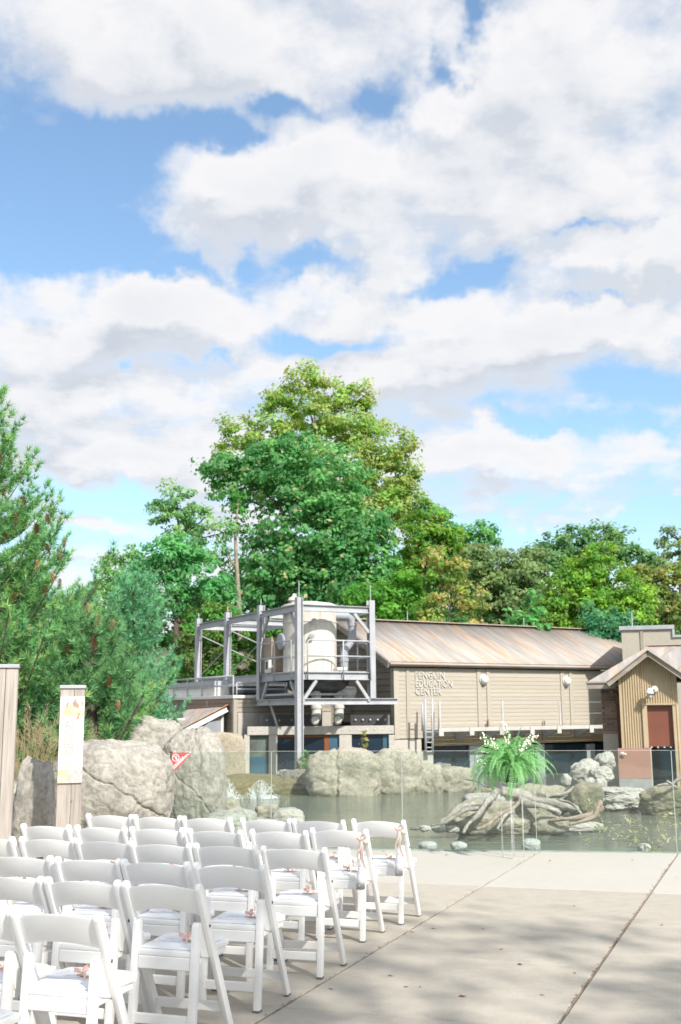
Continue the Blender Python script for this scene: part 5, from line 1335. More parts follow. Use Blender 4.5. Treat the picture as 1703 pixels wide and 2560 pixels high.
tree('sycamore_tree', 'tallest yellow green tree rising behind the steel tower', 56, [(760, 960, 55), (840, 985, 50), (700, 985, 40), (668, 1008, 35), (905, 985, 38), (780, 1040, 80), (880, 1060, 75), (690, 1080, 60), (600, 1085, 55), (950, 1110, 70), (1010, 1105, 30), (840, 1150, 110), (960, 1200, 75), (1025, 1195, 32), (1000, 1260, 60), (690, 1170, 90), (575, 1130, 35), (900, 1280, 100), (1010, 1170, 40)],
     [(800, 1500), (805, 1250), (800, 1120), (770, 1010)], 0.24, 0.85, g_syc, 101, cl=0.60, hi=(0.45, 0.40, 0.16), hi_p=0.06, bark=M_bark2, limbs=12, sparse=0.9)
tree('pod_tree', 'dense emerald tree with pale seed pods behind the white tank', 46, [(700, 1170, 95), (640, 1150, 60), (560, 1165, 40), (525, 1160, 28), (600, 1200, 55), (820, 1210, 110), (760, 1320, 130), (880, 1330, 100), (690, 1400, 85), (860, 1440, 105), (940, 1400, 60), (780, 1470, 80), (590, 1240, 35), (655, 1470, 60), (930, 1480, 50), (545, 1215, 28), (740, 1130, 60)],
     [(745, 1520), (735, 1380), (700, 1260)], 0.24, 0.95, g_dark, 102, cl=0.55, hi=(0.62, 0.54, 0.30), hi_p=0.03, limbs=10, sparse=1.0)
tree('locust_tree', 'thin pale green feathery tree left of the big tree', 44, [(425, 1240, 42), (390, 1265, 28), (470, 1270, 45), (440, 1320, 50), (510, 1310, 45), (400, 1300, 26), (520, 1370, 50), (560, 1330, 30)],
     [(455, 1560), (460, 1420), (450, 1330), (440, 1270)], 0.17, 0.55, g_pale, 103, cl=0.40, bark=M_bark, limbs=10, tr=0.16)
tree('slim_tree', 'slim dark trunked tree with sparse leaves just left of the pod tree', 44.5, [(590, 1290, 30), (610, 1340, 25), (570, 1400, 30), (600, 1260, 30)],
     [(600, 1560), (592, 1420), (588, 1330), (596, 1260)], 0.18, 0.35, g_mid, 104, cl=0.38, bark=M_bark2, limbs=6, tr=0.15)
tree('ash_tree', 'mid green tree left of the slim trunked tree', 42, [(420, 1400, 62), (500, 1440, 65), (370, 1420, 45), (460, 1380, 50), (540, 1470, 45), (330, 1460, 48), (560, 1520, 40), (430, 1480, 60)],
     [(440, 1620), (445, 1500), (450, 1400)], 0.20, 0.85, [(0.042, 0.150, 0.056), (0.055, 0.172, 0.062), (0.036, 0.130, 0.050)], 105, cl=0.46, limbs=6)
tree('sparse_tree', 'small open topped tree showing sky left of the ash tree', 43, [(310, 1385, 34), (280, 1410, 30), (340, 1400, 25), (255, 1445, 34), (300, 1455, 38), (250, 1490, 40)],
     [(290, 1580), (300, 1460), (310, 1390)], 0.17, 0.6, g_pale, 106, cl=0.38, limbs=7, tr=0.12)
tree('vine_thicket', 'tangle of dark vines and shrubs behind the tower posts', 41.5, [(480, 1570, 50), (540, 1560, 60), (600, 1590, 65), (520, 1640, 70), (600, 1670, 70), (650, 1570, 50), (660, 1650, 60), (470, 1660, 50), (560, 1720, 55), (700, 1560, 45), (470, 1720, 40)],
     [(560, 1760), (560, 1690), (570, 1620)], 0.16, 0.9, [(0.030, 0.115, 0.022), (0.045, 0.14, 0.028), (0.06, 0.115, 0.03)], 107, cl=0.40, hi=(0.22, 0.12, 0.05), hi_p=0.07, limbs=8, cat='shrub', tr=0.1)
tree('understory_tree', 'bright green low tree behind the tank and right tower post', 43, [(960, 1500, 55), (1010, 1470, 50), (920, 1540, 45), (1000, 1530, 55), (900, 1490, 35), (1050, 1540, 40)],
     [(970, 1620), (970, 1520), (985, 1470)], 0.19, 0.9, [(0.045, 0.145, 0.022), (0.06, 0.165, 0.026), (0.035, 0.12, 0.02)], 108, cl=0.42, limbs=5)
tree('maple_tree', 'yellow tinged tree between the big tree and the roof', 47, [(1060, 1300, 55), (1040, 1350, 60), (1100, 1380, 55), (1090, 1330, 45), (1020, 1410, 50), (1120, 1430, 40), (1075, 1440, 50), (1130, 1350, 30)],
     [(1060, 1600), (1062, 1450), (1060, 1340)], 0.22, 0.9, [(0.055, 0.145, 0.022), (0.075, 0.165, 0.028), (0.045, 0.12, 0.024)], 109, cl=0.46, hi=(0.46, 0.38, 0.12), hi_p=0.10, limbs=6)
tree('pale_tipped_shrub', 'shrub with orange tipped leaf sprays above the tan roof', 42, [(1090, 1400, 35), (1140, 1440, 38), (1170, 1490, 42), (1100, 1500, 30), (1070, 1540, 45), (1190, 1540, 36), (1130, 1420, 28)],
     [(1120, 1620), (1125, 1530), (1130, 1450)], 0.18, 0.75, [(0.09, 0.15, 0.035), (0.14, 0.165, 0.05), (0.05, 0.12, 0.03)], 110, cl=0.36, hi=(0.60, 0.46, 0.24), hi_p=0.15, limbs=6, cat='shrub', tr=0.08)
tree('oak_tree', 'dark green oak on the skyline right of the big tree', 60, [(1110, 1310, 45), (1060, 1300, 35), (1130, 1340, 40), (1150, 1380, 45)],
     [(1100, 1560), (1105, 1420), (1105, 1330)], 0.28, 0.9, g_dark, 111, cl=0.6, limbs=5)
tree('oak_tree', 'small headed dark oak standing up above the wood right of the maple', 58, [(1195, 1335, 32), (1215, 1320, 22), (1185, 1370, 38), (1225, 1360, 26)],
     [(1200, 1560), (1200, 1420), (1197, 1345)], 0.26, 0.85, g_dark, 112, cl=0.5, limbs=5)
tree('elm_tree', 'greyish green broad tree above the middle of the tan roof', 50, [(1180, 1410, 55), (1250, 1420, 65), (1310, 1430, 55), (1220, 1480, 65), (1290, 1490, 65), (1340, 1500, 50), (1180, 1470, 45), (1250, 1540, 60), (1330, 1400, 40), (1320, 1550, 50)],
     [(1250, 1620), (1250, 1520), (1250, 1430)], 0.24, 0.95, g_grey, 113, cl=0.5, hi=(0.24, 0.24, 0.12), hi_p=0.06, limbs=7)
tree('oak_tree', 'grey green oak on the skyline above the tan roof right half', 62, [(1390, 1370, 45), (1440, 1360, 48), (1500, 1360, 50), (1550, 1370, 48), (1470, 1400, 60), (1590, 1410, 50), (1380, 1410, 50), (1340, 1400, 35), (1620, 1430, 45)],
     [(1470, 1600), (1470, 1480), (1475, 1380)], 0.28, 0.95, [(0.052, 0.13, 0.050), (0.068, 0.145, 0.056), (0.044, 0.11, 0.043)], 114, cl=0.6, hi=(0.22, 0.22, 0.12), hi_p=0.05, limbs=7)
tree('honey_locust_tree', 'round bright yellow green tree above the tan roof', 45, [(1470, 1440, 65), (1410, 1470, 55), (1540, 1470, 65), (1450, 1520, 75), (1550, 1540, 70), (1380, 1530, 55), (1600, 1540, 45), (1500, 1400, 45), (1360, 1560, 45), (1610, 1490, 35), (1480, 1570, 60)],
     [(1490, 1640), (1490, 1540), (1485, 1450)], 0.17, 1.0, g_yel, 115, cl=0.42, hi=(0.16, 0.28, 0.05), hi_p=0.25, limbs=7)
tree('redbud_tree', 'teal green small tree low in front of the yellow green tree', 43, [(1500, 1545, 45), (1560, 1570, 40), (1520, 1590, 35), (1480, 1590, 30)],
     [(1520, 1640), (1520, 1580), (1520, 1540)], 0.18, 0.9, [(0.03, 0.11, 0.06), (0.04, 0.125, 0.065)], 116, cl=0.36, limbs=4, tr=0.1)
tree('broadleaf_sapling', 'large leaved upright sapling over the roof ridge', 42, [(1320, 1490, 18), (1325, 1530, 25), (1290, 1550, 25), (1350, 1555, 25), (1320, 1570, 30)],
     [(1322, 1640), (1322, 1560), (1320, 1490)], 0.30, 0.7, [(0.045, 0.15, 0.05), (0.06, 0.17, 0.06)], 117, cl=0.34, limbs=4, tr=0.06)
tree('bare_topped_tree', 'thin leaved grey tree at the right edge of the photo', 52, [(1690, 1350, 42), (1720, 1330, 50), (1660, 1370, 25), (1700, 1400, 40)],
     [(1705, 1560), (1700, 1440), (1698, 1350)], 0.20, 0.38, g_grey, 118, cl=0.42, limbs=10, tr=0.16)
tree('rusty_leaved_tree', 'olive and rust coloured tree at the right edge behind the stucco block', 48, [(1660, 1450, 48), (1700, 1480, 55), (1640, 1510, 45), (1690, 1540, 50), (1600, 1450, 35), (1720, 1430, 40)],
     [(1670, 1620), (1668, 1520), (1665, 1450)], 0.22, 0.9, [(0.085, 0.14, 0.040), (0.11, 0.155, 0.045), (0.07, 0.125, 0.04)], 119, cl=0.46, hi=(0.38, 0.27, 0.15), hi_p=0.08, limbs=6)
# low wood filling in behind everything
tree('wood_edge', 'continuous low wood closing the view behind the buildings', 66, [(u, 1530 + (i % 3) * 12, 80) for i, u in enumerate(range(250, 1800, 85))] + [(u, 1450, 60) for u in range(620, 1200, 90)],
     [(900, 1700), (900, 1600), (900, 1520)], 0.34, 0.9, [(0.03, 0.11, 0.034), (0.042, 0.13, 0.04)], 120, cl=0.85, limbs=0, cat='wood')['kind'] = 'stuff'
for k, (u, v, d, lab) in enumerate(((706, 1926, 29.0, ''),)): pass
leafy('sprout', 'bright green fern sprout growing between dark stones by the tower post', P(766, 1938, 28.9), 0.62, 0.22, 70, [(0.10, 0.30, 0.05), (0.14, 0.36, 0.07)], 5)
leafy('sprout', 'small green sprout low on the dark rock at the waterline', P(801, 1972, 27.4), 0.12, 0.14, 14, [(0.10, 0.32, 0.06)], 6)
leafy('sapling', 'small yellow leaved sapling on top of the tan pond boulder', P(912, 1880, 28.2), 0.50, 0.14, 22, [(0.36, 0.34, 0.09), (0.30, 0.32, 0.08)], 7, leaf=0.12)

# ---- pines at the left
def pine(name, label, x, y, z0, H, spread, seed, cols, cones=0, ndl=0.13, group='pines at the left', whorl=0.42, nb=6, tuftn=16, dens=1.0, curve=0.5, power=0.85):
    g = np.random.default_rng(seed); rr = random.Random(seed)
    o = thing(name, label, 'pine tree', (x, y, z0)); o['group'] = group
    m = MB(); m.tube([(0, 0, -0.3), (0.04, 0, H * 0.4), (-0.03, 0, H * 0.75), (0, 0, H)], [0.13, 0.10, 0.05, 0.012], 10); m.build('trunk', M_bark, o, smooth=True)
    tips = []; tdir = []; tw_ = MB(); cone_at = []
    h = H * 0.04
    while h < H - 0.15:
        f = 1 - h / H; Lmax = spread * (f ** power) + 0.22
        for k in range(nb):
            a = rr.uniform(0, 2 * math.pi); L = Lmax * rr.uniform(0.55, 1.12); pts = []
            lift = rr.uniform(0.05, 0.3) + (1 - f) * 0.5; seg = 7
            for i in range(seg + 1):
                t = i / seg; pts.append(Vector((math.cos(a) * L * t, math.sin(a) * L * t, h + L * (lift * t + curve * 0.6 * t ** 3 - 0.16 * math.sin(t * 3.1)))))
            if k < 4 or L > 1: 
                bmesh_tube = MB(); tw_.tube(pts, [0.028 * f + 0.01 - 0.003 * i for i in range(seg + 1)][:seg + 1] if f > 0.4 else [max(0.004, 0.016 - 0.0017 * i) for i in range(seg + 1)], 5)
            nt_ = int(L / 0.085 * dens)
            for j in range(nt_):
                t = 0.22 + 0.78 * (j + rr.random()) / nt_; i = min(int(t * seg), seg - 1); p = pts[i].lerp(pts[i + 1], t * seg - i)
                d = (pts[i + 1] - pts[i]).normalized(); sgn = rr.choice((-1, 1)); sd = Vector((-math.sin(a), math.cos(a), 0)) * sgn
                ln = L * 0.30 * (1.05 - t) + rr.uniform(0.08, 0.22)
                dr = (d * 0.75 + sd * rr.uniform(0.4, 1.0) + Vector((0, 0, rr.uniform(0.0, 0.7)))).normalized(); e = p + dr * ln
                q = max(1, int(ln / 0.075))
                for s in range(q): tips.append(p.lerp(e, (s + 1) / q)); tdir.append(dr)
                if rr.random() < 0.02 and t > 0.5: cone_at.append(e)
            tips.append(pts[-1]); tdir.append((pts[-1] - pts[-2]).normalized())
        h += whorl * rr.uniform(0.75, 1.2) * (0.6 + 0.5 * f)
    for s in range(10): tips.append(Vector((0, 0, H - 0.08 * s))); tdir.append(Vector((0, 0, 1)))
    ob = tw_.build('branches', M_bark, o); ob['kind'] = 'stuff'
    tips = np.array(tips); tdir = np.array(tdir); n = len(tips); k = tuftn
    dv = tdir[:, None, :] * 0.75 + g.normal(0, 0.55, (n, k, 3)) + np.array([0, 0, 0.12]); dv /= np.linalg.norm(dv, axis=2, keepdims=True)
    base = np.repeat(tips[:, None, :], k, 1); L = ndl * g.uniform(0.7, 1.15, (n, k, 1))
    sd = np.cross(dv, g.normal(0, 1, (n, k, 3))); sd /= np.linalg.norm(sd, axis=2, keepdims=True) + 1e-9
    w = 0.0066 + 0.0 * L
    v = np.stack([base - sd * w, base + sd * w, base + dv * L], 2).reshape(-1, 3)
    cols = np.asarray(cols); ct = cols[g.integers(0, len(cols), n)] * g.uniform(0.8, 1.2, (n, 1)); tint = np.repeat(ct, k * 3, axis=0) * g.uniform(0.9, 1.1, (n * k * 3, 1))
    q = np.arange(3 * n * k).reshape(-1, 3); nd = np_mesh('needles', v, q, M_needle, o, np.clip(tint, 0, 1), tris=True); nd['kind'] = 'stuff'
    return o, cone_at
cmesh = None
def pine_cone(parent, p, s=1.0):
    global cmesh
    if cmesh is None:
        m = MB()
        for i in range(44):
            t = i / 44; a = i * 2.4; r = 0.028 * math.sin(math.pi * (0.12 + 0.86 * t)) + 0.004; z = -0.16 * t
            c = Vector((math.cos(a) * r, math.sin(a) * r, z)); o_ = Vector((math.cos(a), math.sin(a), 0)); s_ = Vector((-math.sin(a), math.cos(a), 0))
            m.add([c - s_ * 0.013 - o_ * r * .7, c + s_ * 0.013 - o_ * r * .7, c + s_ * 0.010 + o_ * 0.014 + Vector((0, 0, -0.012)), c - s_ * 0.010 + o_ * 0.014 + Vector((0, 0, -0.012))], [(0, 1, 2, 3)])
        cmesh = m.build('pine_cone', M_cone, parent); cmesh.location = p; return cmesh
    return inst(cmesh, parent, p, (random.uniform(-.3, .3), random.uniform(-.3, .3), random.uniform(0, 6)), (s, s, s), 'pine_cone')
pcol = [(0.18, 0.42, 0.16), (0.23, 0.48, 0.18), (0.31, 0.50, 0.18), (0.14, 0.36, 0.15)]
PX = P(-75, 1700, 16.0)
p1, cn = pine('pine_tree', 'tall pine hung with brown cones at the left edge', PX.x, PX.y, -0.3, P(-75, 985, 16).z + 0.3, 3.0, 31, pcol, dens=1.0, nb=9, whorl=0.34, tuftn=22, power=1.2)
pr = random.Random(4); front = [c for c in cn if c.y < 0.6 and c.x > -0.3]; pr.shuffle(front)
cones_px = [(40, 1282), (118, 1285), (90, 1308), (15, 1330), (162, 1345), (116, 1358), (152, 1374), (92, 1400), (131, 1430), (150, 1446), (112, 1462), (2, 1130), (57, 1240), (222, 1508), (247, 1535), (283, 1548), (233, 1592), (168, 1610), (272, 1690), (297, 1750), (8, 1215), (40, 1480), (75, 1560)]
for (u, v) in cones_px:
    p = P(u, v, 16.0 - (1.9 if u > 200 else 1.0 if u > 80 else 0.6)) - Vector(p1.location); pine_cone(p1, p, pr.uniform(0.75, 1.0))
PX2 = P(335, 1700, 21.5); pine('pine_tree', 'blue green bushy pine behind the boulders and sign post', PX2.x, PX2.y, -0.4, P(335, 1440, 21.5).z + 0.4, 1.2, 32, [(0.19, 0.46, 0.25), (0.23, 0.51, 0.28), (0.16, 0.40, 0.22)], ndl=0.10, whorl=0.27, nb=10, tuftn=18, dens=1.4)
PX3 = P(232, 1700, 15.2); pine('pine_tree', 'young light green pine just behind the big boulder', PX3.x, PX3.y, -0.3, P(232, 1545, 15.2).z + 0.3, 0.95, 33, [(0.17, 0.36, 0.15), (0.20, 0.40, 0.16), (0.13, 0.31, 0.14)], whorl=0.28, nb=9, tuftn=22, dens=1.3)
PX4 = P(110, 1700, 17.8); pine('pine_tree', 'dark lower pine between the sign posts', PX4.x, PX4.y, -0.3, P(110, 1480, 17.8).z + 0.3, 1.8, 34, pcol, whorl=0.32, nb=9, tuftn=20, dens=1.2)
# white building glimpsed through the pines
wb_ = thing('white_shed', 'white walled shed glimpsed between the pines', 'shed', P(150, 1760, 27), 8)
m = MB(); m.span((-2.6, 0, -2.2), (1.3, 2.5, 1.0)); m.build('wall', M_white, wb_); m = MB(); m.span((-2.7, -0.1, 1.0), (1.4, 2.6, 1.12)); m.build('roof', M_steel, wb_)

# ---- ornamental grass by the wide post
def grass(name, label, base, h, w, nb_, npl, seed):
    g = np.random.default_rng(seed); o = thing(name, label, 'ornamental grass', base); o['group'] = 'ornamental grasses at the left'
    def blades(n, hh, wid, lean):
        a = g.uniform(0, 2 * math.pi, n); r0 = g.uniform(0, w * 0.35, n); L = hh * g.uniform(0.6, 1.05, n); ln = lean * g.uniform(0.2, 1, n)
        S_ = 5; rows = []
        for i in range(S_ + 1):
            t = i / S_; rad = r0 + ln * L * t ** 1.8; z = L * (t - 0.25 * ln * t ** 3)
            ww = wid * (1 - t) ** 0.7 + 0.0006
            cx, cy = np.cos(a) * rad, np.sin(a) * rad; rows.append(np.stack([np.stack([cx - np.sin(a) * ww, cy + np.cos(a) * ww, z], 1), np.stack([cx + np.sin(a) * ww, cy - np.cos(a) * ww, z], 1)], 1))
        v = np.stack(rows, 1).reshape(n, -1, 3); base_i = (np.arange(n) * (2 * (S_ + 1)))[:, None]
        q = np.concatenate([(base_i + np.array([[2 * i, 2 * i + 1, 2 * i + 3, 2 * i + 2]])) for i in range(S_)], 1).reshape(-1, 4)
        return v, q, rows
    v, q, _ = blades(nb_, h * 0.72, 0.006, 0.6); cols = np.array([(0.16, 0.42, 0.07), (0.20, 0.46, 0.09), (0.34, 0.42, 0.15)]); t = np.repeat(cols[g.integers(0, 3, nb_)] * g.uniform(.8, 1.2, (nb_, 1)), 12, axis=0)
    b1 = np_mesh('blades', v.reshape(-1, 3), q, M_leaf, o, t); b1['kind'] = 'stuff'
    v, q, rows = blades(npl, h * 1.1, 0.0028, 0.38); t = np.tile([0.46, 0.40, 0.24], (npl * 12, 1))
    b2 = np_mesh('stalks', v.reshape(-1, 3), q, M_leaf, o, t); b2['kind'] = 'stuff'
    tip = rows[-1].mean(1); pre = rows[-2].mean(1); d = (tip - pre); d /= np.linalg.norm(d, axis=1, keepdims=True); k = 26
    c = tip[:, None, :] - d[:, None, :] * g.uniform(0, 0.24, (npl, k, 1)) + g.normal(0, 0.012, (npl, k, 3))
    dirs = np.repeat(d[:, None, :], k, 1) + g.normal(0, 0.5, (npl, k, 3)); sd = np.cross(dirs, g.normal(0, 1, (npl, k, 3))); sd /= np.linalg.norm(sd, axis=2, keepdims=True); e = c + dirs * 0.06
    vv = np.stack([c - sd * 0.003, c + sd * 0.003, e], 2).reshape(-1, 3); tt = np.tile([0.55, 0.46, 0.30], (len(vv), 1)) * g.uniform(.8, 1.15, (len(vv), 1))
    b3 = np_mesh('plumes', vv, np.arange(len(vv)).reshape(-1, 3), M_leaf, o, np.clip(tt, 0, 1), tris=True); b3['kind'] = 'stuff'
gb_ = G(45, 2075, -0.1)
for i, (u, d, h, lab) in enumerate(((62, 13.3, 1.55, 'tall plumed ornamental grass right of the wide wooden post'), (115, 13.9, 1.40, 'plumed ornamental grass left of the slim sign post'), (20, 12.8, 1.25, 'bright green grass clump directly behind the wide wooden post'), (150, 14.6, 1.25, 'straw coloured grass behind the slim sign post'))):
    p = P(u, 2000, d); grass('ornamental_grass', lab, (p.x, d, -0.3), h + 0.3, 0.5, 420, 90 if i != 2 else 25, 50 + i)
import sys; sys.stderr.write("")

# ================================================================== GLASS BARRIER
us = [424, 678, 1008, 1343, 1693]
xs = []
for u in us:
    r = ray(u, 2128); lo, hi = 5.0, 25.0
    for _ in range(50):
        m_ = (lo + hi) / 2; x = r.x / r.y * m_
        if m_ < glass_y(x): lo = m_
        else: hi = m_
    xs.append(r.x / r.y * lo)
xs.append(xs[-1] + 1.52)
gang = math.degrees(math.atan2(gdir.y, gdir.x))
gO = Vector((xs[0], glass_y(xs[0]), 0))
gl = thing('glass_barrier', 'clear frameless glass balustrade along the pond edge of the plaza', 'glass barrier', gO, gang)
def gs(x): return (Vector((x, glass_y(x), 0)) - gO).length * (1 if x >= xs[0] else -1)
GH = 1.14
ss = [gs(x) for x in xs]
for i in range(len(ss) - 1):
    m = MB(); m.span((ss[i] + 0.008, -0.006, 0.012), (ss[i + 1] - 0.008, 0.006, GH)); m.build('glass_panel', M_glass, gl)
    m = MB(); m.span((ss[i] + 0.008, -0.0065, GH + 0.0005), (ss[i + 1] - 0.008, 0.0065, GH + 0.005)); m.build('polished_edge', M_acryl, gl)
for i in range(1, len(ss)):
    m = MB(); m.span((ss[i] - 0.0038, -0.007, 0.012), (ss[i] + 0.0038, 0.007, GH)); m.build('joint_seal', M_seal, gl)
m = MB(); m.span((ss[0], -0.03, -0.028), (ss[-1], 0.03, 0.0115)); m.build('base_channel', M_channel, gl)
m = MB(); m.span((ss[0] - 0.012, -0.012, 0.0), (ss[0] + 0.007, 0.012, GH)); m.build('end_trim', M_black, gl)
m = MB(); m.span((ss[0] - 0.034, -0.012, 0.0), (ss[0] - 0.0125, 0.012, GH - 0.02)); m.build('end_edge', M_seal, gl)
# sticker on the first panel
ts = (G(1, 1), 0)
def gw(u, v): return W(u, v, gO, gang, -0.012)
a, z1 = gw(427, 1882); b_, _ = gw(481, 1882); _, z0 = gw(427, 1938)
sk = thing('warning_sticker', 'coral red triangular warning sticker on the left glass panel', 'sticker', gO + Matrix.Rotation(R(gang), 3, 'Z') @ Vector((a, -0.010, z1)), gang)
wS, hS = b_ - a, z1 - z0
m = MB(); m.prism([(0, 0), (wS, 0), (0.004, -hS)], -0.002, 0.0); m.build('triangle', M_red, sk)
m = MB(); m.prism([(0, -hS * 1.02), (wS * 0.62, -hS * 0.75), (0.0, -hS * 1.35)], 0.019, 0.021); 
cx, cz, rr_ = wS * 0.24, -hS * 0.22, wS * 0.17
def ring(name, r0, r1, n=28):
    m = MB(); q = []
    for k in range(n):
        t = 2 * math.pi * k / n
        for r in (r0, r1):
            for y in (-0.0045, -0.0025): q.append((cx + r * math.cos(t), y, cz + r * math.sin(t)))
    f = []
    for k in range(n):
        o, p = 4 * k, 4 * ((k + 1) % n); f += [(o, o + 2, p + 2, p), (o + 1, p + 1, p + 3, o + 3), (o, p, p + 1, o + 1), (o + 2, o + 3, p + 3, p + 2)]
    m.add(q, f); return m.build(name, M_signw, sk)
ring('prohibition_ring', rr_ * 0.80, rr_)
m = MB(); m.beam((cx - rr_ * 0.56, -0.0036, cz + rr_ * 0.56), (cx + rr_ * 0.56, -0.0036, cz - rr_ * 0.56), 0.003, rr_ * 0.2, (0, 1, 0)); m.build('prohibition_bar', M_signw, sk)
m = MB(); m.lathe([(rr_ * 0.16, 0), (rr_ * 0.16, 0.001)], n=12); q = m.build('figure_head', M_signw, sk); q.location = (cx + rr_ * 0.2, -0.003, cz + rr_ * 0.38); q.rotation_euler = (R(90), 0, 0)
m = MB(); m.prism([(cx - rr_ * 0.05, cz + rr_ * 0.2), (cx + rr_ * 0.35, cz + rr_ * 0.12), (cx + rr_ * 0.1, cz - rr_ * 0.15), (cx + rr_ * 0.35, cz - rr_ * 0.5), (cx + rr_ * 0.15, cz - rr_ * 0.52), (cx - rr_ * 0.15, cz - rr_ * 0.2)], -0.0034, -0.0026); m.build('figure_body', M_signw, sk)
# lines of small lettering along the slanted side
dv = Vector((wS, 0, hS)).normalized()
for row, (off, s0, s1) in enumerate(((0.13, 0.22, 0.72), (0.075, 0.14, 0.86), (0.025, 0.06, 0.94))):
    nrm_ = Vector((-dv.z, 0, dv.x)); L = math.hypot(wS, hS); x = s0 * L; rr2 = random.Random(row)
    while x < s1 * L:
        w = rr2.uniform(0.012, 0.035); p = Vector((0, -0.0036, -hS)) + dv * x + nrm_ * (off * wS + 0.012)
        m = MB(); m.beam(p, p + dv * w, 0.002, 0.013 if row != 2 else 0.010, (0, 1, 0)); m.build('lettering', M_signw, sk); x += w + 0.008

# ================================================================== WOODEN POSTS AND SIGN
def post(name, label, u0, u1, vtop, d, nplank, cat, tilt=0.0):
    a, b_ = P(u0, vtop, d), P(u1, vtop, d); w = b_.x - a.x
    o = thing(name, label, cat, ((a.x + b_.x) / 2, d, 0), 14)
    H = a.z; x = -w / 2; ws = [0.56, 0.44] if nplank == 2 else [0.40, 0.33, 0.27]
    if nplank == 3: ws = [0.34, 0.42, 0.24]
    for k in ws:
        m = MB(); m.span((x + 0.002, -0.03 + 0.002 * random.random(), -0.02), (x + w * k - 0.002, 0.03, H - 0.035)); m.build('plank', M_wood, o, bevel=0.004, seg=1); x += w * k
    for sx in (-1, 1):
        m = MB(); m.span((sx * w / 2 - (0.045 if sx > 0 else 0), 0.032, -0.02), (sx * w / 2 + (0.045 if sx < 0 else 0), 0.17, H - 0.035)); m.build('side_plank', M_wood, o, bevel=0.004, seg=1)
    m = MB(); m.span((-w / 2 - 0.008, -0.045, H - 0.034), (w / 2 + 0.008, 0.18, H)); m.build('cap', M_steel, o, bevel=0.004)
    for z in (0.3, 0.75, H - 0.25):
        if z < H - 0.9 or nplank == 3:
            m = MB(); m.lathe([(0.009, 0), (0.009, 0.004), (0.003, 0.005)], n=8); q = m.build('bolt', M_rubber, o); q.location = (w * 0.1, -0.032, z); q.rotation_euler = (R(90), 0, 0)
    return o, w, H
post('wooden_post', 'wide weathered timber post with grey cap at the left edge', -78, 44, 1661, 10.0, 3, 'post')
sp_, w, H = post('sign_post', 'slim weathered timber post carrying the white penguin sign', 153, 213, 1713, 11.2, 2, 'sign post')
SPO = Vector(sp_.location)
pn = thing('info_panel', 'white printed penguin information panel on the slim timber post', 'sign', SPO + Matrix.Rotation(R(14), 3, 'Z') @ Vector((0, -0.046, 0)), 14)
def sw_(x, y): u, v = 130 + x * 0.12304, 1690 + y * 0.12304; return W(u, v, (pn.location.x, pn.location.y, 0), 14, -0.004)
zt_p = sw_(430, 420)[1]; zb_p = sw_(370, 2172)[1]; zm = sw_(380, 1905)[1]; hw_ = w / 2 - 0.004
m = MB(); m.span((-hw_, -0.004, zb_p), (hw_, 0.012, zt_p)); m.build('board', M_signw, pn)
m = MB(); m.span((-hw_, -0.0055, zb_p + 0.004), (-hw_ + 0.42 * w, -0.0045, zm)); m.build('ochre_picture', M_illo, pn)
m = MB(); m.span((-hw_ + 0.425 * w, -0.0055, zb_p + 0.004), (hw_, -0.0045, zm)); m.build('mauve_picture', M_illo2, pn)
def flat(name, pts, mat, y=-0.0055):
    m = MB(); m.prism([sw_(*p) for p in pts], y - 0.0008, y); return m.build(name, mat, pn)
flat('ochre_hill', [(205, 800), (192, 690), (260, 640), (360, 600), (460, 590), (560, 640), (640, 690), (645, 790), (560, 800), (470, 840), (380, 800), (300, 790)], M_illo)
flat('printed_bird', [(435, 610), (415, 560), (450, 500), (480, 455), (505, 470), (500, 520), (550, 580), (555, 640), (490, 640)], M_brownp, -0.0068)
flat('printed_bird', [(285, 610), (300, 560), (330, 535), (352, 550), (330, 600), (310, 650)], M_brownp, -0.0068)
flat('printed_bird', [(485, 880), (520, 830), (540, 760), (575, 735), (560, 800), (548, 870)], M_brownp, -0.0068)
flat('printed_bird', [(615, 590), (612, 540), (630, 510), (642, 550), (640, 590)], M_brownp, -0.0068)
flat('printed_bird', [(222, 600), (228, 572), (245, 565), (245, 600)], M_brownp, -0.0068)
for i, (line, y, x0, x1) in enumerate((('TO AN', 915, 262, 405), ('AFRICAN', 972, 258, 467), ('PENGUIN,', 1030, 254, 470), ('POOP IS', 1085, 251, 445), ('NOT WASTE.', 1143, 248, 527))):
    o = text_mesh('heading_line', line, 0.034, M_ink, pn, 0.0, bold=0.0006); x1m = max(v.co.x for v in o.data.vertices)
    a, z = sw_(x0, y); b_, _ = sw_(x1, y); o.location = (a, -0.0062, z); o.scale = ((b_ - a) / x1m, 1.0, 1); o['label'] = 'line reading ' + line
M_text = simple('soft_grey_print', (0.44, 0.42, 0.41), None, 9, 0.8); rr3 = random.Random(9)
for y in list(range(1205, 1610, 31)) + [1702] + list(range(1738, 1880, 24)):
    small = y > 1720; x = 248 - (y - 1205) * 0.03
    m = MB()
    xe = rr3.uniform(480, 560)
    while x < xe:
        wdt = rr3.uniform(14, 60); (a, z), (b_, _) = sw_(x, y), sw_(min(x + wdt, xe), y); m.span((a, -0.0066, z - 0.0045), (b_, -0.0045, z + (0.005 if not small else 0.002))); x += wdt + 12
    o = m.build('text_line', M_text, pn); o['kind'] = 'stuff'

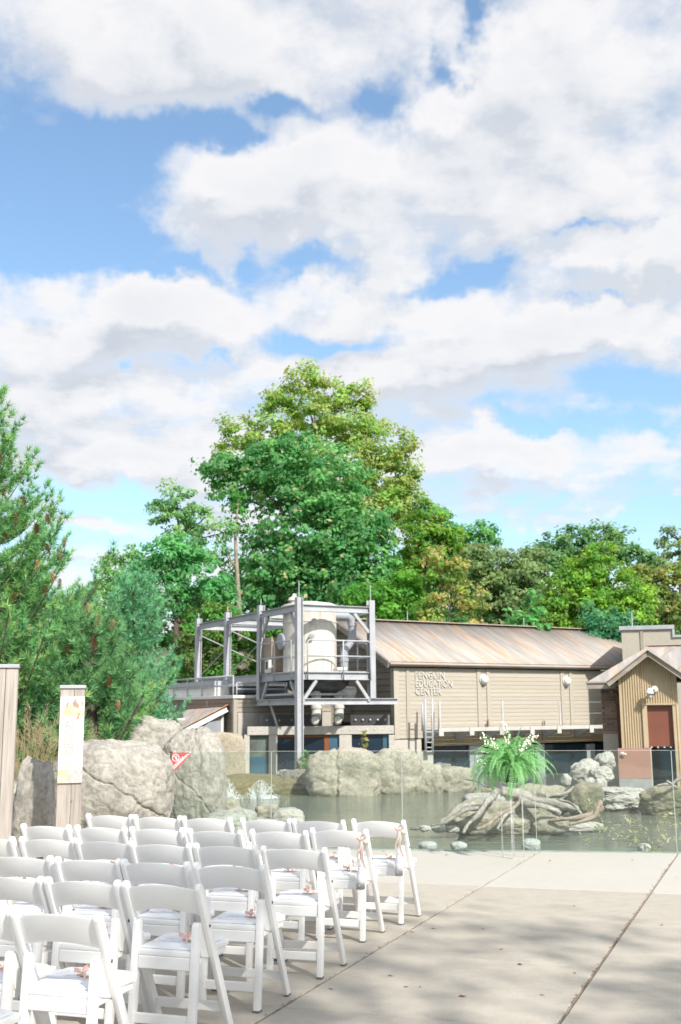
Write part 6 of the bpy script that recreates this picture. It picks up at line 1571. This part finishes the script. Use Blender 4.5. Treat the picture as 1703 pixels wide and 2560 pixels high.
# ================================================================== FOLDING CHAIRS
def leg_bar(x, ya, za, yb, zb, w, r):
    # flat bar in the y,z plane with a level foot and a rounded head
    d = Vector((0, yb - ya, zb - za)).normalized(); n = Vector((0, d.z, -d.y)); pts = []
    k = r / abs(n.y)
    pts += [Vector((0, ya - k, za)), Vector((0, ya + k, za))]
    c = Vector((0, yb, zb))
    for i in range(9):
        a = math.pi * i / 8; pts.append(c + n * r * math.cos(a) + d * r * math.sin(a))
    N_ = len(pts); m = MB(); m.add([p + Vector((x - w / 2, 0, 0)) for p in pts] + [p + Vector((x + w / 2, 0, 0)) for p in pts], [tuple(range(N_)), tuple(range(2 * N_ - 1, N_ - 1, -1))] + [(i, N_ + i, N_ + (i + 1) % N_, (i + 1) % N_) for i in range(N_)])
    return m
def make_chair(label):
    t = thing('folding_chair', label, 'chair'); t['group'] = 'white folding chairs'
    def yl(z): return -0.20 + (0.785 - z) / 0.785 * 0.41
    for sx in (-1, 1):
        x = sx * 0.205
        m = leg_bar(x, yl(0.008), 0.008, yl(0.757), 0.757, 0.028, 0.026); lg = smooth_angle(m.build('front_leg', M_chair, t, bevel=0.007, seg=2), 50)
        m = MB(); m.span((x - 0.015, yl(0) - 0.030, 0.0), (x + 0.015, yl(0) + 0.026, 0.012)); m.build('foot_cap', M_rubber, lg, bevel=0.003, seg=1)
        x2 = sx * 0.166
        m = leg_bar(x2, -0.168, 0.008, -0.124, 0.562, 0.036, 0.023); lg = smooth_angle(m.build('rear_leg', M_chair, t, bevel=0.007, seg=2), 50)
        m = MB(); m.span((x2 - 0.019, -0.194, 0.0), (x2 + 0.019, -0.142, 0.012)); m.build('foot_cap', M_rubber, lg, bevel=0.003, seg=1)
        # gusset joining rear leg to front leg
        x3 = sx * 0.187
        m = MB(); q = [(-0.125, 0.57), (-0.10, 0.60), (-0.07, 0.56), (0.0, 0.43), (-0.03, 0.40), (-0.11, 0.42)]
        m.add([(x3 - 0.004, y, z) for y, z in q] + [(x3 + 0.004, y, z) for y, z in q], [tuple(range(6)), tuple(range(11, 5, -1))] + [(i, 6 + i, 6 + (i + 1) % 6, (i + 1) % 6) for i in range(6)]); m.build('gusset', M_chair, t)
        m = MB(); m.lathe([(0.008, 0), (0.008, 0.004), (0.004, 0.006)], n=8); q = m.build('pivot_bolt', M_rubber, t); q.location = (sx * 0.2195, yl(0.565), 0.565); q.rotation_euler = (0, R(90 * sx), 0)
    # curved backrest
    n = 14; q = []
    for k in range(n + 1):
        f = k / n; x = -0.193 + 0.386 * f; c = 1 - (2 * f - 1) ** 2
        zt, zb = 0.746 + 0.024 * c, 0.617 + 0.030 * c
        for (z, dy) in ((zb, 0), (zb + 0.012, -0.004), (zt - 0.012, -0.004), (zt, 0)):
            y = yl(z) - 0.030 * c + 0.006
            q.append((x, y + dy - 0.009, z))
        for (z) in (zt, zb): q.append((x, yl(z) - 0.030 * c + 0.015, z))
    m = MB(); fs = []
    for k in range(n):
        for j in range(6): fs.append((6 * k + j, 6 * k + (j + 1) % 6, 6 * (k + 1) + (j + 1) % 6, 6 * (k + 1) + j))
    fs += [tuple(range(6)), tuple(6 * n + j for j in range(5, -1, -1))]
    m.add(q, fs); smooth_angle(m.build('backrest', M_chair, t), 35)
    # seat with rounded front
    pts = [(-0.176, -0.150), (0.176, -0.150), (0.182, 0.03), (0.196, 0.20), (0.180, 0.235), (0.10, 0.248), (-0.10, 0.248), (-0.180, 0.235), (-0.196, 0.20), (-0.182, 0.03)]
    m = MB(); nn = len(pts); m.add([(x, y, 0.418) for x, y in pts] + [(x, y, 0.446) for x, y in pts], [tuple(range(nn))[::-1], tuple(range(nn, 2 * nn))] + [(i, (i + 1) % nn, nn + (i + 1) % nn, nn + i) for i in range(nn)])
    smooth_angle(m.build('seat', M_chair, t, bevel=0.007, seg=2), 40)
    pp = [(x * 0.86, (y - 0.05) * 0.86 + 0.05) for x, y in pts]
    m = MB(); m.add([(x, y, 0.4465) for x, y in pp] + [(x, y, 0.4575) for x, y in pp], [tuple(range(nn))[::-1], tuple(range(nn, 2 * nn))] + [(i, (i + 1) % nn, nn + (i + 1) % nn, nn + i) for i in range(nn)])
    smooth_angle(m.build('seat_pad', M_pad, t, bevel=0.006, seg=2), 40)
    m = MB(); m.span((-0.146, -0.152, 0.355), (0.146, -0.136, 0.4175)); m.build('rear_apron', M_chair, t, bevel=0.004, seg=1)
    m = MB(); m.span((-0.17, 0.20, 0.392), (0.17, 0.214, 0.4175)); m.build('front_apron', M_chair, t, bevel=0.003, seg=1)
    for sx in (-1, 1):
        m = MB(); m.span((sx * 0.178 - 0.006, -0.11, 0.385), (sx * 0.178 + 0.006, 0.19, 0.4175)); m.build('seat_rail', M_chair, t, bevel=0.003, seg=1)
    m = MB(); m.span((-0.149, -0.170, 0.10), (0.149, -0.152, 0.15)); m.build('rear_stretcher', M_chair, t, bevel=0.006, seg=2)
    zf = 0.125; m = MB(); m.span((-0.192, yl(zf) - 0.009, 0.10), (0.192, yl(zf) + 0.009, 0.15)); m.build('front_stretcher', M_chair, t, bevel=0.006, seg=2)
    return t
ORD = ['first', 'second', 'third', 'fourth', 'fifth', 'sixth', 'seventh']
ROWN = ['front row by the pond', 'second row from the pond', 'third row from the pond', 'fourth row from the pond', 'fifth row from the pond', 'sixth row from the pond', 'rearmost row']
rows_px = [[(1012.8, 2047.5), (861.6, 2047), (727.7, 2044), (578, 2040), (453, 2036.5), (331, 2033)],
           [(919, 2070), (768, 2073), (604, 2072), (459, 2066), (314, 2063), (174, 2059.5)],
           [(816, 2116), (640, 2109), (476, 2105), (331, 2098), (189, 2092), (33, 2088)],
           [(663, 2159), (471, 2151), (300, 2144), (128, 2136)],
           [(501, 2207), (297, 2197), (105, 2188)],
           [(249, 2279), (34, 2266)], [None]]
FACE = 18.0
rot = Matrix.Rotation(R(-FACE), 3, 'Z')
spots = []
for ri, row in enumerate(rows_px):
    for ci, px_ in enumerate(row):
        if px_ is None:
            p = G(61, 2530, 0.446); off = Vector((0.19, 0.24, 0))
        else:
            p = G(px_[0] - 2, px_[1] + 2, 0.785); off = Vector((0.215, -0.20, 0))
        jr = random.uniform(-2.2, 2.2); rj = Matrix.Rotation(R(-FACE + jr), 3, 'Z')
        o_ = Vector((p.x, p.y, 0)) - rj @ off
        spots.append((ri, ci, o_, -FACE + jr))
chair0 = None; chairs = []
for ri, ci, o_, rz in spots:
    if ri == 6: lab = 'white folding chair at the very bottom left corner, only its seat showing'
    else: lab = f'white folding chair, {ORD[ci]} from the aisle in the {ROWN[ri]}'
    if ri < 2 and ci == 0: lab = f'white folding chair with peach ribbon, aisle end of the {ROWN[ri]}'
    if chair0 is None: chair0 = make_chair(lab); c = chair0
    else: c = copy_tree(chair0)
    c.location = o_; c.rotation_euler = (0, 0, R(rz)); c['label'] = lab; chairs.append((ri, ci, c, rz))
# programme cards with ribbon on the seats
def make_card():
    t = thing('paper_fan', '', 'paper fan')
    m = MB(); q = []
    n = 12
    for k in range(n + 1):
        a = R(200 - 220 * k / n); q.append((0.088 * math.cos(a), 0.10 + 0.088 * math.sin(a)))
    q += [(0.03, 0.0), (-0.03, 0.0)]
    nn = len(q); m.add([(x, y, 0.0) for x, y in q] + [(x, y, 0.0022) for x, y in q], [tuple(range(nn)), tuple(range(2 * nn - 1, nn - 1, -1))] + [(i, (i + 1) % nn, nn + (i + 1) % nn, nn + i) for i in range(nn)])
    m.build('card', M_paper, t)
    m = MB()
    for r_ in range(5): m.span((-0.05, 0.06 + r_ * 0.018, 0.0024), (0.05 - 0.015 * (r_ % 2), 0.064 + r_ * 0.018, 0.0027))
    o = m.build('printed_lines', M_inkl, t); o['kind'] = 'stuff'
    m = MB(); m.span((-0.008, -0.14, 0.0), (0.008, 0.03, 0.004)); m.build('stick', M_stick, t, loc=(0, 0, 0.0025))
    rb = MB()
    def loop(a0, L, wd):
        pts = []
        for k in range(9):
            s = k / 8 * math.pi * 2; pts.append(Vector((math.cos(a0) * L * (1 - math.cos(s)) / 2 - math.sin(a0) * wd * math.sin(s), math.sin(a0) * L * (1 - math.cos(s)) / 2 + math.cos(a0) * wd * math.sin(s), 0.012 + 0.016 * math.sin(s / 2))))
        v = []
        for p in pts: v += [p + Vector((0, 0, -0.008)), p + Vector((0, 0, 0.010))]
        rb.add(v, [(2 * k, 2 * k + 1, 2 * k + 3, 2 * k + 2) for k in range(8)])
    loop(0.3, 0.055, 0.014); loop(2.6, 0.055, 0.014)
    for a in (-0.6, -2.2, -1.5):
        v = []
        for k in range(6):
            f = k / 5; c = Vector((math.cos(a) * 0.10 * f, math.sin(a) * 0.10 * f, 0.012 + 0.012 * math.sin(f * 5))); s = Vector((-math.sin(a), math.cos(a), 0)) * 0.007; v += [c - s, c + s]
        rb.add(v, [(2 * k, 2 * k + 1, 2 * k + 3, 2 * k + 2) for k in range(5)])
    rb.v = [(x * 0.75, y * 0.75, z) for x, y, z in rb.v]; rb.build('ribbon', M_pink, t, loc=(0, -0.005, 0.004))
    return t
card0 = None
for ri, ci, c, rz in chairs:
    if ri == 6: lab = 'white paper fan with coral ribbon on the seat in the bottom left corner'
    else: lab = f'paper fan on the seat {ORD[ci]} from the aisle, {ROWN[ri]}'
    if card0 is None: card0 = make_card(); k = card0
    else: k = copy_tree(card0)
    k['label'] = lab; k['group'] = 'paper fans on the seats'
    loc = Vector(c.location) + Matrix.Rotation(R(rz), 3, 'Z') @ Vector((random.uniform(-0.02, 0.05), 0.03 + random.uniform(-0.02, 0.03), 0.4585))
    k.location = loc; k.rotation_euler = (0, 0, R(rz + random.uniform(60, 105)))
# peach ribbons with lace cones on the two front aisle chairs
for ri, nm in ((0, 'front row'), (1, 'second row')):
    c = [x for x in chairs if x[0] == ri and x[1] == 0][0]; rt = Matrix.Rotation(R(c[3]), 3, 'Z')
    base = Vector(c[2].location) + rt @ Vector((0.205, -0.19, 0.70))
    o = thing('ribbon_bow', f'peach ribbon bow tied round the aisle chair back of the {nm}', 'ribbon', base, c[3], 'peach ribbons on the aisle chairs')
    m = MB(); m.lathe([(0.030, -0.012), (0.034, 0), (0.030, 0.012)], n=14, cap=False); q = m.build('band', M_peach, o, smooth=True); q.scale = (0.75, 1.15, 1); q.location = (0, 0.0, 0.0)
    for (dx, dz, L) in ((-0.022, 0.022, 0.07), (0.012, 0.028, 0.06)):
        m = MB(); v = []
        for k in range(9):
            s = k / 8 * 2 * math.pi; p = Vector((-0.02 + dx * (1 - math.cos(s)) / 2 * 1.3, -0.045 - 0.01 * math.sin(s), dz * (1 - math.cos(s)) / 2 + 0.012 * math.sin(s))); v += [p + Vector((0.010, 0, 0)), p - Vector((0.010, 0, 0))]
        m.add(v, [(2 * k, 2 * k + 1, 2 * k + 3, 2 * k + 2) for k in range(8)]); m.build('loop', M_peach, o, smooth=True)
    for (dx, L) in ((-0.035, 0.15), (0.02, 0.19), (-0.005, 0.12)):
        m = MB(); v = []
        for k in range(9):
            f = k / 8; p = Vector((-0.02 + dx * f + 0.008 * math.sin(f * 7), -0.045 - 0.012 * math.sin(f * 5), -L * f)); v += [p + Vector((0.007, 0, 0)), p - Vector((0.007, 0, 0))]
        m.add(v, [(2 * k, 2 * k + 1, 2 * k + 3, 2 * k + 2) for k in range(8)]); m.build('tail', M_peach, o, smooth=True)
    o = thing('lace_cone', f'white lace paper cone hanging from the aisle chair of the {nm}', 'paper cone', base + rt @ Vector((-0.035, -0.03, -0.33)), c[3], 'lace cones on the aisle chairs')
    m = MB(); m.lathe([(0.028, 0.02), (0.031, 0.0), (0.027, 0.08), (0.010, 0.20), (0.004, 0.22)], n=18, cap=False); m.build('cone', M_paper, o, smooth=True)
    m = MB()
    for k in range(26):
        a = k * 2.4; f = (k + 1) / 29; r_ = 0.032 - 0.022 * f + 0.001; cpt = Vector((math.cos(a) * r_, math.sin(a) * r_, 0.18 * f + 0.01)); s_ = Vector((-math.sin(a), math.cos(a), 0)) * 0.007; u_ = Vector((0, 0, 0.007)); n_ = Vector((math.cos(a), math.sin(a), 0)) * 0.0012
        m.add([cpt - s_ + n_, cpt - u_ + n_, cpt + s_ + n_, cpt + u_ + n_], [(0, 1, 2, 3)])
    q = m.build('lace_holes', M_inkl, o); q['kind'] = 'stuff'
    m = MB(); m.tube([(0, 0, 0.22), (0.015, 0.01, 0.28), (0.03, 0.02, 0.33)], 0.004, 6); m.build('hanger', M_peach, o)

# ================================================================== FERN ON ITS CLEAR STAND
base = G(1284, 2144); base.z = 0.0
stnd = thing('acrylic_stand', 'tall clear acrylic four legged stand on the pale concrete', 'plant stand', base, 32)
HT = P(1284, 1958, base.y).z
hs_ = 0.083
for sx in (-1, 1):
    for sy in (-1, 1):
        m = MB(); m.tube([(sx * hs_, sy * hs_, 0.008), (sx * hs_, sy * hs_, HT)], 0.0085, 10); m.build('leg', M_acryl, stnd, smooth=True)
        m = MB(); m.tube([(sx * hs_, sy * hs_, HT * 0.5 - 0.018), (sx * hs_, sy * hs_, HT * 0.5 + 0.018)], 0.0115, 10); m.build('collar', M_pvcw, stnd)
m = MB(); m.span((-0.10, -0.10, 0), (0.10, 0.10, 0.0075)); m.build('base_plate', M_acryl, stnd)
m = MB(); m.span((-0.10, -0.10, HT + 0.001), (0.10, 0.10, HT + 0.009)); m.build('top_plate', M_acryl, stnd)
fz = HT + 0.0095
fern = thing('fern_arrangement', 'lush bright green fern with small white blossoms on the clear stand', 'potted fern', base + Vector((0, 0, fz)), 0)
m = MB(); m.lathe([(0.075, 0), (0.10, 0.12), (0.105, 0.15), (0.09, 0.15), (0.08, 0.13), (0.01, 0.13)], n=24); m.build('pot', simple('dark_green_pot', (0.03, 0.045, 0.03), None, 6, 0.5), fern, smooth=True)
gf = np.random.default_rng(77)
def frond_mesh(L, e0, droop, seed, wd=0.058):
    # rachis starts near the pot, rises at elevation e0 then droops; leaflets in pairs along it
    g = np.random.default_rng(seed); n = 27; p = np.zeros(3); pts = [p.copy()]; e = e0
    for i in range(n):
        e -= droop / n * (0.5 + 1.4 * i / n); p = p + np.array([math.cos(e), 0, math.sin(e)]) * L / n; pts.append(p.copy())
    v, q, tint = [], [], []
    pts = np.array(pts); bend = g.normal(0, 0.05) * L
    pts[:, 1] += bend * (np.linspace(0, 1, n + 1) ** 2)
    cb = np.array([0.23, 0.46, 0.21]) * g.uniform(0.8, 1.2)
    for i in range(2, n + 1):
        t = i / n; d = pts[i] - pts[i - 1]; d /= np.linalg.norm(d); side = np.array([0, 1, 0]); up = np.cross(d, side); up /= np.linalg.norm(up)
        if up[2] < 0: up = -up
        w = wd * min(1.0, 0.35 + t * 3) * (1 - t ** 3 * 0.85) * g.uniform(0.85, 1.1); lw = L / n * 0.40
        for s in (-1, 1):
            o_ = pts[i]; ax = side * s + d * 0.35; ax /= np.linalg.norm(ax); tip = o_ + ax * w - up * w * 0.22 + g.normal(0, 0.0025, 3); mid = o_ + ax * w * 0.5 + up * w * 0.05
            b = len(v); v += [o_ - d * lw * 0.5, mid - d * lw, tip, mid + d * lw]; q.append((b, b + 1, b + 2, b + 3)); c = cb * g.uniform(0.85, 1.2) * (1 + 0.35 * t); tint += [c] * 4
    # rachis
    for i in range(n):
        b = len(v); r_ = 0.0022; v += [pts[i] + [0, r_, 0.001], pts[i] - [0, r_, -0.001], pts[i + 1] - [0, r_, -0.001], pts[i + 1] + [0, r_, 0.001]]; q.append((b, b + 1, b + 2, b + 3)); tint += [np.array([0.16, 0.30, 0.08])] * 4
    return v, q, np.array(tint)
protos = []
for i in range(14):
    L = gf.uniform(0.40, 0.66); v, q, t = frond_mesh(L, R(gf.uniform(10, 80)), R(gf.uniform(80, 150)), 200 + i)
    o = np_mesh('frond', v, q, M_leaf, fern, np.clip(t, 0, 1)); protos.append(o)
up_protos = []
for i in range(4):
    v, q, t = frond_mesh(gf.uniform(0.42, 0.55), R(gf.uniform(72, 84)), R(gf.uniform(8, 30)), 300 + i, 0.030); up_protos.append(np_mesh('frond', v, q, M_leaf, fern, np.clip(t, 0, 1)))
allf = []
for i in range(130):
    if i < 14: o = protos[i]
    else: o = inst(protos[i % 14], fern, name='frond')
    a = gf.uniform(0, 2 * math.pi); s = gf.uniform(0.72, 1.04); r0 = 0.05
    o.location = (math.cos(a) * r0, math.sin(a) * r0, 0.145 + gf.uniform(0, 0.06)); o.rotation_euler = (gf.uniform(-.35, .35), gf.uniform(-0.45, 0.22), a); o.scale = (s, s, s)
for i in range(9):
    o = up_protos[i] if i < 4 else inst(up_protos[i % 4], fern, name='frond')
    o.location = (gf.normal(0, .04), gf.normal(0, .04), 0.15); o.rotation_euler = (gf.uniform(-.25, .25), gf.uniform(-.3, .3), gf.uniform(0, 6.28))
# stems of small pale blossoms
for i, (u, v) in enumerate(((1200, 1838), (1222, 1850), (1262, 1808), (1268, 1843), (1272, 1858), (1318, 1855), (1330, 1843), (1345, 1836), (1205, 1880), (1195, 1905), (1310, 1870), (1232, 1870))):
    tip = P(u, v, base.y + gf.uniform(-0.16, 0.12)) - (base + Vector((0, 0, fz))); st0 = Vector((tip.x * 0.1, tip.y * 0.1, 0.15))
    m = MB(); m.tube([st0, st0.lerp(tip, 0.6) + Vector((0, 0, 0.04)), tip], 0.0028, 5); stem = m.build('flower_stem', M_corr if False else MATS['dark_green_pot'], fern)
    m = MB()
    for k in range(14):
        f = gf.uniform(0.62, 1.0); c = st0.lerp(tip, f) + Vector(gf.normal(0, 0.016, 3)) + Vector((0, 0, 0.02)); 
        for a in range(5):
            an = a * 1.2566 + k; d1 = Vector((math.cos(an), math.sin(an) * 0.4, math.sin(an))) * 0.011; d2 = Vector((math.cos(an + .5), math.sin(an + .5) * 0.4, math.sin(an + .5))) * 0.008; d3 = Vector((math.cos(an - .5), math.sin(an - .5) * 0.4, math.sin(an - .5))) * 0.008
            m.add([c, c + d2, c + d1, c + d3], [(0, 1, 2, 3)])
    q = m.build('blossom', simple('cream_blossom', (0.84, 0.80, 0.70), (0.80, 0.72, 0.62), 20, 0.6) if 'cream_blossom' not in MATS else MATS['cream_blossom'], fern); q['kind'] = 'stuff'
# dark airy sprays on the right, and a few stray sprigs left
for (dirx, nsp, nm) in ((1, 7, 'wispy_sprig'), (-1, 3, 'wispy_sprig')):
    for i in range(nsp):
        L = gf.uniform(0.42, 0.62); v, q, t = frond_mesh(L, R(gf.uniform(20, 50)), R(gf.uniform(60, 110)), 400 + i + 20 * dirx, 0.020); o = np_mesh(nm, v[::1], q, M_leaf, fern, np.clip(t * np.array([0.45, 0.42, 0.7]), 0, 1))
        o.location = (0.04 * dirx, 0, 0.17); o.rotation_euler = (0, gf.uniform(-.2, .1), gf.uniform(-0.5, 0.5) + (0 if dirx > 0 else math.pi))

# ================================================================== SAPLING BEHIND THE GLASS AT RIGHT
sb = thing('willow_sapling', 'thin branched sapling with pale yellow leaves behind the right glass panel', 'sapling', P(1640, 2128, 13.3), 0)
SB = Vector(sb.location); lv, ln_ = [], []
for k, pts in enumerate(([(1640, 2128), (1590, 2105), (1540, 2100), (1480, 2095), (1455, 2100)], [(1640, 2128), (1600, 2080), (1560, 2060), (1520, 2085)], [(1640, 2128), (1610, 2070), (1570, 2040), (1540, 2045)], [(1640, 2128), (1650, 2080), (1680, 2045), (1700, 2060)], [(1640, 2128), (1560, 2090), (1510, 2050), (1480, 2010), (1470, 1990)], [(1640, 2128), (1660, 2100), (1690, 2090), (1715, 2100)], [(1640, 2128), (1620, 2090), (1560, 2085), (1500, 2070), (1490, 2060)], [(1640, 2128), (1640, 2060), (1650, 2040), (1670, 2030)])):
    q = [P(u, v, 13.3 + 0.15 * math.sin(k * 2 + i)) - SB for i, (u, v) in enumerate(pts)]
    m = MB(); m.tube(q, [0.005 - 0.0007 * i for i in range(len(q))], 5); m.build('twig', M_bark2, sb)
    for i in range(1, len(q)):
        for j in range(8):
            f = random.random(); c = q[i - 1].lerp(q[i], f) + Vector((random.gauss(0, 0.03), random.gauss(0, 0.03), random.gauss(-0.02, 0.035))); lv.append(c); ln_.append((0, -0.6, 0.6))
quads_from(sb, np.array(lv), np.array(ln_), 0.06, [(0.58, 0.55, 0.32), (0.66, 0.62, 0.40), (0.45, 0.46, 0.24)], np.random.default_rng(3), 'leaves', M_leaf, aspect=0.38)

# ================================================================== LITTER AND JOINT DEBRIS
lm = MB()
q = [(-0.035, 0, 0.004), (-0.012, 0.014, 0.012), (0.01, 0.02, 0.006), (0.04, 0.004, 0.014), (0.012, -0.017, 0.008), (-0.014, -0.013, 0.005)]
lm.add(q, [(0, 1, 5), (1, 2, 4, 5), (2, 3, 4)])
leaf0 = None
for i, (u, v) in enumerate(((829, 2473), (1031, 2331), (1015, 2468), (1156, 2492), (1357, 2488), (1253, 2374), (1116, 2138), (1144, 2133), (1581, 2150), (1209, 2323), (1437, 2433), (1300, 2412), (1444, 2153), (1375, 2152), (1655, 2313), (1692, 2194), (1050, 2468), (1085, 2322), (945, 2190), (960, 2128), (978, 2440), (1436, 2265))):
    if leaf0 is None: leaf0 = lm.build('fallen_leaf', M_dry); o = leaf0
    else: o = bpy.data.objects.new('fallen_leaf', leaf0.data); C.objects.link(o)
    o.location = G(u, v, 0.001); s = random.uniform(0.35, 0.75); o.scale = (s, s, s); o.rotation_euler = (0, 0, random.uniform(0, 6.28))
    tag(o, 'small dry brown leaf lying on the concrete slabs', 'leaf', 'fallen leaves on the plaza')
dm = MB()
for (s0, t0, t1, n) in ((0.0, -0.3, 7.2, 160), (SW, -0.3, 7.0, 300)):
    for k in range(n):
        t = random.uniform(t0, t1); p = xy(s0 + random.gauss(0, 0.008), t); s_ = random.uniform(0.004, 0.012); a = random.uniform(0, 3.14)
        c_, d_ = math.cos(a) * s_, math.sin(a) * s_
        dm.add([(p.x - c_, p.y - d_, 0.003), (p.x + d_ * .6, p.y - c_ * .6, 0.006), (p.x + c_, p.y + d_, 0.004), (p.x - d_ * .6, p.y + c_ * .6, 0.005)], [(0, 1, 2, 3)])
o = dm.build('joint_debris', M_dry); tag(o, 'orange leaf crumbs caught in the slab joints', 'leaf litter', None, 'stuff')

# ================================================================== SHADE TREE BEHIND THE CAMERA
def shade_tree():
    g = np.random.default_rng(55); o = thing('plane_tree', 'tall plane tree behind the camera that dapples the plaza', 'tree', (6.9, -6.4, -0.1)); o['group'] = 'trees behind the photographer'
    m = MB(); m.tube([(0, 0, -0.2), (0.1, 0, 4), (-0.2, 0.3, 9), (0, 0.4, 13)], [0.32, 0.26, 0.16, 0.04], 12); m.build('trunk', M_bark2, o, smooth=True)
    cen = []
    for c, r, n in (((-2.2, 2.0, 10.5), 2.6, 34), ((0.5, 1.0, 12.2), 2.6, 34), ((2.6, 0.5, 10.0), 2.4, 26), ((-4.6, 3.2, 9.0), 1.9, 20), ((0.2, 3.6, 10.0), 2.2, 26)):
        d = g.normal(0, 1, (n, 3)); d /= np.linalg.norm(d, axis=1, keepdims=True); cen.append(np.array(c) + d * r * g.uniform(.3, 1, (n, 1)) ** .5)
    cen = np.concatenate(cen); n = len(cen); per = 26
    lp = (cen[:, None, :] + g.normal(0, 0.34, (n, per, 3))).reshape(-1, 3)
    quads_from(o, lp, np.tile([0, 0, 0.8], (len(lp), 1)), 0.20, g_mid, g, 'crown', M_leaf)
    for i in range(10):
        e = Vector(cen[i * (n // 10)]); m = MB(); m.tube([(0, 0.1, e.z - 3.0), (e.x * 0.5, e.y * 0.5, e.z - 1.2), e], [0.09, 0.06, 0.02], 7); m.build('limb', M_bark2, o, smooth=True)
shade_tree()
